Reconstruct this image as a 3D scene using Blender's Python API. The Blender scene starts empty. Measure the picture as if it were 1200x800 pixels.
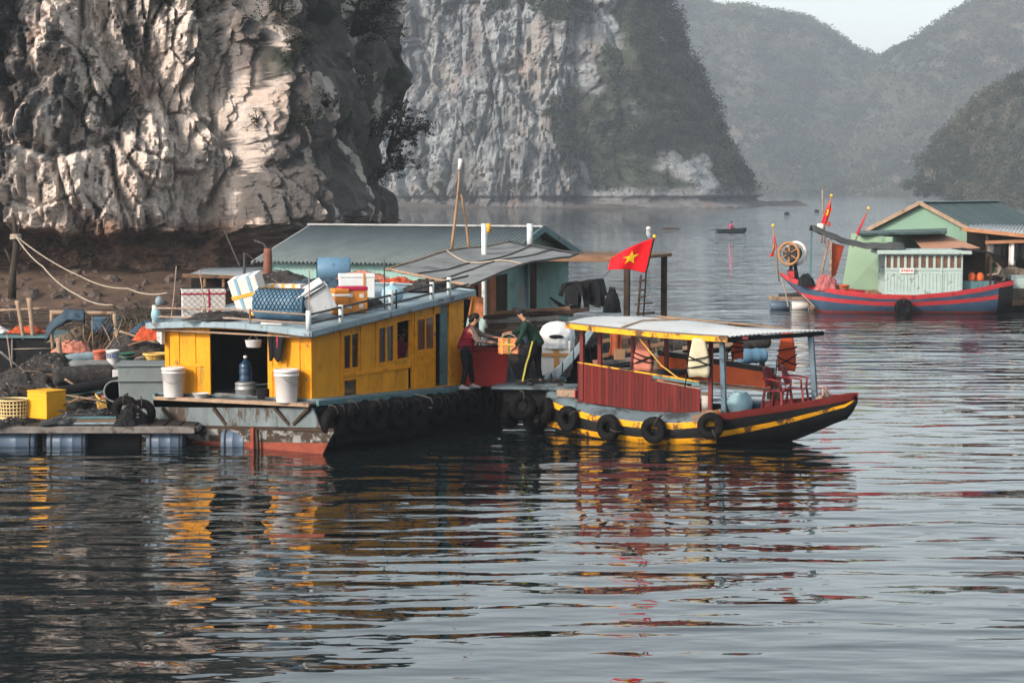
import bpy, bmesh, math, random
import numpy as np
from mathutils import Vector, Matrix, Quaternion, noise
from mathutils.bvhtree import BVHTree
random.seed(7); rng = np.random.default_rng(7)
SC = bpy.context.scene; COL = SC.collection
R_ = math.radians

# ------------------------------------------------------------------ camera, sky, sun, exposure
F, YH, H = 2400.0, 218.0, 5.3
PITCH = math.atan((400 - YH) / F)
cam = bpy.data.cameras.new('camera'); camo = bpy.data.objects.new('camera', cam); COL.objects.link(camo)
cam.sensor_width = 36; cam.lens = 36 * F / 1200; cam.clip_start = 0.5; cam.clip_end = 12000
camo.location = (0, 0, H); camo.rotation_euler = (math.pi / 2 - PITCH, 0, 0); SC.camera = camo
SUN = Vector((-0.76, -0.65, 0)).normalized(); SUN_EL = 27
w = bpy.data.worlds.new('World'); SC.world = w; w.use_nodes = True
nt = w.node_tree; nt.nodes.clear()
sky = nt.nodes.new('ShaderNodeTexSky'); sky.sky_type = 'NISHITA'; sky.sun_disc = False
sky.sun_elevation = R_(SUN_EL); sky.sun_rotation = math.atan2(SUN.x, SUN.y)
sky.air_density = 1.0; sky.dust_density = 3.0; sky.ozone_density = 1.0
hsv = nt.nodes.new('ShaderNodeHueSaturation'); hsv.inputs['Saturation'].default_value = 0.38; hsv.inputs['Hue'].default_value = 0.465
bg = nt.nodes.new('ShaderNodeBackground'); bg.inputs['Strength'].default_value = 0.15
wo = nt.nodes.new('ShaderNodeOutputWorld')
nt.links.new(sky.outputs[0], hsv.inputs['Color']); nt.links.new(hsv.outputs[0], bg.inputs[0]); nt.links.new(bg.outputs[0], wo.inputs[0])
sl = bpy.data.lights.new('sun', 'SUN'); sl.energy = 2.25; sl.angle = R_(4.0); sl.color = (1.0, 0.83, 0.66)
so = bpy.data.objects.new('sun', sl); COL.objects.link(so)
sd = Vector((SUN.x * math.cos(R_(SUN_EL)), SUN.y * math.cos(R_(SUN_EL)), math.sin(R_(SUN_EL))))
so.rotation_euler = sd.to_track_quat('Z', 'Y').to_euler(); so.location = (-60, -40, 60)
SC.view_settings.view_transform = 'Standard'; SC.view_settings.look = 'None'
SC.view_settings.exposure = 0.85; SC.view_settings.gamma = 1.0
SC.render.engine = 'CYCLES'
cy = SC.cycles; cy.use_denoising = True; cy.max_bounces = 6; cy.diffuse_bounces = 2; cy.glossy_bounces = 3
cy.transmission_bounces = 3; cy.volume_bounces = 2; cy.transparent_max_bounces = 6
cy.caustics_reflective = False; cy.caustics_refractive = False

# ------------------------------------------------------------------ pixel rays -> points of the place
def ray(px, py):
    u = (px - 600) / F; v = (400 - py) / F
    return Vector((u, math.cos(PITCH) + v * math.sin(PITCH), -math.sin(PITCH) + v * math.cos(PITCH)))
def G(px, py, z):
    d = ray(px, py); t = (z - H) / d.z; return Vector((d.x * t, d.y * t, z))
def A(px, py, Y):
    d = ray(px, py); t = Y / d.y; return Vector((d.x * t, Y, H + d.z * t))
class Frame:
    def __init__(s, x, y, rz, z=0.0):
        s.o = Vector((x, y, z)); s.rz = rz
        s.M = Matrix.Translation(s.o) @ Matrix.Rotation(R_(rz), 4, 'Z'); s.I = s.M.inverted()
    def L(s, p): return s.I @ Vector(p)
    def W(s, x, y, z): return s.M @ Vector((x, y, z))
    def _r(s, px, py):
        o = s.I @ Vector((0, 0, H)); return o, (s.I.to_3x3() @ ray(px, py))
    def pl(s, px, py, y=0.0):
        o, d = s._r(px, py); return o + d * ((y - o.y) / d.y)
    def ps(s, px, py, x=0.0):
        o, d = s._r(px, py); return o + d * ((x - o.x) / d.x)
    def pz(s, px, py, z=0.0):
        o, d = s._r(px, py); return o + d * ((z - o.z) / d.z)

# ------------------------------------------------------------------ materials
def srgb(h):
    c = [int(h[i:i + 2], 16) / 255 for i in (0, 2, 4)]
    return tuple(x / 12.92 if x <= 0.04045 else ((x + 0.055) / 1.055) ** 2.4 for x in c)
MATS = {}
def mat(name, col, rough=0.6, var=0.18, scale=3.0, dirt=None, damt=0.5, dscale=2.0, bump=0.15, bscale=40.0, metal=0.0, stretch=(1, 1, 1), lines=None):
    """painted / weathered surface: mottling, stains with ragged outlines, fine bump; lines=(axis, spacing, depth) adds board joints"""
    if name in MATS: return MATS[name]
    m = bpy.data.materials.new(name); m.use_nodes = True; n = m.node_tree.nodes; l = m.node_tree.links
    b = n['Principled BSDF']; b.inputs['Roughness'].default_value = rough; b.inputs['Metallic'].default_value = metal; b.inputs['Specular IOR Level'].default_value = 0.5 if rough < 0.3 or metal else (0.16 if rough < 0.6 else 0.10)
    tc = n.new('ShaderNodeTexCoord'); mp = n.new('ShaderNodeMapping'); mp.inputs['Scale'].default_value = stretch
    l.new(tc.outputs['Object'], mp.inputs[0])
    def nz(sc, det=5.0, rg=0.6):
        t = n.new('ShaderNodeTexNoise'); t.inputs['Scale'].default_value = sc; t.inputs['Detail'].default_value = det; t.inputs['Roughness'].default_value = rg
        l.new(mp.outputs[0], t.inputs['Vector']); return t
    def mix(f, a, c):
        x = n.new('ShaderNodeMix'); x.data_type = 'RGBA'
        l.new(f, x.inputs[0])
        for s, v in ((x.inputs[6], a), (x.inputs[7], c)):
            if isinstance(v, tuple): s.default_value = (*v, 1)
            else: l.new(v, s)
        return x.outputs[2]
    def ramp(f, a, c):
        r = n.new('ShaderNodeMapRange'); r.inputs[1].default_value = a; r.inputs[2].default_value = c; l.new(f, r.inputs[0]); return r.outputs[0]
    t1 = nz(scale)
    lo = tuple(c * (1 - var) for c in col); hi = tuple(min(1, c * (1 + var)) for c in col)
    out = mix(ramp(t1.outputs[0], 0.3, 0.7), lo, hi)
    if dirt:
        t2 = nz(dscale, 9.0, 0.7); th = 0.68 - 0.28 * damt
        out = mix(ramp(t2.outputs[0], th, th + 0.07), out, dirt)
    hgt = nz(bscale, 3.0).outputs[0]
    if lines:
        ax, sp, dp = lines
        sx = n.new('ShaderNodeSeparateXYZ'); l.new(tc.outputs['Object'], sx.inputs[0])
        a1 = n.new('ShaderNodeMath'); a1.operation = 'MULTIPLY'; a1.inputs[1].default_value = 1.0 / sp; l.new(sx.outputs[ax], a1.inputs[0])
        a2 = n.new('ShaderNodeMath'); a2.operation = 'FRACT'; l.new(a1.outputs[0], a2.inputs[0])
        a3 = n.new('ShaderNodeMath'); a3.operation = 'PINGPONG'; a3.inputs[1].default_value = 0.5; l.new(a2.outputs[0], a3.inputs[0])
        g = ramp(a3.outputs[0], 0.0, 0.07)
        a4 = n.new('ShaderNodeMath'); a4.operation = 'MULTIPLY'; a4.inputs[1].default_value = dp; l.new(g, a4.inputs[0])
        a5 = n.new('ShaderNodeMath'); a5.operation = 'ADD'; l.new(a4.outputs[0], a5.inputs[0]); l.new(hgt, a5.inputs[1]); hgt = a5.outputs[0]
        fl = n.new('ShaderNodeMath'); fl.operation = 'FLOOR'; l.new(a1.outputs[0], fl.inputs[0])
        wn = n.new('ShaderNodeTexWhiteNoise'); wn.noise_dimensions = '1D'; l.new(fl.outputs[0], wn.inputs['W'])
        hv = n.new('ShaderNodeHueSaturation'); l.new(out, hv.inputs['Color']); l.new(ramp(wn.outputs[0], -1.0, 0.9), hv.inputs['Value']); out = hv.outputs[0]
        hv.inputs['Value'].default_value = 1
    l.new(out, b.inputs['Base Color'])
    bp = n.new('ShaderNodeBump'); bp.inputs['Strength'].default_value = bump; bp.inputs['Distance'].default_value = 0.02
    l.new(hgt, bp.inputs['Height']); l.new(bp.outputs[0], b.inputs['Normal'])
    MATS[name] = m; return m
BROWN = (0.05, 0.03, 0.018); RUST = (0.16, 0.06, 0.025); GRIME = (0.035, 0.034, 0.03)
YEL = mat('yellow_paint', (0.57, 0.245, 0.012), 0.5, 0.2, 2.5, (0.27, 0.16, 0.025), 0.48, 2.2, 0.2, 30, stretch=(1, 1, .35))
YELD = mat('yellow_trim', (0.60, 0.24, 0.008), 0.5, 0.2, 5, (0.16, 0.09, 0.02), 0.35, 4)
YELS = mat('yellow_stripe', (0.72, 0.34, 0.014), 0.5, 0.15, 4, (0.10, 0.055, 0.025), 0.62, 3)
BGR = mat('blue_grey_paint', (0.21, 0.28, 0.32), 0.55, 0.15, 3, (0.10, 0.11, 0.11), 0.4, 2.5)
DECK = mat('deck_blue_grey', (0.105, 0.145, 0.165), 0.42, 0.25, 2, (0.04, 0.05, 0.055), 0.55, 1.5, 0.2, 20)
SKIRT = mat('grey_hull_paint', (0.12, 0.15, 0.16), 0.6, 0.25, 3, (0.06, 0.045, 0.035), 0.62, 2.0, 0.2, stretch=(1, 1, .4))
PEEL = mat('peeling_hull_paint', (0.20, 0.205, 0.20), 0.7, 0.25, 5, (0.04, 0.03, 0.023), 0.85, 3.0, 0.4, 20, stretch=(1, 1, 1.4))
REDB = mat('red_antifouling', (0.20, 0.05, 0.03), 0.65, 0.25, 3, (0.12, 0.05, 0.03), 0.4, 3)
BLK = mat('black_hull_paint', (0.012, 0.013, 0.014), 0.5, 0.3, 3, (0.03, 0.028, 0.026), 0.3, 3)
RUB = mat('tyre_rubber', (0.0045, 0.0045, 0.005), 0.72, 0.35, 5, (0.016, 0.015, 0.014), 0.25, 4, 0.3, 30)
DKW = mat('dark_wood', (0.045, 0.03, 0.022), 0.8, 0.3, 4, (0.02, 0.016, 0.013), 0.5, 3, 0.3, stretch=(.4, 1, 1))
BRW = mat('brown_wood', (0.17, 0.10, 0.06), 0.75, 0.3, 5, (0.06, 0.04, 0.03), 0.45, 3, 0.3, stretch=(.5, 1, 1))
PALEW = mat('pale_timber', (0.27, 0.195, 0.14), 0.75, 0.25, 6, (0.12, 0.08, 0.05), 0.4, 3, 0.3)
GREYW = mat('grey_timber', (0.15, 0.14, 0.13), 0.8, 0.3, 5, (0.05, 0.045, 0.04), 0.5, 3, 0.3)
BAMB = mat('bamboo', (0.26, 0.165, 0.10), 0.55, 0.2, 6, (0.15, 0.08, 0.04), 0.4, 6)
MAR = mat('maroon_paint', (0.12, 0.018, 0.016), 0.5, 0.22, 3, (0.08, 0.015, 0.013), 0.35, 3, stretch=(1, 1, .3))
REDP = mat('red_boards', (0.12, 0.012, 0.010), 0.55, 0.2, 3, (0.07, 0.010, 0.008), 0.45, 3, 0.5, 30, stretch=(1, 1, .25), lines=(0, 0.085, 1.2))
REDT = mat('red_fibreglass', (0.26, 0.022, 0.02), 0.45, 0.12, 2, (0.20, 0.03, 0.03), 0.3, 2)
ORG = mat('orange_paint', (0.50, 0.10, 0.025), 0.5, 0.15, 3, (0.30, 0.06, 0.02), 0.35, 2)
ORGC = mat('orange_cloth', (0.42, 0.075, 0.03), 0.85, 0.2, 6)
PINKC = mat('pink_cloth', (0.42, 0.16, 0.115), 0.85, 0.18, 6)
CREAMC = mat('cream_cloth', (0.45, 0.42, 0.30), 0.85, 0.15, 6)
BKSTR = mat('black_strap', (0.012, 0.012, 0.013), 0.8)
TEAL = mat('teal_paint', (0.075, 0.15, 0.165), 0.5, 0.2, 4, (0.05, 0.06, 0.06), 0.4, 3)
BLUEPOST = mat('slate_blue_paint', (0.07, 0.115, 0.15), 0.5, 0.2, 4, (0.035, 0.04, 0.045), 0.4, 3)
MINT = mat('mint_wall', (0.155, 0.26, 0.20), 0.7, 0.08, 1.2, (0.11, 0.185, 0.145), 0.35, 0.8, 0.1, stretch=(1, 1, .5))
MINTL = mat('pale_mint_paint', (0.34, 0.43, 0.41), 0.6, 0.1, 3, (0.20, 0.23, 0.21), 0.4, 3)
TEALW = mat('teal_wall', (0.22, 0.37, 0.345), 0.75, 0.1, 1.0, (0.15, 0.26, 0.24), 0.4, 0.9, 0.1)
CORR = mat('corrugated_steel', (0.13, 0.16, 0.165), 0.5, 0.14, 1.5, (0.10, 0.135, 0.14), 0.35, 1.2, 0.05)
CORRG = mat('grey_corrugated_sheet', (0.30, 0.32, 0.33), 0.5, 0.2, 1.5, (0.16, 0.15, 0.14), 0.4, 1.5, 0.05)
GRNROOF = mat('dark_green_roof', (0.05, 0.085, 0.085), 0.5, 0.15, 1.5, (0.07, 0.10, 0.10), 0.35, 1, 0.1, lines=(0, 0.25, 2.0))
ROOFW = mat('pale_roof_sheet', (0.42, 0.45, 0.46), 0.5, 0.08, 1.5, (0.33, 0.34, 0.33), 0.35, 1.6, 0.05)
TARPG = mat('grey_tarpaulin', (0.17, 0.18, 0.185), 0.6, 0.2, 1.2, (0.10, 0.105, 0.11), 0.5, 1.0, 0.3, 8)
TARPD = mat('dark_tarpaulin', (0.045, 0.05, 0.055), 0.55, 0.3, 1.5, (0.025, 0.027, 0.03), 0.5, 1.2, 0.4, 10)
TARPB = mat('slate_tarpaulin', (0.035, 0.06, 0.085), 0.6, 0.3, 2, (0.02, 0.03, 0.04), 0.4, 2, 0.4, 12)
FOAM = mat('white_polystyrene', (0.60, 0.58, 0.55), 0.8, 0.06, 5, (0.50, 0.44, 0.37), 0.22, 3, 0.2, 60)
FOAMG = mat('grey_white_foam', (0.55, 0.57, 0.58), 0.8, 0.08, 4, (0.38, 0.37, 0.36), 0.3, 3, 0.2, 60)
PLW = mat('white_plastic', (0.58, 0.57, 0.56), 0.4, 0.05, 3, (0.40, 0.38, 0.36), 0.22, 6)
PLB = mat('blue_plastic_drum', (0.09, 0.18, 0.27), 0.42, 0.12, 3, (0.06, 0.10, 0.14), 0.3, 3)
PLBL = mat('light_blue_plastic', (0.24, 0.40, 0.47), 0.4, 0.1, 3, (0.16, 0.25, 0.28), 0.3, 3)
PLFL = mat('float_blue', (0.075, 0.11, 0.16), 0.35, 0.15, 2, (0.10, 0.13, 0.18), 0.35, 2)
PLD = mat('navy_plastic', (0.012, 0.03, 0.05), 0.4)
PLG = mat('grey_fibreglass', (0.15, 0.18, 0.185), 0.55, 0.15, 2, (0.13, 0.15, 0.15), 0.4, 2)
PLY = mat('yellow_plastic', (0.66, 0.33, 0.02), 0.45, 0.08, 3, (0.45, 0.25, 0.05), 0.25, 4)
BASK = mat('yellow_basket', (0.55, 0.36, 0.10), 0.6, 0.2, 8)
BASKG = mat('dark_green_basket', (0.03, 0.05, 0.045), 0.6, 0.3, 8)
ORGB = mat('orange_foam_box', (0.52, 0.20, 0.04), 0.7, 0.15, 4, (0.62, 0.42, 0.24), 0.25, 5)
CARD = mat('orange_wrapped_box', (0.55, 0.18, 0.08), 0.65, 0.25, 10, (0.60, 0.38, 0.20), 0.45, 8)
TAPEO = mat('orange_tape', (0.72, 0.36, 0.05), 0.4); TAPEB = mat('blue_tape', (0.20, 0.36, 0.48), 0.4)
TAPER = mat('crimson_tape', (0.40, 0.02, 0.06), 0.4); TAPEBR = mat('brown_tape', (0.42, 0.20, 0.06), 0.4)
NETD = mat('dark_net_cord', (0.02, 0.028, 0.035), 0.8); NETH = mat('heaped_net', (0.035, 0.034, 0.034), 0.9, 0.5, 8, (0.09, 0.075, 0.06), 0.4, 10, 1.0, 25)
NETB = mat('brown_net_heap', (0.13, 0.105, 0.08), 0.9, 0.4, 6, (0.05, 0.04, 0.03), 0.5, 6, 1.0, 20)
ROPE = mat('pale_rope', (0.30, 0.26, 0.21), 0.9, 0.2, 8); ROPEY = mat('yellow_rope', (0.62, 0.36, 0.08), 0.9); ROPED = mat('dark_rope', (0.05, 0.045, 0.04), 0.9)
STEEL = mat('dull_steel', (0.30, 0.31, 0.31), 0.4, 0.2, 5, RUST, 0.3, 5, metal=0.6); PIPEW = mat('pale_pipe', (0.50, 0.56, 0.57), 0.45, 0.1, 4, (0.25, 0.22, 0.19), 0.3, 5)
RAIL = mat('rusty_rail', (0.27, 0.21, 0.17), 0.6, 0.25, 8, RUST, 0.45, 6); RAILD = mat('dark_rail', (0.06, 0.06, 0.06), 0.6, 0.3, 8)
GLASS = mat('dark_window_glass', (0.016, 0.02, 0.022), 0.08, 0.3, 1.5, bump=0.02); GLASSW = mat('warm_window_glass', (0.12, 0.06, 0.035), 0.15, 0.5, 2.0, bump=0.02)
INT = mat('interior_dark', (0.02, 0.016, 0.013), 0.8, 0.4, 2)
FLAG = mat('flag_red', (0.62, 0.012, 0.018), 0.75, 0.06, 2); STAR = mat('flag_yellow', (0.85, 0.50, 0.02), 0.7, 0.05)
CLB = mat('black_cloth', (0.012, 0.013, 0.015), 0.9, 0.3, 6); CHAIR = mat('maroon_plastic', (0.16, 0.018, 0.022), 0.4, 0.1)
SKIN = mat('skin', (0.42, 0.22, 0.14), 0.55, 0.08, 12); HAIR = mat('black_hair', (0.01, 0.008, 0.008), 0.5, 0.3, 20)
EYE = mat('eye_dark', (0.01, 0.008, 0.007), 0.3); LIP = mat('lip', (0.28, 0.09, 0.07), 0.5)
SLV = mat('taupe_knit', (0.17, 0.125, 0.11), 0.9, 0.15, 20); JKT = mat('dark_green_jacket', (0.012, 0.032, 0.024), 0.8, 0.3, 6)
TRS = mat('black_trousers', (0.008, 0.008, 0.010), 0.85, 0.3, 5); LIME = mat('lime_stripe', (0.34, 0.31, 0.06), 0.8, 0.1)
SHOE = mat('grey_shoe', (0.28, 0.29, 0.30), 0.6); SHOED = mat('dark_shoe', (0.02, 0.02, 0.02), 0.6); CAPM = mat('charcoal_cap', (0.022, 0.024, 0.026), 0.85)
PNKS = mat('pink_shirt', (0.42, 0.05, 0.12), 0.85, 0.1, 6); GRYS = mat('khaki_jacket', (0.24, 0.21, 0.17), 0.85, 0.15, 6)
PLAID = mat('crimson_quilt', (0.20, 0.012, 0.03), 0.75, 0.25, 9, (0.09, 0.008, 0.015), 0.4, 9, 0.9, 20, lines=(2, 0.075, 4.0))
NAVY = mat('navy_hull_paint', (0.042, 0.078, 0.13), 0.5, 0.25, 1.5, (0.075, 0.095, 0.12), 0.3, 1.5); REDS = mat('red_hull_stripe', (0.42, 0.038, 0.046), 0.5, 0.15, 2, (0.22, 0.03, 0.03), 0.4, 2)
TANT = mat('tan_tarpaulin', (0.34, 0.19, 0.13), 0.7, 0.12, 2, (0.24, 0.13, 0.09), 0.4, 2)
BARK = mat('bark', (0.05, 0.04, 0.033), 0.9, 0.3, 8, bump=0.6)
# ------------------------------------------------------------------ mesh builder
def tag(o, label=None, cat=None, group=None, kind=None):
    if label: o['label'] = label
    if cat: o['category'] = cat
    if group: o['group'] = group
    if kind: o['kind'] = kind
    return o
def thing(name, label, cat, loc=(0, 0, 0), rz=0.0, group=None):
    o = bpy.data.objects.new(name, None); COL.objects.link(o); o.empty_display_size = 0.2
    o.location = loc; o.rotation_euler = (0, 0, R_(rz)); return tag(o, label, cat, group)
def dup(o, loc=None, rz=None, label=None, parent=None):
    c = o.copy(); COL.objects.link(c)
    if parent: c.parent = parent
    for ch in list(o.children): dup(ch, parent=c)
    if loc is not None: c.location = loc
    if rz is not None: c.rotation_euler = (0, 0, R_(rz))
    if label: c['label'] = label
    return c
class MB:
    def __init__(s): s.v = []; s.f = []; s.m = []; s.sm = []
    def add(s, vs, fs, mi=0, sm=False):
        k = len(s.v); s.v += [tuple(p) for p in vs]
        for f in fs: s.f.append(tuple(k + i for i in f)); s.m.append(mi); s.sm.append(sm)
        return s
    def hexa(s, p, mi=0):   # 4 bottom, 4 top
        return s.add(p, [(3, 2, 1, 0), (4, 5, 6, 7), (0, 1, 5, 4), (1, 2, 6, 5), (2, 3, 7, 6), (3, 0, 4, 7)], mi)
    def bx(s, x0, x1, y0, y1, z0, z1, mi=0, M=None):
        p = [Vector(q) for q in ((x0, y0, z0), (x1, y0, z0), (x1, y1, z0), (x0, y1, z0), (x0, y0, z1), (x1, y0, z1), (x1, y1, z1), (x0, y1, z1))]
        if M: p = [M @ q for q in p]
        return s.hexa(p, mi)
    def beam(s, p, q, wd, ht=None, mi=0, up=(0, 0, 1)):
        p, q = Vector(p), Vector(q); ht = ht or wd; d = (q - p).normalized(); up = Vector(up)
        if abs(d.dot(up)) > 0.95: up = Vector((0, 1, 0))
        x = d.cross(up).normalized() * wd / 2; y = x.normalized().cross(d) * ht / 2
        return s.hexa([p - x - y, p + x - y, q + x - y, q - x - y, p - x + y, p + x + y, q + x + y, q - x + y], mi)
    def rings(s, rs, mi=0, sm=True, closed=True, caps=True, mis=None):
        n = len(rs[0]); k = len(s.v)
        for r in rs: s.v += [tuple(p) for p in r]
        for i in range(len(rs) - 1):
            for j in range(n if closed else n - 1):
                a = k + i * n + j; b = k + i * n + (j + 1) % n
                s.f.append((a, b, b + n, a + n)); s.sm.append(sm)
                s.m.append(mis(i, j) if mis else mi)
        if caps and closed:
            s.f.append(tuple(k + j for j in reversed(range(n)))); s.f.append(tuple(k + (len(rs) - 1) * n + j for j in range(n)))
            s.m += [mi, mi]; s.sm += [False, False]
        return s
    def tube(s, pts, r, n=8, mi=0, caps=True):
        pts = [Vector(p) for p in pts]; rs = []; up = None
        for i, p in enumerate(pts):
            d = (pts[min(i + 1, len(pts) - 1)] - pts[max(i - 1, 0)]).normalized()
            if up is None: up = d.orthogonal().normalized()
            x = (up - d * up.dot(d)).normalized(); up = x; y = d.cross(x)
            rr = r[i] if isinstance(r, (list, tuple)) else r
            rs.append([p + (x * math.cos(2 * math.pi * j / n) + y * math.sin(2 * math.pi * j / n)) * rr for j in range(n)])
        return s.rings(rs, mi, True, True, caps)
    def lathe(s, prof, M=Matrix.Identity(4), n=24, mi=0, caps=True):
        return s.rings([[M @ Vector((r * math.cos(2 * math.pi * j / n), r * math.sin(2 * math.pi * j / n), z)) for j in range(n)] for r, z in prof], mi, True, True, caps)
    def torus(s, M, R, r, n=28, k=12, mi=0, sq=1.0, tread=0.0):
        k0 = len(s.v)
        for i in range(n):
            a = 2 * math.pi * i / n
            for j in range(k):
                b = 2 * math.pi * j / k
                cb, sb = math.cos(b), math.sin(b); e = (abs(cb) ** 4 + abs(sb) ** 4) ** -0.25 if sq < 1 else 1
                rr = R + r * cb * e * (1 + (tread if (i % 2 and cb > .5) else 0))
                s.v.append(tuple(M @ Vector((rr * math.cos(a), rr * math.sin(a), r * sb * e * 1.05))))
        for i in range(n):
            for j in range(k):
                a = k0 + i * k + j; b = k0 + i * k + (j + 1) % k; c = k0 + ((i + 1) % n) * k + (j + 1) % k; d = k0 + ((i + 1) % n) * k + j
                s.f.append((a, d, c, b)); s.m.append(mi); s.sm.append(True)
        return s
    def prism(s, poly, vec, mi=0):
        poly = [Vector(p) for p in poly]; vec = Vector(vec); n = len(poly)
        return s.add(poly + [p + vec for p in poly], [tuple(reversed(range(n))), tuple(range(n, 2 * n))] + [(i, (i + 1) % n, n + (i + 1) % n, n + i) for i in range(n)], mi)
    def grid(s, fn, nu, nv, mi=0, sm=True):
        k = len(s.v)
        for i in range(nu + 1):
            for j in range(nv + 1): s.v.append(tuple(fn(i / nu, j / nv)))
        for i in range(nu):
            for j in range(nv):
                a = k + i * (nv + 1) + j; s.f.append((a, a + nv + 1, a + nv + 2, a + 1)); s.m.append(mi); s.sm.append(sm)
        return s
    def sphere(s, c, r, n=16, k=10, mi=0, M=None):
        r = Vector((r, r, r)) if not isinstance(r, (tuple, list, Vector)) else Vector(r); c = Vector(c)
        rs = []
        for i in range(k + 1):
            a = -math.pi / 2 + math.pi * i / k; q = max(math.cos(a), 0.02)
            rs.append([c + (M @ Vector((r.x * q * math.cos(2 * math.pi * j / n), r.y * q * math.sin(2 * math.pi * j / n), r.z * math.sin(a))) if M else Vector((r.x * q * math.cos(2 * math.pi * j / n), r.y * q * math.sin(2 * math.pi * j / n), r.z * math.sin(a)))) for j in range(n)])
        return s.rings(rs, mi)
    def build(s, name, mats, parent=None, loc=(0, 0, 0), rz=0.0, label=None, cat=None, group=None, kind=None, bevel=0.0, solid=0.0, sub=0, world=False):
        me = bpy.data.meshes.new(name)
        vs = s.v
        if world and parent is None:   # vertices given in world space: put the origin at the base
            a = np.array(vs); c = Vector(((a[:, 0].min() + a[:, 0].max()) / 2, (a[:, 1].min() + a[:, 1].max()) / 2, a[:, 2].min()))
            M = (Matrix.Translation(c) @ Matrix.Rotation(R_(rz), 4, 'Z')).inverted(); vs = [tuple(M @ Vector(p)) for p in vs]; loc = c
        elif world:
            root = parent
            while root.parent: root = root.parent
            M = (Matrix.Translation(root.location) @ root.rotation_euler.to_matrix().to_4x4()).inverted(); vs = [tuple(M @ Vector(p)) for p in vs]
        me.from_pydata(vs, [], s.f)
        for m in (mats if isinstance(mats, (list, tuple)) else [mats]): me.materials.append(m)
        me.polygons.foreach_set('material_index', s.m); me.polygons.foreach_set('use_smooth', s.sm); me.update()
        bm = bmesh.new(); bm.from_mesh(me); bmesh.ops.recalc_face_normals(bm, faces=bm.faces); bm.to_mesh(me); bm.free()
        o = bpy.data.objects.new(name, me); COL.objects.link(o)
        if parent: o.parent = parent
        else: o.location = loc; o.rotation_euler = (0, 0, R_(rz))
        if solid: md = o.modifiers.new('thickness', 'SOLIDIFY'); md.thickness = solid; md.offset = -1
        if bevel: md = o.modifiers.new('bevel', 'BEVEL'); md.width = bevel; md.segments = 2; md.limit_method = 'ANGLE'
        if sub: md = o.modifiers.new('smooth', 'SUBSURF'); md.levels = sub; md.render_levels = sub
        return tag(o, label, cat, group, kind)
def fast_mesh(name, V, Fc, mats, mi=None, smooth=False, kind=None, label=None, cat=None, parent=None):
    V = np.asarray(V, np.float32); Fc = np.asarray(Fc, np.int32); me = bpy.data.meshes.new(name)
    me.vertices.add(len(V)); me.vertices.foreach_set('co', V.ravel()); k = Fc.shape[1]
    me.loops.add(Fc.size); me.loops.foreach_set('vertex_index', Fc.ravel())
    me.polygons.add(len(Fc)); me.polygons.foreach_set('loop_start', np.arange(0, Fc.size, k, dtype=np.int32))
    me.polygons.foreach_set('use_smooth', np.full(len(Fc), smooth))
    for m in (mats if isinstance(mats, (list, tuple)) else [mats]): me.materials.append(m)
    if mi is not None: me.polygons.foreach_set('material_index', np.asarray(mi, np.int32))
    me.update(calc_edges=True); me.validate()
    o = bpy.data.objects.new(name, me); COL.objects.link(o)
    if parent: o.parent = parent
    return tag(o, label, cat, kind=kind)
def leaf_quads(P, rad, n, size, flat=0.8):
    """n small leaf faces round every clump centre, filling its volume unevenly"""
    P = np.asarray(P, float); N = len(P); rad = np.broadcast_to(rad, (N,)); size = np.broadcast_to(size, (N,))
    d = rng.normal(size=(N, n, 3)); d /= np.linalg.norm(d, axis=2, keepdims=True)
    r = rng.random((N, n, 1)) ** 0.4
    C = P[:, None, :] + d * r * rad[:, None, None] * np.array([1, 1, flat])
    C = C.reshape(-1, 3); M = len(C); sz = np.repeat(size, n) * rng.uniform(0.55, 1.35, M)
    a = rng.normal(size=(M, 3)); a[:, 2] *= .6; a /= np.linalg.norm(a, axis=1, keepdims=True)
    b = np.cross(a, rng.normal(size=(M, 3))); b /= np.linalg.norm(b, axis=1, keepdims=True)
    a *= sz[:, None]; b *= (sz * .55)[:, None]
    V = np.stack([C - a, C + b, C + a, C - b], 1).reshape(-1, 3)
    return V, np.arange(M * 4).reshape(-1, 4)
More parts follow.
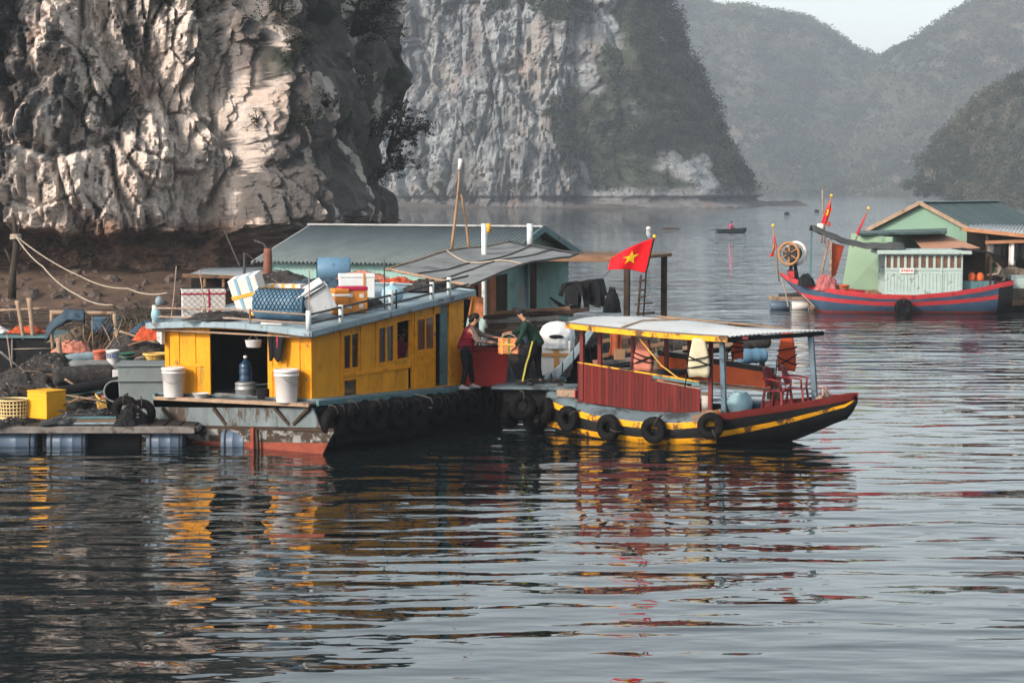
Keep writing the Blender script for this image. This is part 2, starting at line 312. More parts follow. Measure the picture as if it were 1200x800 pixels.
# ------------------------------------------------------------------ the setting: water, shore, cliffs, hills, haze
def water_mat():
    m = bpy.data.materials.new('sea_water'); m.use_nodes = True; n = m.node_tree.nodes; l = m.node_tree.links
    b = n['Principled BSDF']; b.inputs['Base Color'].default_value = (0.005, 0.009, 0.010, 1); b.inputs['Roughness'].default_value = 0.022; b.inputs['IOR'].default_value = 1.65
    tc = n.new('ShaderNodeTexCoord'); prev = None
    def wave(sx, sy, det, dist, amp, rough=.5):
        nonlocal prev
        mp = n.new('ShaderNodeMapping'); mp.inputs['Scale'].default_value = (sx, sy, 1); mp.inputs['Rotation'].default_value = (0, 0, R_(dist)); l.new(tc.outputs['Object'], mp.inputs[0])
        t = n.new('ShaderNodeTexNoise'); t.inputs['Scale'].default_value = 1; t.inputs['Detail'].default_value = det; t.inputs['Roughness'].default_value = rough; t.inputs['Distortion'].default_value = 0.4
        l.new(mp.outputs[0], t.inputs['Vector'])
        mu = n.new('ShaderNodeMath'); mu.operation = 'MULTIPLY'; mu.inputs[1].default_value = amp; l.new(t.outputs[0], mu.inputs[0]); o = mu.outputs[0]
        if prev is not None:
            ad = n.new('ShaderNodeMath'); l.new(prev, ad.inputs[0]); l.new(o, ad.inputs[1]); o = ad.outputs[0]
        prev = o
    wave(0.11, 0.28, 0.0, 7, 0.09); wave(0.46, 1.35, 0.0, -4, 0.06); wave(1.2, 3.1, 0.5, 6, 0.015); wave(3.8, 7.5, 0.0, -14, 0.0022)
    # calm and ruffled bands: long patches where the breeze touches the surface
    mp = n.new('ShaderNodeMapping'); mp.inputs['Scale'].default_value = (0.012, 0.05, 1); l.new(tc.outputs['Object'], mp.inputs[0])
    t = n.new('ShaderNodeTexNoise'); t.inputs['Scale'].default_value = 1; t.inputs['Detail'].default_value = 3; l.new(mp.outputs[0], t.inputs['Vector'])
    mr = n.new('ShaderNodeMapRange'); mr.inputs[1].default_value = .38; mr.inputs[2].default_value = .62; mr.inputs[3].default_value = .55; mr.inputs[4].default_value = 1.25; l.new(t.outputs[0], mr.inputs[0])
    # the open bay beyond the moorings is rougher than the sheltered water in front
    sx = n.new('ShaderNodeSeparateXYZ'); l.new(tc.outputs['Object'], sx.inputs[0]); m2 = n.new('ShaderNodeMapRange'); m2.inputs[1].default_value = 46; m2.inputs[2].default_value = 85; m2.inputs[3].default_value = 1; m2.inputs[4].default_value = 2.8; l.new(sx.outputs[1], m2.inputs[0])
    mm = n.new('ShaderNodeMath'); mm.operation = 'MULTIPLY'; l.new(mr.outputs[0], mm.inputs[0]); l.new(m2.outputs[0], mm.inputs[1])
    bp = n.new('ShaderNodeBump'); bp.inputs['Distance'].default_value = 1.0; l.new(prev, bp.inputs['Height']); l.new(mm.outputs[0], bp.inputs['Distance']); bp.inputs['Strength'].default_value = 1.0
    l.new(bp.outputs[0], b.inputs['Normal'])
    return m
WAT = water_mat()
mb = MB(); mb.add([(-1500, -60, 0), (1500, -60, 0), (1500, 2100, 0), (-1500, 2100, 0)], [(0, 1, 2, 3)])
mb.build('water', WAT, kind='structure')

def rock_mat(name, light, dark, warm, sc=1.0, darkamt=0.5, attr=True, vegc=(0.022, 0.030, 0.019), streak=4.0, bump=0.6, streak_lo=.60):
    m = bpy.data.materials.new(name); m.use_nodes = True; n = m.node_tree.nodes; l = m.node_tree.links
    b = n['Principled BSDF']; b.inputs['Roughness'].default_value = 0.9
    tc = n.new('ShaderNodeTexCoord')
    def nz(scale, st, det=8, rg=.62, dist=0.0):
        mp = n.new('ShaderNodeMapping'); mp.inputs['Scale'].default_value = st; l.new(tc.outputs['Object'], mp.inputs[0])
        t = n.new('ShaderNodeTexNoise'); t.inputs['Scale'].default_value = scale; t.inputs['Detail'].default_value = det; t.inputs['Roughness'].default_value = rg; t.inputs['Distortion'].default_value = dist
        l.new(mp.outputs[0], t.inputs['Vector']); return t.outputs[0]
    def rp(f, a, c):
        r = n.new('ShaderNodeMapRange'); r.inputs[1].default_value = a; r.inputs[2].default_value = c; l.new(f, r.inputs[0]); return r.outputs[0]
    def mx(f, a, c):
        x = n.new('ShaderNodeMix'); x.data_type = 'RGBA'; l.new(f, x.inputs[0])
        for s, v in ((x.inputs[6], a), (x.inputs[7], c)):
            if isinstance(v, tuple): s.default_value = (*v, 1)
            else: l.new(v, s)
        return x.outputs[2]
    fine = nz(1.6 * sc, (1, 1, .5)); o = mx(rp(fine, .3, .7), tuple(c * .72 for c in light), light)
    o = mx(rp(nz(.22 * sc, (1, 1, .8), 6), .52, .68), o, warm)
    th = .66 - .3 * darkamt
    o = mx(rp(nz(.16 * sc, (1, 1, .55), 10, .66, .6), th, th + .10), o, dark)                   # broad dark weathering
    o = mx(rp(nz(.9 * sc, (1.6, 1.6, 1.6 / streak / 2), 8, .7), streak_lo, streak_lo + .08), o, tuple(c * 1.5 for c in dark))   # run-off streaks
    if attr:
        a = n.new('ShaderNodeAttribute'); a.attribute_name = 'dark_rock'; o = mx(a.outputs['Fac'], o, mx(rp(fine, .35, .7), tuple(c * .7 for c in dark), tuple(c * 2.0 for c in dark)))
        a = n.new('ShaderNodeAttribute'); a.attribute_name = 'brown_rock'; o = mx(a.outputs['Fac'], o, mx(rp(nz(.8 * sc, (1, 1, 1)), .35, .65), (0.075, 0.05, 0.037), (0.30, 0.17, 0.115)))
        a = n.new('ShaderNodeAttribute'); a.attribute_name = 'veg'; o = mx(a.outputs['Fac'], o, mx(rp(nz(.9 * sc, (1, 1, 1)), .35, .65), tuple(c * .6 for c in vegc), tuple(c * 1.6 for c in vegc)))
    l.new(o, b.inputs['Base Color'])
    bp = n.new('ShaderNodeBump'); bp.inputs['Strength'].default_value = bump; bp.inputs['Distance'].default_value = 0.35 / sc
    l.new(nz(2.2 * sc, (1, 1, .7), 10, .7), bp.inputs['Height']); l.new(bp.outputs[0], b.inputs['Normal'])
    return m
def sstep(a, b, x):
    t = min(1, max(0, (x - a) / (b - a))); return t * t * (3 - 2 * t)
def curve_at(pts, n):
    P = [Vector((x, y, 0)) for x, y in pts]; L = [0]
    for i in range(1, len(P)): L.append(L[-1] + (P[i] - P[i - 1]).length)
    T = []
    for k in range(n + 1):
        d = L[-1] * k / n; i = max(j for j in range(len(L)) if L[j] <= d + 1e-9); i = min(i, len(P) - 2)
        f = (d - L[i]) / (L[i + 1] - L[i]); p0, p1, p2, p3 = P[max(i - 1, 0)], P[i], P[i + 1], P[min(i + 2, len(P) - 1)]
        T.append(0.5 * ((2 * p1) + (p2 - p0) * f + (2 * p0 - 5 * p1 + 4 * p2 - p3) * f * f + (3 * p1 - p0 - 3 * p2 + p3) * f ** 3))
    N = []
    for k in range(n + 1):
        d = (T[min(k + 2, n)] - T[max(k - 2, 0)]).normalized(); N.append(Vector((d.y, -d.x, 0)))
    return T, N, L[-1]
_perm = np.random.default_rng(11).permutation(256); _perm = np.concatenate([_perm, _perm, _perm])
_grad = np.random.default_rng(12).normal(size=(256, 3)); _grad /= np.linalg.norm(_grad, axis=1, keepdims=True)
def pn(x, y, z):
    """gradient noise over whole arrays, about -0.7..0.7"""
    xi, yi, zi = (np.floor(q).astype(int) for q in (x, y, z)); xf, yf, zf = x - xi, y - yi, z - zi
    u, v, w_ = (q * q * q * (q * (q * 6 - 15) + 10) for q in (xf, yf, zf)); out = 0
    for i in (0, 1):
        for j in (0, 1):
            for k in (0, 1):
                g = _grad[_perm[_perm[_perm[(xi + i) & 255] + ((yi + j) & 255)] + ((zi + k) & 255)]]
                d = g[..., 0] * (xf - i) + g[..., 1] * (yf - j) + g[..., 2] * (zf - k)
                out = out + d * (u if i else 1 - u) * (v if j else 1 - v) * (w_ if k else 1 - w_)
    return out * 1.4
def nfb(x, y, z, oc=4, g=.5):
    s = 0; a = 1
    for k in range(oc): f = 2.07 ** k; s = s + a * pn(x * f + 3.1 * k, y * f + 7.7 * k, z * f + 1.3 * k); a *= g
    return s
def nrid(x, y, z, oc=4, g=.5):
    s = 0; a = .55
    for k in range(oc): f = 2.1 ** k; s = s + a * (1 - np.abs(pn(x * f + 3.1 * k, y * f + 7.7 * k, z * f + 1.3 * k)) * 2); a *= g
    return s
def facets(x, y, z, seed=0):
    """broken rock: every jittered cell gets its own offset and its own tilted plane"""
    xi, yi, zi = (np.floor(q).astype(int) for q in (x, y, z)); best = np.full(x.shape, 9e9); sec = best.copy(); out = np.zeros(x.shape)
    for i in (-1, 0, 1):
        for j in (-1, 0, 1):
            for k in (-1, 0, 1):
                a, b, c = xi + i, yi + j, zi + k; h = _perm[_perm[_perm[(a + seed) & 255] + (b & 255)] + (c & 255)]; g = _grad[h]; g2 = _grad[(h + 57) & 255]
                dx, dy, dz = x - (a + .5 + .45 * g[..., 0]), y - (b + .5 + .45 * g[..., 1]), z - (c + .5 + .45 * g[..., 2])
                r = dx * dx + dy * dy + dz * dz; v = .5 * g2[..., 0] + .9 * (g2[..., 1] * dz + g2[..., 2] * (dx + dy))
                m = r < best; sec = np.where(m, best, np.minimum(sec, r)); best = np.where(m, r, best); out = np.where(m, v, out)
    return out, np.sqrt(sec) - np.sqrt(best)
def nst(a, b, x):
    t = np.clip((x - a) / (b - a), 0, 1); return t * t * (3 - 2 * t)
def rock_sheet(name, pts, nu, zs, disp, attrs, m, zmap=None):
    T, N, L = curve_at(pts, nu); T = np.array([tuple(q) for q in T]); N = np.array([tuple(q) for q in N]); zs = np.array(zs)
    X = np.repeat(T[:, :1], len(zs), 1); Y = np.repeat(T[:, 1:2], len(zs), 1); Z = np.repeat(zs[None], len(T), 0)
    Z = zmap(X, Z) if zmap else Z; d = disp(X, Y, Z); PX = X + N[:, :1] * d; PY = Y + N[:, 1:2] * d
    V = np.stack([PX, PY, Z], 2); nv = len(zs); i = np.arange(nu)[:, None]; j = np.arange(nv - 1)[None, :]; a = (i * nv + j).ravel()
    o = fast_mesh(name, V.reshape(-1, 3), np.stack([a, a + nv, a + nv + 1, a + 1], 1), m, smooth=False, kind='structure'); at = attrs(PX, PY, Z)
    for q in at: o.data.attributes.new(q, 'FLOAT', 'POINT').data.foreach_set('value', at[q].astype(np.float32).ravel())
    return o, V, at
def rid(p, oc=4, lac=2.1):
    s = 0; a = 0.55; q = Vector(p)
    for _ in range(oc): s += a * (1 - abs(noise.noise(q)) * 2.0); q = q * lac + Vector((3.1, 7.7, 1.3)); a *= .5
    return s
def fbm(p, oc=4): return noise.fractal(Vector(p), 0.9, 2.1, oc)

# near cliff: white limestone face with an undercut notch at the tide line, its right flank turned from the sun
def near_disp(x, y, z):
    wx = 1.5 * pn(x * .2, y * .2, z * .2 + 40); wz = 2.2 * pn(x * .15 + 9, y * .15, z * .12)
    big = nfb(x * .085, y * .085, z * .06 + 4, 3) * 2.8
    l1 = np.abs(nfb(x * .24 + wx * .2, y * .24, (z + wz) * .13, 2, .35)) ** .8 * 2.6
    f1, e1 = facets(x * .30 + wx * .25, y * .30, z * .17 + .2 * wz, 3); f2, e2 = facets(x * .80 + wx * .5, y * .80, z * .42 + .3 * wz, 17); f3, e3 = facets(x * 2.1 + wx, y * 2.1, z * 1.15, 31)
    fq = 1 - .85 * nst(-11.8, -10.2, x)
    wd_ = .05 + .30 * (1 - fq); f1 = f1 * nst(0, wd_, e1); f2 = f2 * nst(0, wd_, e2); f3 = f3 * nst(0, .06, e3)
    l2 = f1 * 1.25 + f2 * .7 * (.35 + .65 * fq) + f3 * .26 * fq - .7 * (1 - nst(0, .10, e1)) - .35 * (1 - nst(0, .12, e2))
    l3 = np.abs(nfb(x * 1.1 + wx * .5, y * 1.1, (z + wz) * .30 + 15, 3, .55)) ** .9 * .9
    l4 = nfb(x * 2.6, y * 2.6, z * 1.7, 4, .62) * .24 * (.25 + .75 * fq)
    fl = fq * (nrid(x * 1.2 + wx * .8, y * 1.2, z * .13, 3) - .5) * .75 * nst(-.25, .25, pn(x * .12 + 4, y * .12, z * .1))   # drip flutes in places
    fk = 1 - .45 * nst(-11.5, -9.5, x)
    d = big + l1 + (l2 + l3 + l4 + fl) * fk - 2.0 + 2.0 * np.exp(-((x + 10.9) / 1.7) ** 2) - np.maximum(0, z - 12) * .06
    lip = 3.3 + nfb(x * .25, y * .25, 2.0 + 0 * z, 3) * .9
    und = d * nst(lip - 1.2, lip, z) - 3.6 * nst(lip, lip - .8, z) + nfb(x * .7, y * .7, z * 1.6, 5, .6) * .7 + np.maximum(0, 1.5 - z) * 1.1
    return np.where(z < lip, und, d)
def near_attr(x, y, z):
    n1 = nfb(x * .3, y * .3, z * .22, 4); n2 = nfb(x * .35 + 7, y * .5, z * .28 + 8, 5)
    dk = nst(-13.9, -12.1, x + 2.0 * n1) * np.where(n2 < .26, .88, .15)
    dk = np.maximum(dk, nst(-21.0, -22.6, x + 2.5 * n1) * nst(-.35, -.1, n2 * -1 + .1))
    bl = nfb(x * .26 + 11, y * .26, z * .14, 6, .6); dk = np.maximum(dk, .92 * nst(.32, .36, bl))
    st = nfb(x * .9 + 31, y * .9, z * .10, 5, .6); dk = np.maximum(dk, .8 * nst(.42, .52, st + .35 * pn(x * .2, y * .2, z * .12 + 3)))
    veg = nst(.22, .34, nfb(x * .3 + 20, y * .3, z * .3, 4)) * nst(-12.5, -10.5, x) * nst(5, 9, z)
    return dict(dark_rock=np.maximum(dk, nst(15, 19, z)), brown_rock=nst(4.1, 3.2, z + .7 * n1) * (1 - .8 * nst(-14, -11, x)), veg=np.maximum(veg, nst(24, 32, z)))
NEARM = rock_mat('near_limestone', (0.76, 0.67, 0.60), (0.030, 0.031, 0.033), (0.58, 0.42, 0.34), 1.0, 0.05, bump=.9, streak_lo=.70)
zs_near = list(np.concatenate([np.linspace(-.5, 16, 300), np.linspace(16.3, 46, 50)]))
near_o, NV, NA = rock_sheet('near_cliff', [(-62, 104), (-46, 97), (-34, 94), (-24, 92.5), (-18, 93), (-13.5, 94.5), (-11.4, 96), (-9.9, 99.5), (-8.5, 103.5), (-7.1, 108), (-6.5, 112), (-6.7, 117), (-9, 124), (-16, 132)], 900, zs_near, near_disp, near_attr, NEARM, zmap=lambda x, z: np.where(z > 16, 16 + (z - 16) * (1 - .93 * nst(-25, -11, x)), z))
bvh_near = BVHTree.FromObject(near_o, bpy.context.evaluated_depsgraph_get())
def cast(px, py, bvh=None):
    return (bvh or bvh_near).ray_cast(Vector((0, 0, H)), ray(px, py).normalized())[0]
# mud shore below the notch
MUD = mat('tidal_mud', (0.10, 0.068, 0.05), 0.55, 0.3, .8, (0.045, 0.035, 0.03), 0.5, 1.2, 0.9, 6)
def mudf(a, b):
    x = -60 + 54 * a; y0 = 85.5; y = y0 + 20 * b
    z = -.30 + 1.7 * sstep(0, .5, b) + .22 * fbm((x * .25, y * .25, 0), 4) + .12 * rid((x * .9, y * .9, 3), 3)
    return (x + 4 * (b - .5), y, z - 1.2 * sstep(.75, 1, a))
MB().grid(mudf, 200, 80).build('mud_shore', MUD, kind='structure')

rk = MB(); rr = random.Random(4)
for k in range(420):
    x = rr.uniform(-30, -6.5); b_ = rr.random() ** 1.3 * .45; q = Vector(mudf((x + 60) / 54, b_)); sz = rr.uniform(.06, .22) * (1.8 if rr.random() < .12 else 1)
    R3 = Matrix.Rotation(rr.uniform(0, 6.3), 3, 'Z') @ Matrix.Rotation(rr.uniform(0, 6.3), 3, 'X'); pts = []
    rk.rings([[q + R3 @ Vector((sz * rw_ * math.cos(2 * math.pi * j / 6 + i) * rr.uniform(.7, 1.3), sz * rw_ * math.sin(2 * math.pi * j / 6 + i) * rr.uniform(.7, 1.3), sz * h_ * .7)) for j in range(6)] for i, (rw_, h_) in enumerate(((.35, -1), (1, -.4), (1, .4), (.4, 1)))], 0, False)
rk.build('shore_stones', mat('wet_stone', (.085, .065, .055), .6, .5, .9, (.04, .035, .03), .4, 2, .5, 8), kind='stuff', label='scattered brown stones on the mud shore below the near cliff', cat='stones')

# middle karst: fluted grey wall, wooded right slope
def mid_disp(x, y, z):
    lean = 7 + 30 * nst(14, 30, x); off = lean * np.maximum(0, 1 - z / 92) ** 1.35; woody = nst(14, 32, x + .12 * (60 - z))
    wv = 1.0 * pn(x * .05, y * .05, z * .022); rk = 1 - .75 * woody
    f1, e1 = facets(x * .13 + wv * .3, y * .13, z * .035, 5); f2, e2 = facets(x * .34 + wv * .6, y * .34, z * .085 + wv, 21); f3, e3 = facets(x * .9 + wv, y * .9, z * .26, 41)
    fl = ((nrid(x * .16 + wv, y * .16, z * .012, 3) - .4) * 2.2 + f1 * 3.4 + f2 * 1.7 + f3 * .6 - 1.6 * (1 - nst(0, .09, e1)) - .8 * (1 - nst(0, .10, e2))) * rk
    big = nfb(x * .04, y * .04, z * .03 + 2, 4) * 6; ledge = (np.abs(pn(x * .06, y * .06, z * .22)) - .2) * 1.6 + nfb(x * .4, y * .4, z * .3, 4) * 1.0
    d = off + fl + big + ledge - np.maximum(0, z - 62) ** 1.6 * .6
    return d - 2.2 * nst(3.0, 2.2, z) + 3.2 * nst(1.6, .2, z)
def mid_attr(x, y, z):
    v = nfb(x * .07, y * .07, z * .05 + 3, 5) + nst(12, 32, x + .17 * (52 - z)) * 1.0 - .38 + .35 * nst(-22, -34, x)
    return dict(veg=nst(.0, .12, v) * nst(3, 6, z), dark_rock=np.maximum(.6 * nst(.22, .4, nfb(x * .1 + 9, y * .1, z * .05, 5)), .75 * nst(4.5, 2.0, z + nfb(x * .1, y * .1, z * .2, 3))), brown_rock=.22 * nst(.34, .46, nfb(x * .09 + 30, y * .09, z * .09, 4)) + .1 * nst(3, 1.5, z))
MIDM = rock_mat('grey_limestone', (0.25, 0.275, 0.29), (0.06, 0.066, 0.07), (0.22, 0.205, 0.19), 0.28, 0.42, streak=8.0, streak_lo=.56)
mid_o, MV, MA = rock_sheet('middle_karst', [(-150, 640), (-90, 580), (-50, 540), (-24, 524), (0, 517), (15, 518), (23, 524), (28, 538), (27, 560), (0, 610)], 800, list(np.linspace(-1, 74, 240)), mid_disp, mid_attr, MIDM)
MB().grid(lambda a, b: (-90 + 168 * a, 497 + 22 * b + max(0, (a * 168 - 118)) * .75 + 3 * noise.noise(Vector((a * 20, b * 3, 0))), -.3 + 1.6 * b + .4 * fbm((a * 60, b * 8, 0), 4)), 220, 14).build('far_shore', mat('pale_shore_rock', (0.085, 0.075, 0.07), .8, .3, .3, (.08, .07, .065), .5, .25, .8, 1), kind='structure')
FOL = mat('forest_leaf', (0.028, 0.038, 0.024), 0.85, 0.45, .16, (0.05, 0.045, 0.03), 0.35, .10, 0)
FOLM2 = mat('olive_slope_leaf', (.075, .077, .052), .85, .4, .2, bump=0); FOLM3 = mat('dark_slope_leaf', (.019, .026, .018), .85, .4, .2, bump=0)
FOLM = mat('slope_leaf', (0.026, 0.036, 0.022), 0.85, 0.5, .25, (0.075, 0.055, 0.035), 0.3, .16, 0)
def scatter(Vg, mask, n):
    idx = np.argwhere(mask); pick = idx[rng.integers(0, len(idx), n)]; return Vg[pick[:, 0], pick[:, 1]]
vis = np.zeros_like(MA['veg'], bool); vis[90:740, :] = True
P1 = scatter(MV, (MA['veg'] > .45) & vis & (MV[..., 2] < 66), 4200)
r1 = rng.uniform(.7, 2.0, len(P1)) * (1 + .6 * (P1[:, 0] > 28)); V, Fq = leaf_quads(P1 + rng.normal(size=P1.shape) * .5, r1, 46, .34)
fast_mesh('slope_scrub', V, Fq, [FOLM, FOLM2, FOLM3], mi=np.repeat(rng.choice(3, len(P1), p=[.55, .3, .15]), 46), kind='stuff', label='dark scrub and small trees covering the ledges and right slope of the middle karst', cat='scrub')

# far wooded hills behind the bay
def pl_interp(t, pts):
    for (a, va), (b, vb) in zip(pts, pts[1:]):
        if t <= b: return va + (vb - va) * max(0, (t - a)) / (b - a)
    return pts[-1][1]
def hill(name, D0, D1, sky_pts, x_px0, x_px1, nu, nv, m, rough):
    """height sheet from the shore at D0 up to a crest at D1 whose outline follows measured crest heights"""
    Vv = []; 
    for i in range(nu + 1):
        px = x_px0 + (x_px1 - x_px0) * i / nu; hz = H + (YH - pl_interp(px, sky_pts)) / F * D1
        for j in range(nv + 1):
            b = j / nv; D = D0 + (D1 * 1.06 - D0) * b; x = (px - 600) / F * D1
            q = (D - D0) / (D1 - D0); prof = sstep(0, 1.02, q) ** .8 if q < 1 else 1 - .5 * (q - 1)
            n_ = fbm((x * rough, D * rough, 1), 5); n2 = rid((x * rough * .5, D * rough * .2, 5), 3) - .4
            D2 = D - 60 * n2 * (1 - abs(2 * min(q, 1) - 1))
            Vv.append((x * (D2 / D1) ** .15, D2, hz * prof * (1 + .05 * n_ * 1) + n_ * 7 * min(1, q * 3) * (1 - .6 * sstep(.7, 1, q)) - .4))
    i = np.arange(nu)[:, None]; j = np.arange(nv)[None, :]; a = (i * (nv + 1) + j).ravel()
    o = fast_mesh(name, Vv, np.stack([a, a + nv + 1, a + nv + 2, a + 1], 1), m, kind='structure', smooth=True)
    return o, np.array(Vv).reshape(nu + 1, nv + 1, 3)
HILLM = rock_mat('wooded_hill_ground', (0.09, 0.085, 0.072), (0.03, 0.038, 0.028), (0.15, 0.105, 0.085), 0.07, 0.95, attr=False, streak=2)
h1, HV1 = hill('far_hill', 1230, 1560, [(640, -60), (760, -20), (785, 0), (820, 5), (860, 10), (900, 20), (935, 33), (960, 42), (985, 57), (1005, 66), (1027, 74), (1050, 110), (1100, 150), (1160, 190), (1230, 212)], 660, 1240, 190, 120, HILLM, .012)
h2, HV2 = hill('notch_hill', 1130, 1420, [(930, 214), (960, 190), (990, 130), (1018, 84), (1030, 70), (1045, 60), (1060, 54), (1080, 40), (1110, 22), (1140, 3), (1180, -22), (1260, -70), (1600, -110)], 940, 1560, 280, 110, HILLM, .013)
h3, HV3 = hill('near_right_hill', 560, 650, [(1080, 226), (1093, 213), (1099, 190), (1110, 172), (1124, 150), (1140, 132), (1166, 112), (1204, 84), (1280, 40), (1560, -10)], 1086, 1540, 230, 90, HILLM, .03)
for nm, HV, n, rr, sz, q, lab in (('far_forest', HV1, 9000, (2.4, 5.6), .95, 34, 'hazy forest covering the far hill on the left of the notch'), ('notch_forest', HV2, 10500, (2.2, 5.2), .9, 34, 'hazy forest covering the hill rising right of the notch'), ('near_right_forest', HV3, 10500, (1.0, 2.8), .42, 38, 'darker forest covering the nearer hill at the right edge')):
    sub = HV[:, 2:int(HV.shape[1] * .97)]; P = scatter(sub, np.ones(sub.shape[:2], bool), n); r = rng.uniform(*rr, len(P))
    P = P + np.stack([rng.normal(size=n) * 2, rng.normal(size=n) * 2, r * .3], 1)
    V, Fq = leaf_quads(P, r, q, sz); fast_mesh(nm, V, Fq, [FOLM3, FOL, FOLM2], mi=np.repeat(np.clip(np.digitize(pn(P[:, 0] * .022, P[:, 1] * .012, P[:, 2] * .03) + rng.normal(size=n) * .22, (-.22, .16)), 0, 2)[:, None] @ np.array([[1]]), q), kind='stuff', label=lab, cat='forest')

# haze: even air over the whole bay
hm = bpy.data.materials.new('haze_air'); hm.use_nodes = True; hn = hm.node_tree.nodes; hn.remove(hn['Principled BSDF'])
pv = hn.new('ShaderNodeVolumePrincipled'); pv.inputs['Color'].default_value = (0.77, 0.88, 1.0, 1); pv.inputs['Density'].default_value = 0.00027; pv.inputs['Anisotropy'].default_value = 0.0
hm.node_tree.links.new(pv.outputs[0], hn['Material Output'].inputs['Volume'])
mb = MB(); mb.bx(-1520, 1520, -80, 2150, -1.2, 225); mb.build('haze', hm, kind='stuff', label='pale blue haze hanging over the whole bay', cat='haze')
# ------------------------------------------------------------------ shared builders
def loft_hull(mb, st, strips, mis, tc=0.0, cap=True):
    """st: list of (s, [(t, z) ... gunwale to keel]) for the near half; mirrored about tc"""
    rs = []
    for s, sec in st:
        near = [Vector((s, tc - t, z)) for t, z in sec]; far = [Vector((s, tc + t, z)) for t, z in reversed(sec)]
        rs.append(near + far)
    n = len(st[0][1]); N = 2 * n
    mb.rings(rs, 0, True, False, False, mis=lambda i, j: mis(st[i][0], min(j, N - 2 - j)))
    return rs
def tyre_proto(name, R, r, label, group):
    t = thing(name, label, 'tyre', group=group)
    M = Matrix.Rotation(math.pi / 2, 4, 'X')
    MB().torus(M, R - r, r, 30, 12, 0, sq=.5, tread=.05).build('rubber', RUB, t)
    mb = MB(); mb.tube([(0, .12, R * 1.12), (0, -r * .6, R + .015), (0, -r * 1.25, R - r), (0, -r * .5, R - 2 * r - .015), (0, r * .6, R - 2 * r - .01), (0, r * 1.1, R - r), (0, .10, R * 1.10)], .014, 6)
    mb.build('lashing_rope', ROPED, t)
    return t
def bucket(name, label, loc, r, h, m=PLW, lid=True, group=None, rz=0, lidm=None):
    t = thing(name, label, 'bucket', loc, rz, group)
    MB().lathe([(r * .84, 0), (r * .86, .01), (r * .97, h * .80), (r * 1.04, h * .81), (r * 1.04, h * .85), (r * .985, h * .86), (r, h * .92)] + ([] if lid else [(r * .95, h * .92), (r * .80, .04)]), n=28).build('pail', m, t)
    if lid: MB().lathe([(r * 1.06, h * .90), (r * 1.06, h * .97), (r * 1.03, h), (r * .9, h), (r * .88, h * .985)], n=28).build('lid', lidm or m, t)
    mb = MB(); mb.tube([(r * 1.05 * math.cos(a), r * 1.05 * math.sin(a) - .0, h * .82 - .32 * h * max(0, math.sin(a - math.pi)) ) for a in np.linspace(math.pi, 2 * math.pi, 11)], .007, 5); mb.build('wire_handle', STEEL, t)
    return t
def net_wrap(mb, fn, nu, nv, r=.006):
    """diagonal cords laid over a surface fn(u, v)"""
    for k in range(-nv, nu + 1):
        for sg in (1, -1):
            pts = []
            for q in range(0, nv * 2 + 1):
                v = q / (nv * 2); u = (k + (q / 2 if sg > 0 else nv - q / 2)) / nu
                if 0 <= u <= 1: pts.append(fn(u, v))
            if len(pts) > 1: mb.tube(pts, r, 4)
    return mb
def foam_box(name, label, cat, c, d, rz=0, M=None, m=FOAM, tapes=(), lid=True, lidm=None, group=None, net=False):
    """box with a lip lid; tapes: (axis, position -.5..5, width, material) bands round it"""
    t = thing(name, label, cat, c, rz, group); M = M or Matrix.Identity(4); a, b, h = d
    hb = h * (.84 if lid else 1.0)
    MB().bx(-a / 2, a / 2, -b / 2, b / 2, 0, hb, M=M).build('box_body', m, t, bevel=.014)
    if lid: MB().bx(-a / 2 - .008, a / 2 + .008, -b / 2 - .008, b / 2 + .008, hb + .004, h, M=M).build('lid', lidm or m, t, bevel=.014)
    for ax, pos, wd, tm in tapes:
        mb = MB(); e = .013
        if ax == 'x': mb.bx(pos * a - wd / 2, pos * a + wd / 2, -b / 2 - e, b / 2 + e, -.003, h + .005, M=M)
        elif ax == 'y': mb.bx(-a / 2 - e, a / 2 + e, pos * b - wd / 2, pos * b + wd / 2, -.003, h + .005, M=M)
        else: mb.bx(-a / 2 - e - .001, a / 2 + e + .001, -b / 2 - e - .001, b / 2 + e + .001, (pos + .5) * h - wd / 2, (pos + .5) * h + wd / 2, M=M)
        mb.build('tape', tm, t)
    if net:
        mb = MB(); e = .02
        net_wrap(mb, lambda u, v: M @ Vector((-a / 2 + a * u, -b / 2 - e, h * v)), 7, 5, .004)
        net_wrap(mb, lambda u, v: M @ Vector((-a / 2 - e, -b / 2 + b * u, h * v)), 6, 5, .004)
        net_wrap(mb, lambda u, v: M @ Vector((-a / 2 + a * u, -b / 2 + b * v, h + e)), 7, 6, .004)
        mb.build('netting', NETD, t)
    return t
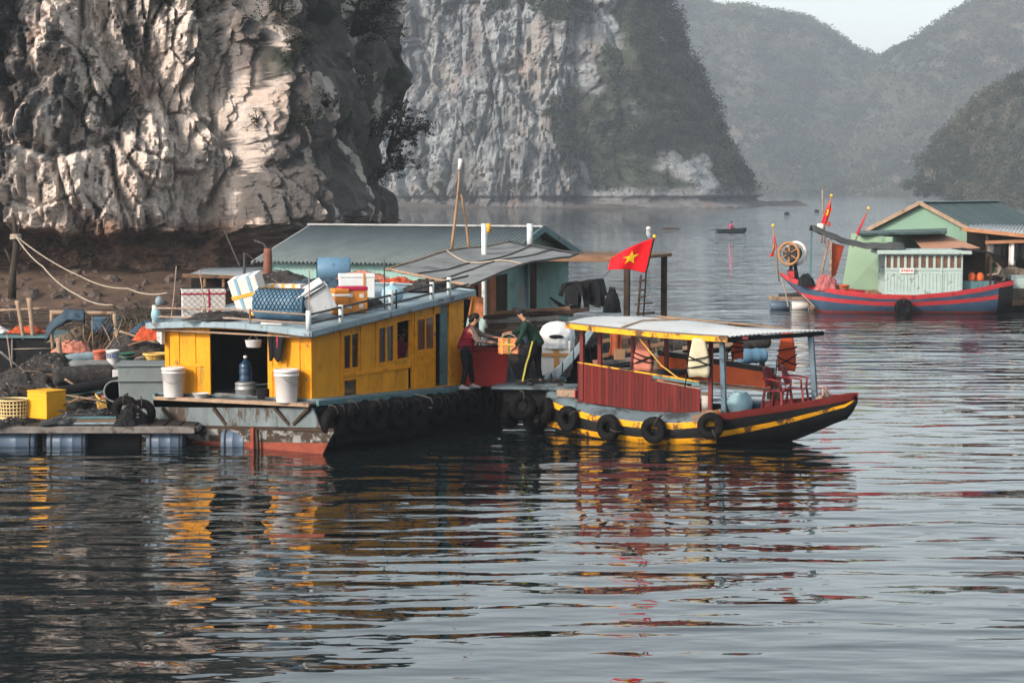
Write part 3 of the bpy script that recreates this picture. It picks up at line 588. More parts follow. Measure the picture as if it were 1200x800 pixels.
def heap(name, label, cat, c, dims, m, rz=0, seed=0, rough=.25, group=None, cords=0, fr=2.2):
    """a lumpy pile of net / cloth / rope with hanging cords"""
    a, b, h = dims
    def fn(u, v):
        th = 2 * math.pi * u; q = v
        x = math.cos(th) * q; y = math.sin(th) * q; z = max(0, 1 - q ** 2.2)
        k = 1 + min(rough, .27) * noise.fractal(Vector((x * fr + seed, y * fr, z * .5 + seed)), 1.0, 2.1, 3)
        fz = noise.fractal(Vector((x * 6 + seed, y * 6, seed)), .7, 2.2, 4) * z; k += .05 * noise.noise(Vector((x * 13, y * 13, seed)))
        return (x * a / 2 * k, y * b / 2 * k, max(0.0, z * h * k + (.11 * h + .02) * fz - .05 * h * abs(noise.noise(Vector((x * 11, y * 11, seed + 5))))))
    mb = MB(); mb.grid(fn, 84, 36)
    rr = random.Random(seed)
    for _ in range(cords):
        th = rr.uniform(0, 6.28); pts = []
        for i in range(7):
            u = (th / 6.283 + i * .03 * rr.uniform(.4, 1.6)) % 1; pts.append(Vector(fn(u, .15 + .85 * i / 6)) + Vector((0, 0, .02)))
        mb.tube(pts, rr.uniform(.004, .009), 4, rr.choice((1, 2, 2)))
    hp = mb.build(name, [m, PALEW, ROPED], loc=c, rz=rz, label=label, cat=cat, group=group)
    if cat == 'net' and cords:
        mb = MB()
        for _ in range(5 + cords): p_ = Vector(fn(rr.random(), rr.uniform(.2, .95))); mb.sphere(p_ + Vector((0, 0, .02)), (.034, .02, .02), 8, 6, rr.choice((0, 0, 1)))
        mb.build('net_floats', [GREYW, BRW], hp)
    return hp
def rope(name, label, pts, r=.012, m=ROPE, sag=0.0, cat='rope', group=None):
    P = []
    for i in range(len(pts) - 1):
        for k in range(10):
            f = k / 10; p = Vector(pts[i]).lerp(Vector(pts[i + 1]), f); p.z -= sag * 4 * f * (1 - f); P.append(p)
    P.append(Vector(pts[-1])); return MB().tube(P, r, 6).build(name, m, world=True, label=label, cat=cat, group=group)
def pole(name, label, a, b, r, m=BAMB, cat='pole', group=None, r2=None, knots=True):
    a, b = Vector(a), Vector(b); n = 9; pts = []; rr = []
    for i in range(n):
        f = i / (n - 1); pts.append(a.lerp(b, f) + Vector((.012 * math.sin(f * 5 + a.x), .01 * math.cos(f * 4 + a.y), 0)) * min(1, (b - a).length / 2)); rr.append((r + ((r2 or r * .8) - r) * f) * (1.08 if knots and i % 2 else 1))
    return MB().tube(pts, rr, 8).build(name, m, world=True, label=label, cat=cat, group=group)
def flag(parent_loc, label, pole_pts, P, star, su=26, sv=18, pole_m=BKSTR, pole_r=.018, finial=True):
    """P(u,v): cloth surface, u from hoist to fly; star=(u0,v0,radius in u) or None"""
    t = thing('flag', label, 'flag', parent_loc)
    L = lambda p: Vector(p) - Vector(parent_loc)
    MB().tube([L(p) for p in pole_pts], pole_r, 7).build('flag_pole', pole_m, t)
    if finial: MB().sphere(L(pole_pts[-1]), pole_r * 2, 10, 6).build('finial', STAR, t)
    cl = MB(); cl.grid(lambda u, v: L(P(u, v)), su, sv); cloth = cl.build('cloth', FLAG, t, solid=.004)
    if star:
        u0, v0, ru, asp = star; mb = MB()
        for side in (1, -1):
            def sp(u, v):
                e = .01; p = Vector(P(u, v)); n_ = (Vector(P(u + e, v)) - p).cross(Vector(P(u, v + e)) - p).normalized(); return L(p + n_ * .009 * side)
            for k in range(10):
                a0 = math.pi / 2 + k * math.pi / 5; a1 = a0 + math.pi / 5
                r0 = 1 if k % 2 == 0 else .40; r1 = 1 if k % 2 else .40; nn = 5
                for i in range(nn):
                    f0, f1 = i / nn, (i + 1) / nn
                    q = [(u0 + ru * f * r * math.cos(a), v0 + ru * asp * f * r * math.sin(a)) for f, r, a in ((f0, r0, a0), (f1, r0, a0), (f1, r1, a1), (f0, r1, a1))]
                    mb.add([sp(*x) for x in q], [(0, 1, 2, 3)])
        mb.build('star', STAR, cloth)
    return t
def cells(mb, P, N, us, vs, holes, mi=0):
    """wall of thickness N over surface P(u,v), left open where holes say so"""
    us = sorted(set(us) | {h[0] for h in holes} | {h[1] for h in holes}); vs = sorted(set(vs) | {h[2] for h in holes} | {h[3] for h in holes}); N = Vector(N)
    for a, b in zip(us, us[1:]):
        for c, d in zip(vs, vs[1:]):
            mu, mv = (a + b) / 2, (c + d) / 2
            if b - a < 1e-4 or d - c < 1e-4 or any(h[0] < mu < h[1] and h[2] < mv < h[3] for h in holes): continue
            q = [Vector(P(*x)) for x in ((a, c), (b, c), (b, d), (a, d))]
            mb.hexa([q[0], q[1], q[1] + N, q[0] + N, q[3], q[2], q[2] + N, q[3] + N], mi)
    return mb

# ------------------------------------------------------------------ yellow houseboat
O = G(365, 470, 1.0); YF = Frame(O.x, O.y, 57)
yb = thing('houseboat', 'yellow wooden houseboat with a blue grey roof full of boxes and tyres along its side', 'boat', YF.o, 57)
TL = YF.ps(194, 462).y; TC = (TL - .15) / 2; HWY = TC + .30
def zd(s, t): return 1.0 - .028 * s - .022 * t + (.03 * (s - 5) ** 2 if s > 5 else 0)
def yhw(s): return HWY * (1 - max(0, (s - 4.6) / 3.6) ** 2.3) if s > 4.6 else HWY
ys = [-.2, 1, 2.5, 4, 4.6, 5.2, 5.8, 6.4, 7, 7.5, 7.9, 8.15]
st = []
for s in ys:
    h_ = max(yhw(s), .12); z0 = zd(s, TC) - .06; lift = .6 * max(0, (s - 6) / 2.2) ** 2
    st.append((s, [(h_, z0), (h_ + .02, z0 - .15), (h_ * .97, .52 + lift * .4), (h_ * .86, .16 + lift), (h_ * .66, -.35 + lift)]))
mb = MB(); loft_hull(mb, st, 4, lambda s, j: (0, 0, 1, 2)[min(j, 3)] if j < 4 else 2, TC)
mb.build('hull', [BLK, BLK, BLK], yb)
# transom with peeling white paint above the red boot, fixed on the stern
tp = lambda px, py, s=-.26: YF.ps(px, py, s)
mb = MB(); mb.prism([tp(208, 501), tp(391, 506), tp(384, 519), tp(224, 516)], (.05, 0, 0), 0); mb.prism([tp(224, 516.2), tp(384, 519.2), tp(374, 540), tp(242, 540)], (.05, 0, 0), 1)
mb.prism([tp(208, 497, -.28), tp(391, 502, -.28), tp(391, 505.7, -.28), tp(208, 500.7, -.28)], (.06, 0, 0), 2); mb.build('transom', [PEEL, REDB, DKW], yb)
mb = MB(); mb.prism([tp(172, 477, -.30), tp(366, 478, -.30), tp(376, 501, -.30), tp(220, 498, -.30), tp(188, 494, -.30)], (.05, 0, 0)); mb.build('stern_skirt', SKIRT, yb)
mb = MB(); a, b = tp(297, 501, -.32), tp(297, 545, -.32); mb.beam(a, b, .10, .08, 1); mb.beam(tp(301, 503, -.36), tp(303, 535, -.36), .05, .05, 0); mb.build('rudder_post', [DKW, REDB], yb)
# stern platform: planks on brackets
pA, pB = YF.pz(148, 468, .93), YF.pz(362, 473, 1.0); sP = (pB.x)
mb = MB()
tR, tLp = pB.y, pA.y
for k in range(4):
    s0 = sP + (0.02 - sP) * k / 4 + .006; s1 = sP + (0.02 - sP) * (k + 1) / 4 - .006
    mb.hexa([(s0, tR, zd(0, tR) - .045), (s1, tR, zd(0, tR) - .045), (s1, tLp, zd(0, tLp) - .045), (s0, tLp, zd(0, tLp) - .045), (s0, tR, zd(0, tR)), (s1, tR, zd(0, tR)), (s1, tLp, zd(0, tLp)), (s0, tLp, zd(0, tLp))], 0)
mb.beam((sP - .02, tR - .02, zd(0, tR) - .03), (sP - .02, tLp + .02, zd(0, tLp) - .03), .05, .075, 1)
plat = mb.build('stern_platform', [GREYW, PALEW], yb, bevel=.006)
for k, (x0, x1, xm) in enumerate(((190, 212, 207), (250, 270, 265), (322, 342, 339), (362, 340, 344))):
    MB().beam(YF.ps(x0, 478, sP + .05), YF.ps(xm, 497, -.30), .06, .06).build('bracket', DKW, yb)
# deck
mb = MB(); mb.grid(lambda a, b: (-.1 + 8.1 * a, TC + yhw(-.1 + 8.1 * a) * (2 * b - 1) * .995, zd(-.1 + 8.1 * a, TC + yhw(-.1 + 8.1 * a) * (2 * b - 1)) + .002), 30, 14); mb.build('deck', DECK, yb, solid=.05)
mb = MB(); 
for sg in (-1, 1):
    pts = [(s, TC + sg * (yhw(s) + .01), zd(s, TC + sg * yhw(s)) - .02) for s in np.linspace(-.2, 8.0, 22)]
    mb = MB()
    for p, q in zip(pts, pts[1:]): mb.beam(p, q, .07, .10)
    mb.build('rubbing_strake', TEAL, yb)
# cabin walls
CL = YF.pl(541, 455).x + .02
def ztop(s): return 2.40 + .098 * s
def side(u, v): return Vector((u, 0, zd(u, 0) + v * (ztop(u) - zd(u, 0))))
def hole(x0, y0, x1, y1):
    a, b = YF.pl(x0, y1), YF.pl(x1, y0); m = (a.x + b.x) / 2
    v = lambda z: (z - zd(m, 0)) / (ztop(m) - zd(m, 0)); return (a.x, b.x, max(v(a.z), 0.0), min(v(b.z), 1.0))
W1 = hole(402, 389, 421, 434); W1b = hole(402, 442, 419, 468); W2 = hole(443, 380, 462, 427); W3 = hole(464, 373, 481, 423); SL = hole(478.5, 428, 483, 456); D1 = hole(487, 369, 508, 456); D2 = hole(507.5, 366, 525, 453)
mb = MB(); cells(mb, side, (0, .05, 0), [0, CL], [0, 1], [W1, W1b, W2, W3, SL, D2])
mb.build('side_wall', YEL, yb)
mb = MB()   # battens, rails and corner posts standing proud of the boards
def sbat(u0, u1, v0, v1, pr=.025):
    q = [side(u0, v0), side(u1, v0), side(u1, v1), side(u0, v1)]; n_ = Vector((0, -pr, 0)); mb.hexa([q[0] + n_, q[1] + n_, q[1] + Vector((0, -.001, 0)), q[0] + Vector((0, -.001, 0)), q[3] + n_, q[2] + n_, q[2] + Vector((0, -.001, 0)), q[3] + Vector((0, -.001, 0))])
vm = (W1[2] - .03)
sbat(-.03, .05, 0, 1, .03); sbat(W1[0] - .09, W1[0] - .03, 0, 1); sbat(.05, W1[0] - .09, .955, 1, .02); sbat(W1[0] - .03, W2[1] + .55, vm - .055, vm, .03); sbat(W1[1] + .03, W1[1] + .075, vm, .96); sbat(W2[0] - .09, W2[0] - .03, vm, .96); sbat(W3[1] + .02, W3[1] + .08, vm, 1); sbat(D1[0] - .06, D1[0], 0, .97, .03); sbat(D1[1] - .02, D1[1] + .035, 0, .97, .034); sbat(D2[1], CL + .03, 0, 1, .03)
sbat(W1[0], CL, .965, 1, .032); sbat(.05, CL, 0, .035, .02)
for u in (W1[1] + .34, W1[1] + .74, W2[1] + .12): sbat(u, u + .035, .04, vm - .06, .015)
mb.build('side_framing', YELD, yb, bevel=.005)
def pane_window(hl, name, bars, gm=GLASS):
    fr = MB(); e = .035; u0, u1, v0, v1 = hl; dv = e / 1.5
    def fb(a, b, c, d):
        q = [side(a, c), side(b, c), side(b, d), side(a, d)]; o1, o2 = Vector((0, -.012, 0)), Vector((0, .04, 0)); fr.hexa([q[0] + o1, q[1] + o1, q[1] + o2, q[0] + o2, q[3] + o1, q[2] + o1, q[2] + o2, q[3] + o2])
    fb(u0, u0 + e, v0, v1); fb(u1 - e, u1, v0, v1); fb(u0 + e, u1 - e, v0, v0 + dv); fb(u0 + e, u1 - e, v1 - dv, v1)
    for k in range(bars): c = u0 + (u1 - u0) * (k + 1) / (bars + 1); fb(c - .02, c + .02, v0 + dv, v1 - dv)
    f = fr.build(name, YELD, yb)
    if gm:
        q = [side(u0 + e, v0 + dv), side(u1 - e, v0 + dv), side(u1 - e, v1 - dv), side(u0 + e, v1 - dv)]; MB().add([p + Vector((0, .022, 0)) for p in q], [(0, 1, 2, 3)]).build('pane', gm, f)
pane_window(W1, 'window', 1); pane_window(W2, 'window', 1); pane_window(W3, 'window', 0, None); pane_window(W1b, 'hatch_opening', 0)
mb = MB(); u0, u1, v0, v1 = D1
def dbat(a, b, c, d, pr, mi=0):
    q = [side(a, c), side(b, c), side(b, d), side(a, d)]; n_ = Vector((0, -pr, 0)); k = Vector((0, -.002, 0)); mb.hexa([q[0] + n_, q[1] + n_, q[1] + k, q[0] + k, q[3] + n_, q[2] + n_, q[2] + k, q[3] + k], mi)
dbat(u0, u1, .02, v1, .02); mvd = v0 + (v1 - v0) * .5
for a, b, c, d in ((u0, u0 + .04, .02, v1), (u1 - .04, u1, .02, v1), (u0, u1, mvd - .02, mvd + .02), (u0, u1, .02, .06), ((u0 + u1) / 2 - .02, (u0 + u1) / 2 + .02, .06, v1)): dbat(a, b, c, d, .034)
dr = mb.build('door', YELD, yb)
mb = MB()
for a, b in ((u0 + .05, (u0 + u1) / 2 - .03), ((u0 + u1) / 2 + .03, u1 - .05)):
    dbat(a, b, mvd + .035, v1 - .03, .024)
mb.build('pane', GLASSW, dr)
mb = MB(); a = D2[0] + (D2[1] - D2[0]) * .5
q = [side(a, .01), side(D2[1] - .03, .01), side(D2[1] - .03, .93), side(a, .93)]; mb.hexa([q[0], q[1], q[1] + Vector((0, .03, 0)), q[0] + Vector((0, .03, 0)), q[3], q[2], q[2] + Vector((0, .03, 0)), q[3] + Vector((0, .03, 0))]); mb.build('teal_door_panel', TEAL, yb)
# stern wall with the wide doorway
dl, drr = YF.ps(246, 460).y, YF.ps(314, 465).y
def endw(u, v): return Vector((0, u, zd(0, u) + v * (2.40 - zd(0, u))))
mb = MB(); cells(mb, endw, (.05, 0, 0), [.03, TL], [0, 1], [(drr, dl, 0.0, .97)]); mb.build('stern_wall', YEL, yb)
mb = MB()
def ebat(u0, u1, v0, v1, pr=.02):
    q = [endw(u0, v0), endw(u1, v0), endw(u1, v1), endw(u0, v1)]; n_ = Vector((-pr, 0, 0)); k = Vector((-.001, 0, 0)); mb.hexa([q[0] + n_, q[1] + n_, q[1] + k, q[0] + k, q[3] + n_, q[2] + n_, q[2] + k, q[3] + k])
tx = lambda px: YF.ps(px, 430).y
sf = []
for a, b in ((316, 320), (328, 329.5), (336, 337.5), (350, 352), (358, 365)): ebat(tx(b), tx(a), 0, 1)
for a, b in ((194, 199), (205, 211), (227, 230), (241, 247)): sf.append((tx(b), tx(a), 0, 1, .02))
for a, b, c in ((316, 350, .42), (316, 350, .955)): ebat(tx(b), tx(a), c, c + .045, .018)
mb.build('stern_framing', YELD, yb, bevel=.005); mb = MB()
for q_ in sf: ebat(*q_)
for a, b, c in ((211, 241, .42), (211, 241, .955), (211, 241, .0)): ebat(tx(b), tx(a), c, c + .045, .018)
mb.build('stern_framing', YELD, yb, bevel=.005)
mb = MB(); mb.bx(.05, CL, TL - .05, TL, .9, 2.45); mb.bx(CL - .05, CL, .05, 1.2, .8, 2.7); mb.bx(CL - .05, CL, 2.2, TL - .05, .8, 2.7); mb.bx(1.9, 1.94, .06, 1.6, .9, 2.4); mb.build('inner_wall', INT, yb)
mb = MB(); zz = lambda t: zd(CL, t)
mb.beam((CL + .03, .0, zz(0)), (CL + .50, .0, 2.86), .07, .06); mb.build('raked_front_post', YELD, yb); MB().beam((CL + .03, 2.4, zz(0)), (CL + .45, 2.4, 2.86), .07, .06).build('raked_front_post', YELD, yb)
MB().add([(CL + .06, .04, 1.75), (CL + .06, 2.35, 1.75), (CL + .42, 2.35, 2.78), (CL + .42, .04, 2.78)], [(0, 1, 2, 3)]).build('windscreen', GLASS, yb)
# roof slab with a thick painted edge, slightly crowned
RE = YF.pl(555, 346, -.2).x
def rf(a, b):
    s = -.30 + (RE + .30) * a; t = -.22 + (TL + .42) * b; return (s, t, 2.44 + .0985 * s + .10 * math.sin(math.pi * b))
mb = MB(); mb.grid(rf, 14, 12); roof_o = mb.build('roof', BGR, yb, solid=.05)
mb = MB(); R4 = [(-.32, -.24), (RE, -.24), (RE, TL + .22), (-.32, TL + .22)]
for (a, b), (c, d) in zip(R4, R4[1:] + R4[:1]):
    n_ = 8
    for k in range(n_):
        f0, f1 = k / n_, (k + 1) / n_; p = [(a + (c - a) * f, b + (d - b) * f) for f in (f0, f1)]
        z_ = [2.44 + .0985 * s + .10 * math.sin(math.pi * min(1, max(0, (t + .22) / (TL + .42)))) for s, t in p]
        mb.beam((p[0][0], p[0][1], z_[0] - .035), (p[1][0], p[1][1], z_[1] - .035), .06, .125)
mb.build('fascia', BGR, roof_o, bevel=.012)
mb = MB(); mb.beam((-.20, -.2, 2.30), (-.20, TL + .15, 2.30), .04, .035); mb.beam((-.25, -.17, 2.295), (RE - .1, -.17, 2.30 + .0985 * RE), .03, .03); mb.build('eave_batten', PALEW, yb)
def zr(s, t): return 2.44 + .0985 * s + .10 * math.sin(math.pi * min(1, max(0, (t + .22) / (TL + .42)))) + .003
# railing along the stern edge and the near side of the roof
rail = thing('roof_rail', 'rusty two bar pipe railing with pale stub posts round the houseboat roof', 'railing', YF.W(0, 0, 2.45), 57)
mb = MB(); q = Vector((0, 0, 2.45))
for h_ in (.13, .31): mb.tube([Vector((-.2, TL + .1, 2.44 + h_)) - q, Vector((-.2, TL * .5, 2.48 + h_)) - q, Vector((-.2, -.1, 2.44 + h_)) - q], .022, 7)
mb.build('stern_bar', RAIL, rail)
mb = MB()
for h_ in (.13, .31): mb.tube([Vector((s, -.12, zr(s, 0) + h_ * (1 if s < 4 else 1.05))) - q for s in np.linspace(-.2, RE - .1, 6)], .024, 7)
mb.build('side_bar', RAILD, rail)
for s, t, m_, r_, hh in ((-.2, -.1, PIPEW, .055, .40), (.85, -.1, PIPEW, .05, .36), (2.55, -.1, PIPEW, .055, .42), (2.75, -.1, RAILD, .02, .40), (4.05, -.1, PIPEW, .05, .38), (4.7, -.1, PIPEW, .05, .40), (-.2, TL * .36, RAIL, .02, .31), (-.2, TL * .68, RAIL, .02, .31), (-.2, TL + .1, PIPEW, .05, .38)):
    MB().tube([Vector((s, t, zr(s, t))) - q, Vector((s, t, zr(s, t) + hh)) - q], r_, 10).build('rail_post', m_, rail)

# tyres along the dark side
ty = tyre_proto('tyre', .31, .10, 'black tyre hanging in the crowded row along the dark side of the yellow houseboat', 'tyres along the yellow houseboat')
spots = [(s, zd(s, 0) - .36 + random.uniform(-.07, .05)) for s in np.arange(-.02, 7.6, .36)]
for k, (s, z) in enumerate(spots):
    t = TC - max(yhw(s), .2) - .13 - random.uniform(0, .05); e = .05; sl_ = (yhw(s + e) - yhw(s - e)) / (2 * e)
    p = YF.W(s, t - (0 if k % 2 else .09), z); rz = 57 - math.degrees(math.atan(sl_)) + random.uniform(-9, 9)
    if k == 0: ty.location = p; ty.rotation_euler = (0, 0, R_(rz)); ty['label'] = 'black tyre with open centre hanging at the stern corner of the yellow houseboat'; del ty['group']
    else:
        o = dup(ty, p, rz, 'black tyre hanging in the crowded row along the dark side of the yellow houseboat'); o['group'] = 'tyres along the yellow houseboat'
        o.rotation_euler = (random.uniform(-.10, .10), random.uniform(-.3, .3), R_(rz))
for k in range(6):
    s = .8 + k * 1.15; t = TC - yhw(s) - .04
    w_ = 1.2
    def cl_(a, b, s=s, k=k): return (s - .6 + w_ * a, TC - yhw(s) - .06 - .08 * math.sin(b * 3) - .04 * noise.noise(Vector((a * 5 + k, b * 4, 2))), zd(s, 0) - .05 - .85 * b + .06 * noise.noise(Vector((a * 6, k, 3))))
    mb = MB(); mb.grid(cl_, 14, 12); mb.build('fender_sheet', CLB, yb, solid=.01)
rope('mooring_line', 'pale rope loop drooping over the tyres of the yellow houseboat', [YF.W(3.0, -.4, zd(3, 0)), YF.W(3.25, -.62, zd(3, 0) - .1), YF.W(3.45, -.6, zd(3, 0) - .32), YF.W(3.2, -.62, zd(3, 0) - .3)], .012)
# things on the stern platform
def on_plat(px, py, s=-.35): p = YF.ps(px, py, s); return YF.W(s, p.y, zd(0, p.y) + .002)
bucket('bucket', 'tall white lidded bucket beside the left door jamb of the yellow cabin', on_plat(203.5, 466), .235, .62)
bucket('bucket', 'tall white lidded bucket on the right of the cabin doorway, above the stern corner', on_plat(336, 472), .245, .66, rz=70)
mb = MB(); mb.lathe([(.10, 0), (.11, .01), (.17, .10), (.18, .105), (.165, .095), (.10, .02)], n=24); mb.build('basin', PLW, loc=on_plat(235, 465), label='small shallow white bowl on the stern platform near the left bucket', cat='bowl')
def in_door(px, py, s): p = YF.ps(px, py, s); return YF.W(s, p.y, zd(0, p.y) + .004)
t = thing('stacked_pot', 'dented aluminium pot with a lid standing in the cabin doorway under a blue water bottle', 'pot', in_door(288, 467, .15))
MB().lathe([(.20, 0), (.21, .02), (.21, .16), (.225, .17), (.225, .19), (.21, .20), (.215, .27)], n=28).build('pot_body', STEEL, t); MB().lathe([(.225, .272), (.225, .30), (.15, .33), (.02, .335)], n=28).build('lid', STEEL, t)
p = in_door(288, 467, .15); t = thing('water_bottle', 'blue translucent water cooler bottle standing on the aluminium pot', 'bottle', p + Vector((0, 0, .335)))
MB().lathe([(.13, 0), (.135, .02), (.135, .10), (.128, .12), (.135, .14), (.135, .24), (.128, .26), (.135, .28), (.13, .34), (.06, .42), (.035, .44), (.035, .47)], n=24).build('bottle_body', mat('blue_bottle', (.010, .035, .075), .15), t); MB().lathe([(.04, .472), (.04, .52), (.03, .525)], n=14).build('cap', PLW, t)
mb = MB(); mb.lathe([(.12, 0), (.13, .01), (.14, .20), (.14, .22), (.12, .21), (.11, .03)], n=20); mb.build('cooking_pot', CLB, loc=in_door(309, 469, -.02), label='black cooking pot beside the aluminium pot at the doorway', cat='pot')
mb = MB(); mb.bx(-.5, .5, -.05, .05, 0, .07); mb.build('door_sill_plank', GREYW, loc=in_door(275, 466, .06), rz=147, label='grey plank lying across the threshold of the cabin doorway', cat='plank')
mb = MB(); mb.bx(-.7, .7, -.25, .25, 0, .45); mb.bx(-.72, .72, -.27, .27, .452, .48); mb.build('bench', GREYW, loc=YF.W(1.5, TC - .55, zd(1.5, 1.4) + .01), rz=147, label='low grey bench inside the dark cabin, right of the blue bottle', cat='bench')
t = thing('hanging_basket', 'small white plastic basket hanging from the eave over the cabin doorway', 'basket', YF.W(-.12, YF.ps(297, 392, -.12).y, 2.03), 57)
MB().lathe([(.13, 0), (.15, .02), (.17, .14), (.18, .15), (.165, .14), (.13, .03)], n=20).build('basket_body', FOAMG, t); MB().tube([(0, -.15, .14), (0, 0, .27), (0, .15, .14)], .006, 5).build('string', ROPE, t)
mb = MB(); mb.grid(lambda a, b: (-.09 - .05 * math.sin(a * 7) - .05 * b, -.05 + .42 * (a - .5) * (1 - .35 * b + .12 * math.sin(a * 19)), -.40 * b - .10 * abs(math.sin(a * 8)) * b), 16, 10)
mb.build('gloves', CLB, loc=YF.W(-.06, YF.ps(328, 400).y, 2.28), rz=57, solid=.05, label='bunch of black gloves and rags hanging beside the right jamb of the cabin doorway', cat='gloves')
MB().tube([(0, 0, 0), (0.01, .02, -.14), (0, 0, -.22)], .016, 6).build('tie', mat('pink_tie', (.6, .03, .10), .7), loc=YF.W(-.17, YF.ps(331, 400).y, 2.27), label='short pink tie hanging by the black gloves', cat='ribbon')
mb = MB()
for k in range(3): mb.bx(-.06, .06, -.07 + .05 * k, -.03 + .05 * k, -.28 + .03 * k, 0)
mb.build('hanging_mug', FOAMG, loc=YF.W(-.14, TL - .02, 2.27), rz=57, bevel=.015, label='pale cloth bundle hanging at the left corner of the cabin eave', cat='cloth')
# cargo on the roof
def on_roof(px, t=None, s=None):
    q = YF.pl(px, 350, t) if s is None else YF.ps(px, 350, s); return YF.W(q.x, q.y, zr(q.x, q.y)), q
p, _ = on_roof(238, s=.40); foam_box('foam_box', 'large netted white box with crimson tape at the stern corner of the houseboat roof', 'box', p, (.90, .54, .60), 12, tapes=(('x', .12, .035, TAPER), ('z', .36, .03, TAPER)), net=True)
p, _ = on_roof(300, s=.55); M = Matrix.Rotation(R_(-14), 4, 'Y') @ Matrix.Rotation(R_(12), 4, 'X')
foam_box('foam_box', 'leaning white box with blue stripes and an orange tape band propped against the blue drum', 'box', p + Vector((0, 0, .08)), (.62, .42, .82), -14, M, tapes=(('x', -.22, .06, TAPEB), ('x', .22, .06, TAPEB), ('z', .05, .07, TAPEO), ('z', -.46, .05, TAPEO)), lid=False, net=False)
p, _ = on_roof(330, s=.33); dr = thing('drum', 'blue plastic drum lying on its side under a diamond net on the houseboat roof', 'drum', p + Vector((0, .1, .335)), -16)
Mx = Matrix.Rotation(math.pi / 2, 4, 'Y')
MB().lathe([(.28, -.55), (.31, -.53), (.315, -.3), (.32, -.28), (.32, -.24), (.315, -.22), (.315, .22), (.32, .24), (.32, .28), (.315, .3), (.31, .53), (.29, .55)], Mx, 36).build('barrel', PLB, dr)
MB().lathe([(.288, .552), (.288, .57), (.24, .572), (.23, .56)], Mx, 30).build('drum_end', PLD, dr)
mb = MB(); net_wrap(mb, lambda u, v: (-.52 + 1.04 * u, -.328 * math.cos(math.pi * (v * 1.15 - .1)), -.328 * -1 * math.sin(math.pi * (v * 1.15 - .1))), 12, 8, .006); mb.build('netting', NETD, dr)
for (px, py, lab, d, rz, m_, tp_) in ((298, dict(s=1.15), 'red and white patterned sack wedged between the netted box and the leaning box', (.40, .34, .58), 20, CARD, ()),
        (335, dict(s=1.1), 'white box banded with orange tape behind the blue drum', (.74, .40, .62), -10, FOAM, (('x', -.3, .07, TAPEO), ('x', 0, .07, TAPEO), ('x', .3, .07, TAPEO))),
        (418, dict(t=1.5), 'pale flat box with grey lid lying behind the tilted white box', (.76, .5, .52), 8, FOAMG, (('x', .2, .05, TAPEBR),)),
        (413, dict(t=.42), 'orange foam box with white patches and a crimson lid near the roof railing', (.54, .46, .54), 18, ORGB, ()),
        (398, dict(t=.55), 'orange and white taped box squeezed against the tilted white box', (.30, .42, .52), 18, ORGB, (('z', -.2, .05, FOAM), ('z', .25, .05, FOAM)))):
    p, _ = on_roof(px, **py); t = foam_box('foam_box', lab, 'box', p, d, rz, m=m_, tapes=tp_, lidm=TAPER if 'crimson lid' in lab else None)
    if 'crimson lid' in lab:
        for x_, z_ in ((-.12, .12), (.13, .14), (-.1, .36), (.14, .35)): MB().bx(x_ - .045, x_ + .045, -.238, -.231, z_ - .04, z_ + .045).build('white_sticker', FOAM, t)
        for y_, z_ in ((-.1, .12), (.1, .26)): MB().bx(-.278, -.271, y_ - .045, y_ + .045, z_ - .04, z_ + .04).build('white_sticker', FOAM, t)
        for y_, z_ in ((-.1, .26), (.1, .12)): MB().bx(.271, .278, y_ - .045, y_ + .045, z_ - .04, z_ + .04).build('white_sticker', FOAM, t)
p, _ = on_roof(375, t=.42); M = Matrix.Rotation(R_(-24), 4, 'Y') @ Matrix.Rotation(R_(10), 4, 'X')
t = foam_box('foam_box', 'tilted white foam box with a lifted lid and dark strap beside the blue drum', 'box', p + Vector((0.04, 0, .20)), (.60, .42, .50), 10, M, m=FOAMG, lid=False)
MB().bx(-.31, .31, -.22, .22, .47, .51, M=M @ Matrix.Translation((0, 0, .055)) @ Matrix.Rotation(R_(-9), 4, 'Y')).build('lid', FOAMG, t, bevel=.01); MB().beam(M @ Vector((-.30, -.225, .42)), M @ Vector((.26, -.225, .50)), .03, .02).build('strap', BKSTR, t)
p, _ = on_roof(460, t=.45); t = thing('water_jug', 'round pale blue water jug at the bow end of the houseboat roof', 'jug', p)
MB().lathe([(.10, 0), (.18, .03), (.235, .12), (.24, .18), (.22, .26), (.15, .33), (.06, .35), (.05, .38)], n=28).build('jug_body', PLBL, t); MB().lathe([(.06, .382), (.06, .42), (.04, .425)], n=14).build('cap', PLW, t)
p, _ = on_roof(434, t=.55); heap('rope_heap', 'tangled pale rope coil between the orange box and the blue water jug', 'rope', p, (.7, .5, .16), NETH, 20, 3, .3, cords=9)
p, _ = on_roof(500, t=.7); heap('net_heap', 'loose dark net with pale floats lying near the bow edge of the houseboat roof', 'net', p, (1.1, .8, .22), NETH, 30, 5, .35, cords=7)
p, _ = on_roof(268, s=.12); heap('net_heap', 'flat black net folded behind the stern railing of the houseboat', 'net', p, (1.8, .7, .16), NETH, 10, 9, .3)
p, _ = on_roof(352, t=2.4); heap('tarpaulin_heap', 'crumpled slate tarpaulin spread behind the cargo boxes', 'tarpaulin', p + Vector((.2, 1.0, 0)), (2.2, 1.0, .42), TARPB, 10, 12, .3)
mb = MB(); mb.bx(-.26, .26, -.05, .05, 0, .05); mb.build('white_batten', FOAM, loc=YF.W(-.1, .9, zr(0, .9) + .002), rz=150, label='short white batten lying below the blue drum by the railing', cat='batten')
t = thing('mooring_buoy', 'two pale blue floats tied at the left corner of the houseboat roof', 'float', YF.W(-.18, TL + .05, 2.47), 57)
MB().sphere((0, .03, .14), (.10, .10, .15)).build('float_body', PLBL, t); MB().sphere((0.02, -.05, .43), (.08, .08, .10)).build('float_body', BGR, t)
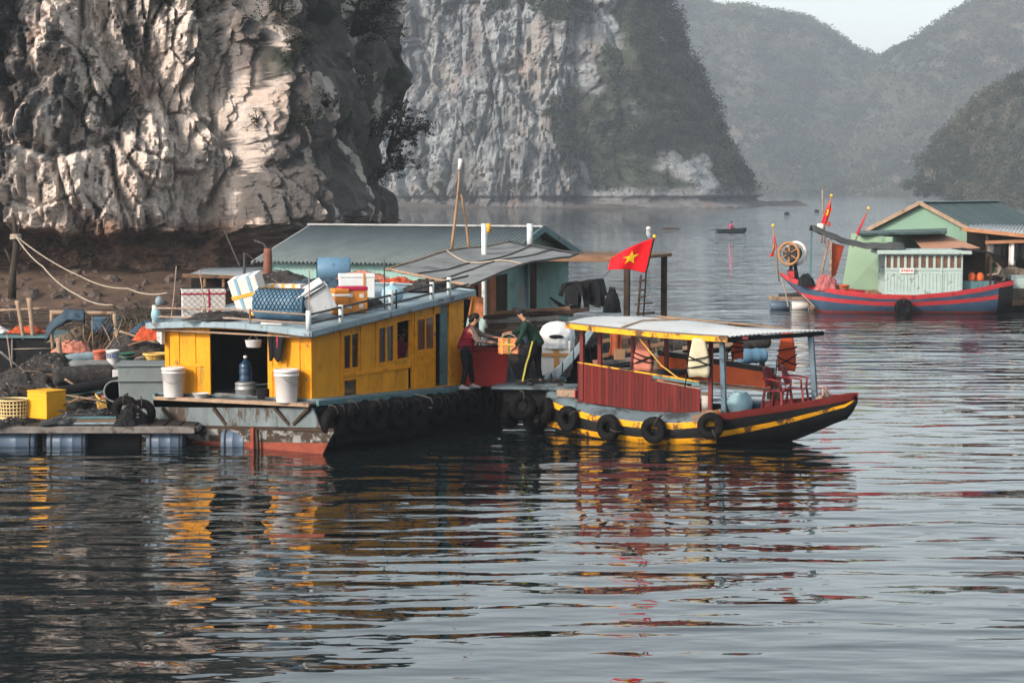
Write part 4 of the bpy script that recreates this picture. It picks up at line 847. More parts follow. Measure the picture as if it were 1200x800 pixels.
for k, (x0, y0, x1, y1, t_, lab) in enumerate(((200, 352, 207, 312, TL, 'thin metal rod rising from the left corner of the houseboat roof'), (242, 372, 234, 316, TL * .68, 'thin leaning metal rod in front of the netted white box'), (363, 345, 362, 314, .25, 'short pale rod standing behind the right end of the blue drum'), (451, 345, 450, 304, .1, 'dark thin rod by the blue water jug on the houseboat roof'))):
    a, b = (YF.ps(x0, y0, -.15), YF.ps(x1, y1, -.15)) if k < 2 else (YF.pl(x0, y0, t_), YF.pl(x1, y1, t_))
    a.z = zr(a.x, a.y); pole('roof_rod', lab, YF.W(*a), YF.W(*b), .016, RAIL if k != 3 else RAILD, 'rod', knots=False)
# ------------------------------------------------------------------ red canopied boat
tipw = A(1005, 460, 41.8); a_ = R_(-25); RF = Frame(tipw.x - 6.8 * math.cos(a_), tipw.y - 6.8 * math.sin(a_), -25)
rb = thing('canopy_boat', 'small black and yellow boat with a white canopy roof and red plank side', 'boat', RF.o, -25)
def li(x, pts):
    for (a, va), (b, vb) in zip(pts, pts[1:]):
        if x <= b: f = max(0, (x - a) / (b - a)); f = f * f * (3 - 2 * f) * .35 + f * .65; return va + (vb - va) * f
    return pts[-1][1]
HW = [(0, .50), (.3, .80), (.9, 1.15), (1.6, 1.42), (2.4, 1.58), (3.2, 1.60), (4.0, 1.45), (4.5, 1.27), (5.2, .92), (5.8, .62), (6.4, .30), (6.8, .05)]
GZ = [(0, .74), (.8, .60), (1.6, .50), (2.6, .44), (3.4, .45), (4.2, .54), (4.25, .66), (5.2, .80), (6.0, .94), (6.8, 1.08)]
KZ = [(0, .12), (.6, -.2), (1.5, -.4), (4, -.4), (4.8, -.2), (5.4, .0), (6.0, .26), (6.42, .46), (6.56, .50), (6.68, .64), (6.8, .86)]
st = []
for s in (0, .15, .3, .6, .9, 1.3, 1.6, 2, 2.5, 3, 3.4, 3.8, 4.2, 4.25, 4.5, 4.8, 5.2, 5.6, 6.0, 6.3, 6.45, 6.58, 6.7, 6.8):
    h_, g, k = li(s, HW), li(s, GZ), li(s, KZ); bow = s > 4.22
    fr_ = (0, .26, .44, .62, .80, 1) if not bow else (0, .22, .56, .67, .82, 1)
    if not bow: zs_ = [g, g - .13, g - .24, .12 + (g - .45) * .55, 0.0 + (g - .45) * .5, k]
    else: zs_ = [g, g - .14, g - .38 * (g - k) , g - .50 * (g - k), g - .72 * (g - k), k]
    fl = (1, 1.0, .985, .96, .92, .55) if not bow else (1, .97, .86, .78, .60, .12)
    st.append((s, [(h_ * f, z) for f, z in zip(fl, zs_)]))
mb = MB(); loft_hull(mb, st, 6, lambda s, j: {0: (2 if s >= 4.2 else 0), 1: 1, 2: (0 if s >= 4.2 else 1), 3: (1 if s >= 4.2 else 0)}.get(j, 1))
mb.rings([[Vector((0, -t, z)) for t, z in st[0][1]] + [Vector((0, t, z)) for t, z in reversed(st[0][1])]] * 2, 1, False)
mb.build('hull', [YELS, BLK, MAR], rb)
mb = MB()   # cambered side decks and the lower well between them
def dk(s, q):
    h_ = li(s, HW) * .985; co = min(.98, h_ * .8) if s < 3.9 else h_ * .92
    t = q * h_; z = li(s, GZ) + .004
    up = .16 * sstep(h_, co, abs(t)) if s < 3.9 else 0
    return (s, t, z + up)
mb.grid(lambda a, b: dk(.02 + .97 * a, 2 * b - 1), 10, 16)
mb.grid(lambda a, b: (.99 + 2.9 * a, -li(.99 + 2.9 * a, HW) * .985 + (li(.99 + 2.9 * a, HW) * .985 - min(.98, li(.99 + 2.9 * a, HW) * .8)) * b, li(.99 + 2.9 * a, GZ) + .004 + .16 * sstep(0, 1, b)), 16, 6)
mb.grid(lambda a, b: (.99 + 2.9 * a, li(.99 + 2.9 * a, HW) * .985 - (li(.99 + 2.9 * a, HW) * .985 - min(.98, li(.99 + 2.9 * a, HW) * .8)) * b, li(.99 + 2.9 * a, GZ) + .004 + .16 * sstep(0, 1, b)), 16, 6)
mb.build('deck', DECK, rb, solid=.03)
mb = MB(); mb.grid(lambda a, b: (.9 + 5.0 * a, (2 * b - 1) * li(.9 + 5.0 * a, HW) * .8, .28 + .35 * sstep(.6, 1, a)), 16, 6); mb.build('floor_boards', DKW, rb)
mb = MB(); mb.tube([(.62 + .32 * math.cos(x), .05 + .42 * math.sin(x), li(.7, GZ) + .19) for x in np.linspace(0, 6.2832, 24)], .03, 6, caps=False); mb.lathe([(.30, 0), (.30, .02), (.05, .021)], Matrix.Translation((.62, .05, li(.7, GZ) + .165)), 24); mb.build('hatch', CLB, rb)
# red plank side, its rail and posts
def pan(s, z, t=-1.0): return Vector((s, t, z))
A0, A1, B0, B1 = RF.pl(677, 425, -1), RF.pl(677, 467, -1), RF.pl(815, 447, -1), RF.pl(820, 486, -1)
sB = RF.pl(765, 440, -1).x; tz = lambda s: A0.z + (B0.z - A0.z) * (s - A0.x) / (B0.x - A0.x); bz = lambda s: A1.z + (B1.z - A1.z) * (s - A0.x) / (B0.x - A0.x) - .06
mb = MB(); mb.hexa([pan(A0.x, bz(A0.x)), pan(sB, bz(sB)), pan(sB, bz(sB), -.96), pan(A0.x, bz(A0.x), -.96), pan(A0.x, tz(A0.x)), pan(sB, tz(sB)), pan(sB, tz(sB), -.96), pan(A0.x, tz(A0.x), -.96)])
mb.hexa([pan(sB, bz(sB)), pan(B1.x, bz(B1.x)), pan(B1.x, bz(B1.x), -.96), pan(sB, bz(sB), -.96), pan(sB, tz(sB) - .13), pan(B1.x, tz(B1.x) - .15), pan(B1.x, tz(B1.x) - .15, -.96), pan(sB, tz(sB) - .13, -.96)])
mb.build('plank_side', REDP, rb)
mb = MB(); mb.beam(pan(A0.x, tz(A0.x) + .012, -.99), pan(sB, tz(sB) + .012, -.99), .07, .025); mb.beam(pan(sB, tz(sB) + .012, -.99), pan(B1.x, tz(B1.x) + .012, -.99), .06, .025, 0); mb.beam(pan(sB, tz(sB) - .035, -.99), pan(B1.x, tz(B1.x) - .035, -.99), .05, .055, 1); mb.beam(pan(sB + .1, tz(sB) - .12, -.985), pan(B1.x, tz(B1.x) - .135, -.985), .05, .02, 2)
mb.build('side_rail', [YELS, TEAL, PALEW], rb)
mb = MB(); mb.hexa([(A0.x, -1, bz(A0.x)), (A0.x, .9, bz(A0.x)), (A0.x + .04, .9, bz(A0.x)), (A0.x + .04, -1, bz(A0.x)), (A0.x, -1, tz(A0.x) - .12), (A0.x, .2, tz(A0.x) - .5), (A0.x + .04, .2, tz(A0.x) - .5), (A0.x + .04, -1, tz(A0.x) - .12)]); mb.build('end_board', MAR, rb)
# roof: cambered sheet, yellow fascia on the near edge, corrugated right end
RL, RR = RF.pl(663, 378, -1.3).x, RF.pl(853, 394, -1.3).x; RX = RF.pl(970, 381, 1.25).x
def rz_(s, t): f = (s - RL) / (RR - RL); return 2.42 - .30 * f + .12 * f * f * 1.0 + .16 * (1 - (t / 1.3) ** 2) * (1 - .85 * sstep(.55, 1.15, f)) * (.35 + .65 * sstep(-.02, .32, f)) + .03 * max(0, f - 1)
def rend(b): return RR + (RX - RR) * b
mb = MB()
def rs_(a, b):
    s0 = RL + .22 * (b ** 2) ; s = s0 + (rend(b) - s0) * a; t = -1.3 + 2.6 * b; return (s, t, rz_(s, t) + .012 * math.sin((t * 2 * math.pi) / .11) * sstep(.6, .95, a))
mb.grid(rs_, 30, 150); roofr = mb.build('roof', ROOFW, rb, solid=.012)
mb = MB(); P = [(RL + (RR - RL) * k / 14) for k in range(15)]
for s0, s1 in zip(P, P[1:]): mb.beam((s0, -1.31, rz_(s0, -1.3) - .055), (s1, -1.31, rz_(s1, -1.3) - .055), .03, .11)
mb.build('fascia', YELS, roofr)
mb = MB(); P = [(RL + (RR - RL) * k / 14) for k in range(15)]
for s0, s1 in zip(P, P[1:]): mb.beam((s0, -1.315, rz_(s0, -1.3) + .014), (s1, -1.315, rz_(s1, -1.3) + .014), .05, .025)
mb.build('edge_strip', GREYW, roofr)
mb = MB(); mb.beam((rend(0) - .03, -1.25, rz_(rend(0), -1.25) - .07), (rend(1) - .10, 1.25, rz_(rend(1), 1.25) - .07), .05, .09); mb.build('end_beam', CLB, roofr)
mb = MB()
for t in (-.9, 0, .9): mb.beam((RL + .3, t, rz_(RL + .3, t) - .06), (RR + .3, t, rz_(RR + .3, t) - .06), .05, .06)
for s in np.linspace(RL + .25, RR - .1, 6): mb.beam((s, -1.22, rz_(s, -1.2) - .07), (s, 1.22, rz_(s, 1.2) - .07), .05, .06)
mb.build('roof_frame', MAR, roofr)
for k, (px, t, bt, m_) in enumerate(((682, -.98, .75, MAR), (703, -.98 + .35, .75, MAR), (742, .95, .6, MAR), (781, .95, .55, MAR), (833, -.98, .45, MAR), (808, .95, .5, MAR))):
    s = RF.pl(px, 420, t).x; MB().beam((s, t, bt), (s, t, rz_(s, t) - .05), .085, .085).build('post', m_, rb, bevel=.008)
pb = RF.pl(849, 485, -1.12); MB().beam((pb.x, -1.12, .50), (RF.pl(846, 396, -1.12).x, -1.12, rz_(RR, -1.12) - .06), .10, .10).build('post', BLUEPOST, rb, bevel=.008)
pt = RF.pl(950, 388, 1.0); MB().beam((RF.pl(957, 462, .80).x, .70, .78), (pt.x, 1.0, rz_(pt.x, 1.0) - .05), .11, .11).build('post', BLUEPOST, rb, bevel=.008)
# far bulwark, painted orange inside with a black cap
c0, c1, c2 = RF.pl(735, 405, 1.25), RF.pl(905, 433, 1.2), RF.pl(905, 455, 1.2)
m0 = RF.pl(777, 412, 1.25); mb = MB(); f = lambda s: m0.z + (c1.z - m0.z) * (s - m0.x) / (c1.x - m0.x)
q0, q1 = m0.x - .1, c1.x
mb.hexa([(q0, 1.22, f(q0) - .55), (q1, 1.17, c2.z), (q1, 1.22, c2.z), (q0, 1.27, f(q0) - .55), (q0, 1.22, f(q0) - .08), (q1, 1.17, c1.z - .07), (q1, 1.22, c1.z - .07), (q0, 1.27, f(q0) - .08)], 0)
mb.beam((q0, 1.23, f(q0) - .03), (q1 + .05, 1.18, c1.z - .02), .10, .11, 1); mb.beam((q1 + .02, 1.17, .6), (q1 + .02, 1.17, c1.z - .05), .07, .09, 1); mb.beam((q0, 1.15, f(q0) - .58), (q1, 1.10, c2.z - .04), .30, .04, 2)
for s in (q0 + .9, q0 + 1.7): mb.beam((s, 1.205, f(s) - .5), (s, 1.205, f(s) - .09), .10, .02, 3)
mb.build('orange_bulwark', [ORG, BLK, PALEW, mat('orange_stain', (.48, .12, .02), .5)], rb)
mb = MB(); mb.bx(3.9, 4.25, -1.33, -1.24, .46, .72); mb.hexa([(3.72, -1.44, .48), (4.3, -1.30, .50), (4.3, -1.24, .50), (3.72, -1.38, .48), (3.72, -1.44, .60), (4.3, -1.30, .76), (4.3, -1.24, .76), (3.72, -1.38, .60)]); mb.build('rusty_bulwark_end', mat('rusty_patch', (.20, .14, .10), .8, .4, 5, RUST, .6, 5, .5), rb, bevel=.01)
mb = MB(); mb.tube([(6.1, -.1, .95), (6.1, -.1, 1.14)], .025, 6); mb.tube([(6.2, .0, 1.0), (6.12, -.02, 1.16), (6.0, -.05, 1.18)], .02, 6); mb.tube([(5.95, -.12, .93), (6.25, .05, 1.0)], .03, 6); mb.build('mooring_cleat', RAIL, rb)
# tyres
tyr = tyre_proto('tyre', .275, .085, 'black tyre on the yellow striped hull below the middle of the red plank side', None)
for k, (px, py, lab) in enumerate(((768, 503, None), (668, 490, 'black tyre on the yellow striped hull just left of the red plank side'), (715, 500, 'black tyre on the yellow striped hull under the left end of the red plank side'), (833, 498, 'black tyre on the striped hull below the slate blue post'), (641, 480, 'black tyre seen nearly edge on at the left end of the canopy boat'))):
    s = RF.pl(px, py, (-1.62, -1.15, -1.5, -1.5, -.75)[k]).x; hw = li(s, HW); e = .08; sl_ = (li(s + e, HW) - li(s - e, HW)) / (2 * e)
    z = RF.pl(px, py, -hw).z; p = RF.W(s, -hw - .11, z); rz = -25 - math.degrees(math.atan(sl_))
    if k == 0: tyr.location = p; tyr.rotation_euler = (.06, .4, R_(rz))
    else: o = dup(tyr, p, rz, lab); o.rotation_euler = (.05 * (k - 2), .9 * k, R_(rz + (4 - 3 * k)))
for k, (px, py, lab) in enumerate(((612, 476, 'black tyre in the dark gap between the two moored boats, upper one'), (628, 492, 'black tyre in the dark gap between the two moored boats, lower one near the water'), (598, 486, 'black tyre under the bow of the yellow houseboat'), (622, 466, 'black tyre hanging highest in the gap between the boats, under the plank'), (604, 470, 'black tyre against the bow of the yellow houseboat, above the water'))):
    o = dup(tyr, A(px, py, 43.8 + .3 * k), 20 + 20 * k, lab); o.scale = (1.1, 1.1, 1.1)
# life jackets strapped to posts
def jacket(label, c, rz, d, m, straps=((.35, .28), (.55, .45))):
    t = thing('life_jacket', label, 'life jacket', c, rz); a, b, h = d; rs = []
    for k in range(9):
        z = k / 8; wq = (.92, 1.0, 1.0, .96, .92, .84, .74, .66, .55)[k]; n = 16
        rs.append([Vector((a / 2 * wq * (abs(math.cos(x)) ** .6) * math.copysign(1, math.cos(x)), b / 2 * wq * (abs(math.sin(x)) ** .6) * math.copysign(1, math.sin(x)) * (1 + .15 * math.cos(2 * x)), h * z + .015 * math.sin(3 * x + z * 5))) for x in [2 * math.pi * j / n for j in range(n)]])
    MB().rings(rs).build('padding', m, t, bevel=0)
    for z0, z1 in straps:
        pts = [(a / 2 * 1.06 * math.cos(x), b / 2 * 1.22 * math.sin(x), h * (z0 + (z1 - z0) * (.5 + .5 * math.cos(x)))) for x in np.linspace(0, 6.2832, 21)]
        MB().tube(pts, .016, 5, caps=False).build('strap', BKSTR, t)
    mb = MB(); mb.tube([(-a * .5, -b * .5, h * .3), (-a * .55, -b * .62, -.05), (-a * .6, -b * .5, -.22)], .013, 5); mb.build('loose_strap', BKSTR, t)
    return t
p = A(754, 434, 43.2); jacket('faded pink life jacket lashed to a post above the red plank side', p, -20, (.42, .24, .64), PINKC, ((.2, .5), (.45, .25), (.62, .40)))
p = A(819, 441, 41.9); jacket("cream life jacket strapped to the post at the right end of the red planks", p, -10, (.46, .26, .78), CREAMC, ((.22, .34), (.42, .55), (.56, .30)))
p = A(864, 420, 44.6); jacket('small orange life jacket hanging under the roof beyond the slate blue post', p, 10, (.26, .18, .46), ORGC, ((.3, .4), (.6, .5), (.8, .75)))
p = A(922, 434, 44.4); jacket('long orange life jacket hanging behind the maroon plastic chair', p, -15, (.40, .2, .86), ORGC, ((.1, .4), (.35, .15), (.5, .6)))
# plastic chairs on the right end
def chair(label, loc, rz):
    t = thing('plastic_chair', label, 'chair', loc, rz)
    mb = MB(); mb.grid(lambda a, b: (.42 * (a - .5), .42 * (b - .5), .42 + .015 * math.sin(a * 3.14) * -1), 8, 8); mb.build('seat', CHAIR, t, solid=.02)
    def bk(a, b): x = .46 * (a - .5) * (1.05 - .25 * b * b); return (x, .21 + .12 * b - .06 * (2 * a - 1) ** 2, .44 + .46 * b * (1 - .12 * (2 * a - 1) ** 2))
    mb = MB()
    for k in range(5): mb.grid(lambda a, b, k=k: bk(.10 + k * .17 + .12 * a, .1 + .75 * b), 2, 8)
    mb.grid(lambda a, b: bk(a, .82 + .18 * b), 10, 3); mb.grid(lambda a, b: bk(.09 * a, b), 2, 8); mb.grid(lambda a, b: bk(.91 + .09 * a, b), 2, 8); mb.build('backrest', CHAIR, t, solid=.016)
    for sx in (-1, 1):
        MB().beam((sx * .24, -.24, 0), (sx * .20, -.19, .42), .045, .04).build('leg', CHAIR, t); MB().beam((sx * .23, .26, 0), (sx * .20, .20, .42), .045, .04).build('leg', CHAIR, t)
        MB().tube([(sx * .21, -.18, .42), (sx * .25, -.18, .62), (sx * .255, .0, .65), (sx * .23, .24, .66)], .022, 6).build('armrest', CHAIR, t)
    return t
c1_ = chair('maroon plastic armchair on the right end of the canopy boat, nearest the slate blue post', RF.W(5.05, .15, .63), 55)
dup(c1_, RF.W(5.35, .42, .66), 68, 'maroon plastic armchair just behind the other, its high back towards open water')
p = RF.W(4.28, -.55, .42); t = thing('water_urn', 'round turquoise plastic jar with a rim on the right end of the canopy boat', 'jar', RF.pz(867, 485, .5) and RF.W(*RF.pz(867, 484, .50)))
MB().lathe([(.17, 0), (.22, .02), (.27, .16), (.27, .26), (.22, .38), (.15, .43), (.16, .45), (.14, .455), (.12, .40)], n=30).build('jar_body', PLBL, t); MB().tube([(-.27, 0, .3), (-.31, 0, .36), (-.24, 0, .38)], .014, 6).build('handle', PLBL, t)
mb = MB(); mb.lathe([(.14, 0), (.18, .14), (.20, .15), (.20, .19), (.17, .195)], n=24); mb.build('plastic_tub', PLB, loc=RF.W(*RF.pz(886, 481, .52)), label='small blue lidded tub right of the turquoise jar', cat='tub')
t = thing('canister', 'white canister with a wooden lid behind the red post near the jar', 'canister', RF.W(*RF.pz(828, 482, .45))); MB().lathe([(.11, 0), (.11, .36)], n=16).build('canister_body', PLW, t); MB().lathe([(.12, .362), (.12, .40)], n=16).build('lid', BAMB, t)
for k, (px, py, lab) in enumerate(((903, 462, 'rolled cream sack leaning beside the maroon chairs'), (911, 464, 'khaki rolled bundle wedged between the cream sack and the maroon chairs'))):
    b_ = RF.W(*RF.pz(px, py + 6, .62)); mb = MB(); mb.tube([(0, 0, 0), (.02, .01, .2), (0, .02, .4), (.03, 0, .52)], [.09, .10, .085, .05], 10); mb.build('sack_roll', (CREAMC, BAMB)[k], loc=b_, label=lab, cat='sack')
b_ = RF.W(*RF.pz(917, 466, .62)); pole('plastic_pipe', 'short teal pipe leaning against the maroon chairs', b_, b_ + Vector((-.22, .1, .5)), .03, PLBL, 'pipe', knots=False)
rope('lashing_rope', 'yellow rope running from the roof edge past the pink life jacket to the side rail', [A(748, 394, 42.6), A(752, 400, 42.6), A(775, 428, 42.5), A(795, 443, 42.4), A(802, 447, 42.4)], .014, ROPEY)
rope('lashing_rope', 'tan rope laid in a bend over the white canopy roof', [RF.W(2.1, -1.3, rz_(2.1, -1.3) + .03), RF.W(2.3, -.6, rz_(2.3, -.6) + .03), RF.W(2.9, .0, rz_(2.9, 0) + .03), RF.W(2.3, .4, rz_(2.3, .4) + .03), RF.W(1.9, 1.0, rz_(1.9, 1.0) + .03)], .016, BAMB)
pole('boat_pole', 'long thin bamboo pole lying along the ridge of the white canopy roof', RF.W(2.3, .5, rz_(2.3, .5) + .035), RF.W(5.1, .75, rz_(5.1, .75) + .04), .018)
t = thing('roof_plank', 'two short dark planks lying near the back of the canopy roof', 'plank', RF.W(4.0, .9, rz_(4.0, .9) + .015), -22)
for k in (0, 1): MB().bx(-.3 + .2 * k, .3 + .2 * k, -.06 - .16 * k, .06 - .16 * k, 0.01, .05).build('plank', DKW, t)
p = RF.W(*RF.pz(658, 463, .83)); foam_box('carton', 'cream printed carton lying on the deck against the left end of the red planks', 'box', RF.W(.62, -.62, li(.62, GZ) + .16), (.46, .3, .15), -28, m=PALEW, lid=False, tapes=(('x', .48, .02, REDS),))
t = thing('mooring_bollard', 'leaning dark wooden bollard on the left deck of the canopy boat', 'bollard', RF.W(.22, -.05, li(.22, GZ) + .02), 0); MB().beam((0, 0, 0), (-.05, 0, .27), .13, .11).build('bollard_post', DKW, t, bevel=.01)
bucket('bucket', 'pale pink bowl on the rail by the second maroon post', A(701, 428, 43.9), .12, .12, PINKC, False)
t = thing('hanging_apron', 'rust red apron with a yellow pouch hanging on a beam behind the maroon posts', 'cloth', A(722, 417, 45.2), 0)
mb = MB(); mb.grid(lambda a, b: (.36 * (a - .5) * (1 - .3 * math.sin(b * 3)), .03 * math.sin(a * 9), .56 * b), 8, 8); mb.build('cloth_panel', mat('rust_cloth', (.25, .07, .03), .9, .2, 5), t, solid=.02); MB().bx(-.05, .20, -.06, -.03, -.08, .16).build('pouch', BAMB, t, bevel=.01)
t = foam_box('cool_box', 'orange cool box with a black lid inside the canopy boat', 'box', RF.W(RF.pl(787, 455, .5).x, .5, .62), (.52, .42, .74), -25, m=ORG, lidm=BLK)
# flag on the canopy roof
pf = RF.W(RF.pl(754, 366, .55).x, .55, 0); pf.z = rz_(RF.L(pf).x, .55) + .02
Df = pf.y; h0, h1 = A(757, 320, Df), A(766, 279, Df); f0_, f1_ = A(712, 317, Df), A(719, 300, Df)
hl = flag(pf, 'red flag with a yellow star flying on the canopy roof', [pf, A(756, 340, Df), h0, A(767, 277, Df)], lambda u, v: h0.lerp(h1, v).lerp(A(712, 316.5, Df).lerp(A(716, 303, Df), v), u) + Vector((0, .10 * math.sin(u * 7 + v * 1.5) * u - .1 * u, .05 * math.sin(u * 3.0))), (.48, .50, .21, 1.45))
mb = MB(); L = lambda p: p - pf
mb.tube([Vector((-.12, 0, 0)), L(A(751, 322, Df))], .025, 6); mb.tube([Vector((-.2, .0, .25)), Vector((.2, 0, .28))], .018, 6); mb.tube([Vector((-.16, 0, .05)), Vector((.25, .05, .06))], .03, 6)
for z in (.4, .55, .75): mb.tube([Vector((-.10, -.02, z)), Vector((.06, -.03, z + .03))], .022, 6)
mb.build('flag_bracket', DKW, hl)

# ------------------------------------------------------------------ left fish raft
RD = .42
raft = thing('fish_raft', 'grey plank fish farm raft carried on blue barrel floats at the left', 'raft', (-9.5, 43, 0))
lf, rt = G(-40, 497, RD).x, G(232, 497, RD).x; y0 = G(100, 500, RD).y
LR = lambda x, y, z: (x + 9.5, y - 43, z)
mb = MB()
for k in range(3): mb.bx(lf + 9.5, rt + 9.5, y0 - 43 + k * .06 - .03, y0 - 43 + k * .06 + .025, RD - .13 + .012 * k, RD - .01 + .004 * k)
for x in np.arange(lf + .5, rt + 3.8, 2.1): mb.bx(x + 9.5 - .12, x + 9.5 + .12, y0 - 43 + .18, 20, RD - .12, RD - .02)
for y in np.arange(y0 + 2.2, 63, 2.6): mb.bx(lf + 9.5, rt + 12.5 - max(0, 3 - (y - y0)) , y - 43 - .2, y - 43 + .2, RD - .018, RD + .01)
mb.build('walkway_beam', GREYW, raft, bevel=.01)
mb = MB()
for i, x in enumerate(np.arange(lf, rt, .32)):
    mb.bx(x + 9.5, x + 9.5 + .27, y0 - 43 + .17, y0 - 43 + 1.9 + .2 * math.sin(i * 2.3), RD - .01, RD + .02)
mb.build('plank_walkway', mat('wet_planks', (.028, .024, .021), .6, .4, 3, (.06, .05, .04), .3, 2), raft)
for k, (x0, x1) in enumerate(((-22, 44), (57, 103), (173, 216), (260, 300))):
    a, b = G(x0, 512, .17), G(x1, 512, .17); yy = y0 + .33; r = .25; mb = MB(); Lr = b.x - a.x
    mb.lathe([(r * .86, 0), (r * .97, .02), (r, .06), (r, Lr * .33), (r * 1.012, Lr * .335), (r * 1.012, Lr * .36), (r, Lr * .365), (r, Lr * .64), (r * 1.012, Lr * .645), (r * 1.012, Lr * .67), (r, Lr * .675), (r, Lr - .06), (r * .97, Lr - .02), (r * .86, Lr)], Matrix.Translation((a.x + 9.5, yy - 43, .06)) @ Matrix.Rotation(math.pi / 2, 4, 'Y'), 28)
    f = mb.build('barrel_float', PLFL, raft); mb = MB()
    for q in (.12, .9): mb.torus(Matrix.Translation((a.x + 9.5 + Lr * q, yy - 43, .06)) @ Matrix.Rotation(math.pi / 2, 4, 'Y'), r * 1.05, .012, 24, 6)
    mb.build('lashing', ROPED, f)
for xa, xb in ((103, 172), (44, 57)): MB().bx(G(xa, 510, .1).x + 9.5, G(xb, 510, .1).x + 9.5, y0 - 43 + .35, y0 - 43 + .6, -.2, RD - .16).build('dark_skirt', CLB, raft)
g = lambda px, py, z=RD + .025: G(px, py, z)
# yellow crate with thin ribs
p = g(51, 491); t = thing('crate', 'bright yellow plastic crate standing at the front edge of the fish raft', 'crate', p + Vector((0, .32, 0)), -33)
MB().bx(-.28, .28, -.28, .28, 0, .55).build('crate_body', PLY, t, bevel=.015); mb = MB()
for k in range(5): mb.bx(-.288, .288, -.288, .288, .06 + k * .105, .068 + k * .105)
mb.build('rib', PLY, t); MB().bx(-.29, .29, -.29, .29, .552, .585).build('lid', PLY, t, bevel=.012)
def basket(label, loc, r0, r1, h, m, tilt=(0, 0), rows=6, n=28, fill=None):
    t = thing('basket', label, 'basket', loc); M = Matrix.Rotation(R_(tilt[0]), 4, 'X') @ Matrix.Rotation(R_(tilt[1]), 4, 'Y')
    mb = MB()
    for k in range(rows + 1): f = k / rows; mb.torus(M @ Matrix.Translation((0, 0, h * f)), r0 + (r1 - r0) * f, .014 if k < rows else .024, n, 6)
    mb.build('hoops', m, t); mb = MB()
    for k in range(n): a = 2 * math.pi * k / n; mb.beam(M @ Vector((r0 * math.cos(a), r0 * math.sin(a), 0)), M @ Vector((r1 * math.cos(a), r1 * math.sin(a), h)), .022, .012)
    mb.build('staves', m, t); MB().lathe([(.02, .0), (r0, .002), (r0 * .97 + .03 * r1, h * .1), ], M, 24).build('base', m, t)
    MB().lathe([(r0 * .93, .01), (r1 * .93, h * .96)], M, 24, caps=False).build('lining', NETH if m is not BASK else BAMB, t)
    if fill: MB().sphere(M @ Vector((0, 0, h * .8)), (r1 * .7, r1 * .7, h * .25), 14, 8).build('contents', fill, t)
    return t
basket('pale yellow lattice basket at the left picture edge beside the yellow crate', g(12, 491) + Vector((0, .3, 0)), .30, .34, .38, mat('pale_lattice', (.55, .42, .20), .6), rows=5)
basket('dark green net basket behind and right of the yellow crate', g(93, 478) + Vector((0, .3, 0.02)), .24, .36, .34, BASKG, (8, -6), 7)
basket('yellow woven basket tipped towards us holding an orange lump', g(124, 480) + Vector((0, .2, .03)), .22, .29, .34, BASK, (26, 12), 6, fill=PINKC)
pole('mooring_post', 'thick leaning timber post standing on the fish raft behind the yellow crate', g(75, 460), A(68, 396, g(75, 460).y), .075, PALEW, 'post', r2=.065, knots=False)
# wooden table, dark hut box and frames
p = g(30, 462); t = thing('work_table', 'rough brown work table at the left picture edge', 'table', p, 4)
MB().bx(-1.0, .75, -.3, .3, .40, .46).build('table_top', BRW, t, bevel=.01)
for x, y in ((-.9, -.25), (.6, -.25), (-.9, .25), (.6, .25)): MB().bx(x - .05, x + .05, y - .05, y + .05, 0, .40).build('leg', BRW, t)
MB().bx(-.1, .25, -.28, .0, .05, .38).build('drawer_box', DKW, t)
p = g(34, 440); t = thing('tarp_hut', 'low black tarpaulin covered shed with a teal edged roof at the left', 'shed', p, -6)
a = 1.25
mb = MB(); mb.grid(lambda u, v: (-a + 2.15 * u, -.45 + .02 * noise.noise(Vector((u * 9, v * 7, 1))), 1.0 * v), 20, 12); mb.grid(lambda u, v: (-a + 2.15, -.45 + 1.2 * u, 1.0 * v), 6, 6); mb.build('tarpaulin_wall', CLB, t, solid=.02)
mb = MB(); mb.hexa([(-a - .1, -.55, 1.0), (.98, -.55, 1.02), (.98, .8, 1.08), (-a - .1, .8, 1.06), (-a - .1, -.55, 1.04), (.98, -.55, 1.06), (.98, .8, 1.12), (-a - .1, .8, 1.10)]); mb.build('roof_sheet', TEAL, t)
MB().tube([(-.25, -.48, .72), (.9, -.48, .75)], .012, 5).build('cord', ROPE, t); MB().tube([(-.27, -.5, 0), (-.25, -.5, .98)], .025, 6).build('corner_post', GREYW, t)
pr = p + Vector((0, 0, 1.1)); heap('folded_net', 'orange and pink net bundle lying on the roof of the black shed', 'net', p + Vector((-.05, .1, 1.10)), (1.0, .5, .16), ORGC, 0, 4, .3, cords=2); heap('folded_sheet', 'pale grey cloth bundle on the left end of the black shed roof', 'cloth', p + Vector((-.85, .2, 1.09)), (.7, .5, .15), FOAMG, 0, 6, .3)
DB = 52.0
for a, b, r, m_, lab in (((20, 352), (28, 398), .06, PALEW, 'pale upright post behind the black shed, leftmost'), ((34, 349), (39, 395), .07, PALEW, 'pale upright post behind the black shed, with a pink tip'), ((-8, 364), (56, 361), .04, PALEW, 'pale horizontal bar across the two posts behind the black shed')):
    pole('frame_pole', lab, A(*a, DB), A(*b, DB), r, m_, 'pole', knots=False)
for a, b, r, lab in (((60, 367), (62, 410), .05, 'left upright of the timber rack behind the raft'), ((134, 367), (140, 412), .06, 'right upright of the timber rack, above the white buckets'), ((58, 366), (137, 367), .06, 'top bar of the timber rack draped with a dark tarpaulin')):
    pole('rack_pole', lab, A(*a, 51), A(*b, 51), r, PALEW, 'pole', knots=False)
mb = MB(); mb.grid(lambda u, v: A(54 + 45 * u, 384 - 20 * u, 50.9) + Vector((0, -.12 + .25 * v, -.28 * abs(v - .5) * 2 + .10 * noise.noise(Vector((u * 6, v * 5, 2))) + .22 * math.sin(math.pi * u))), 18, 12)
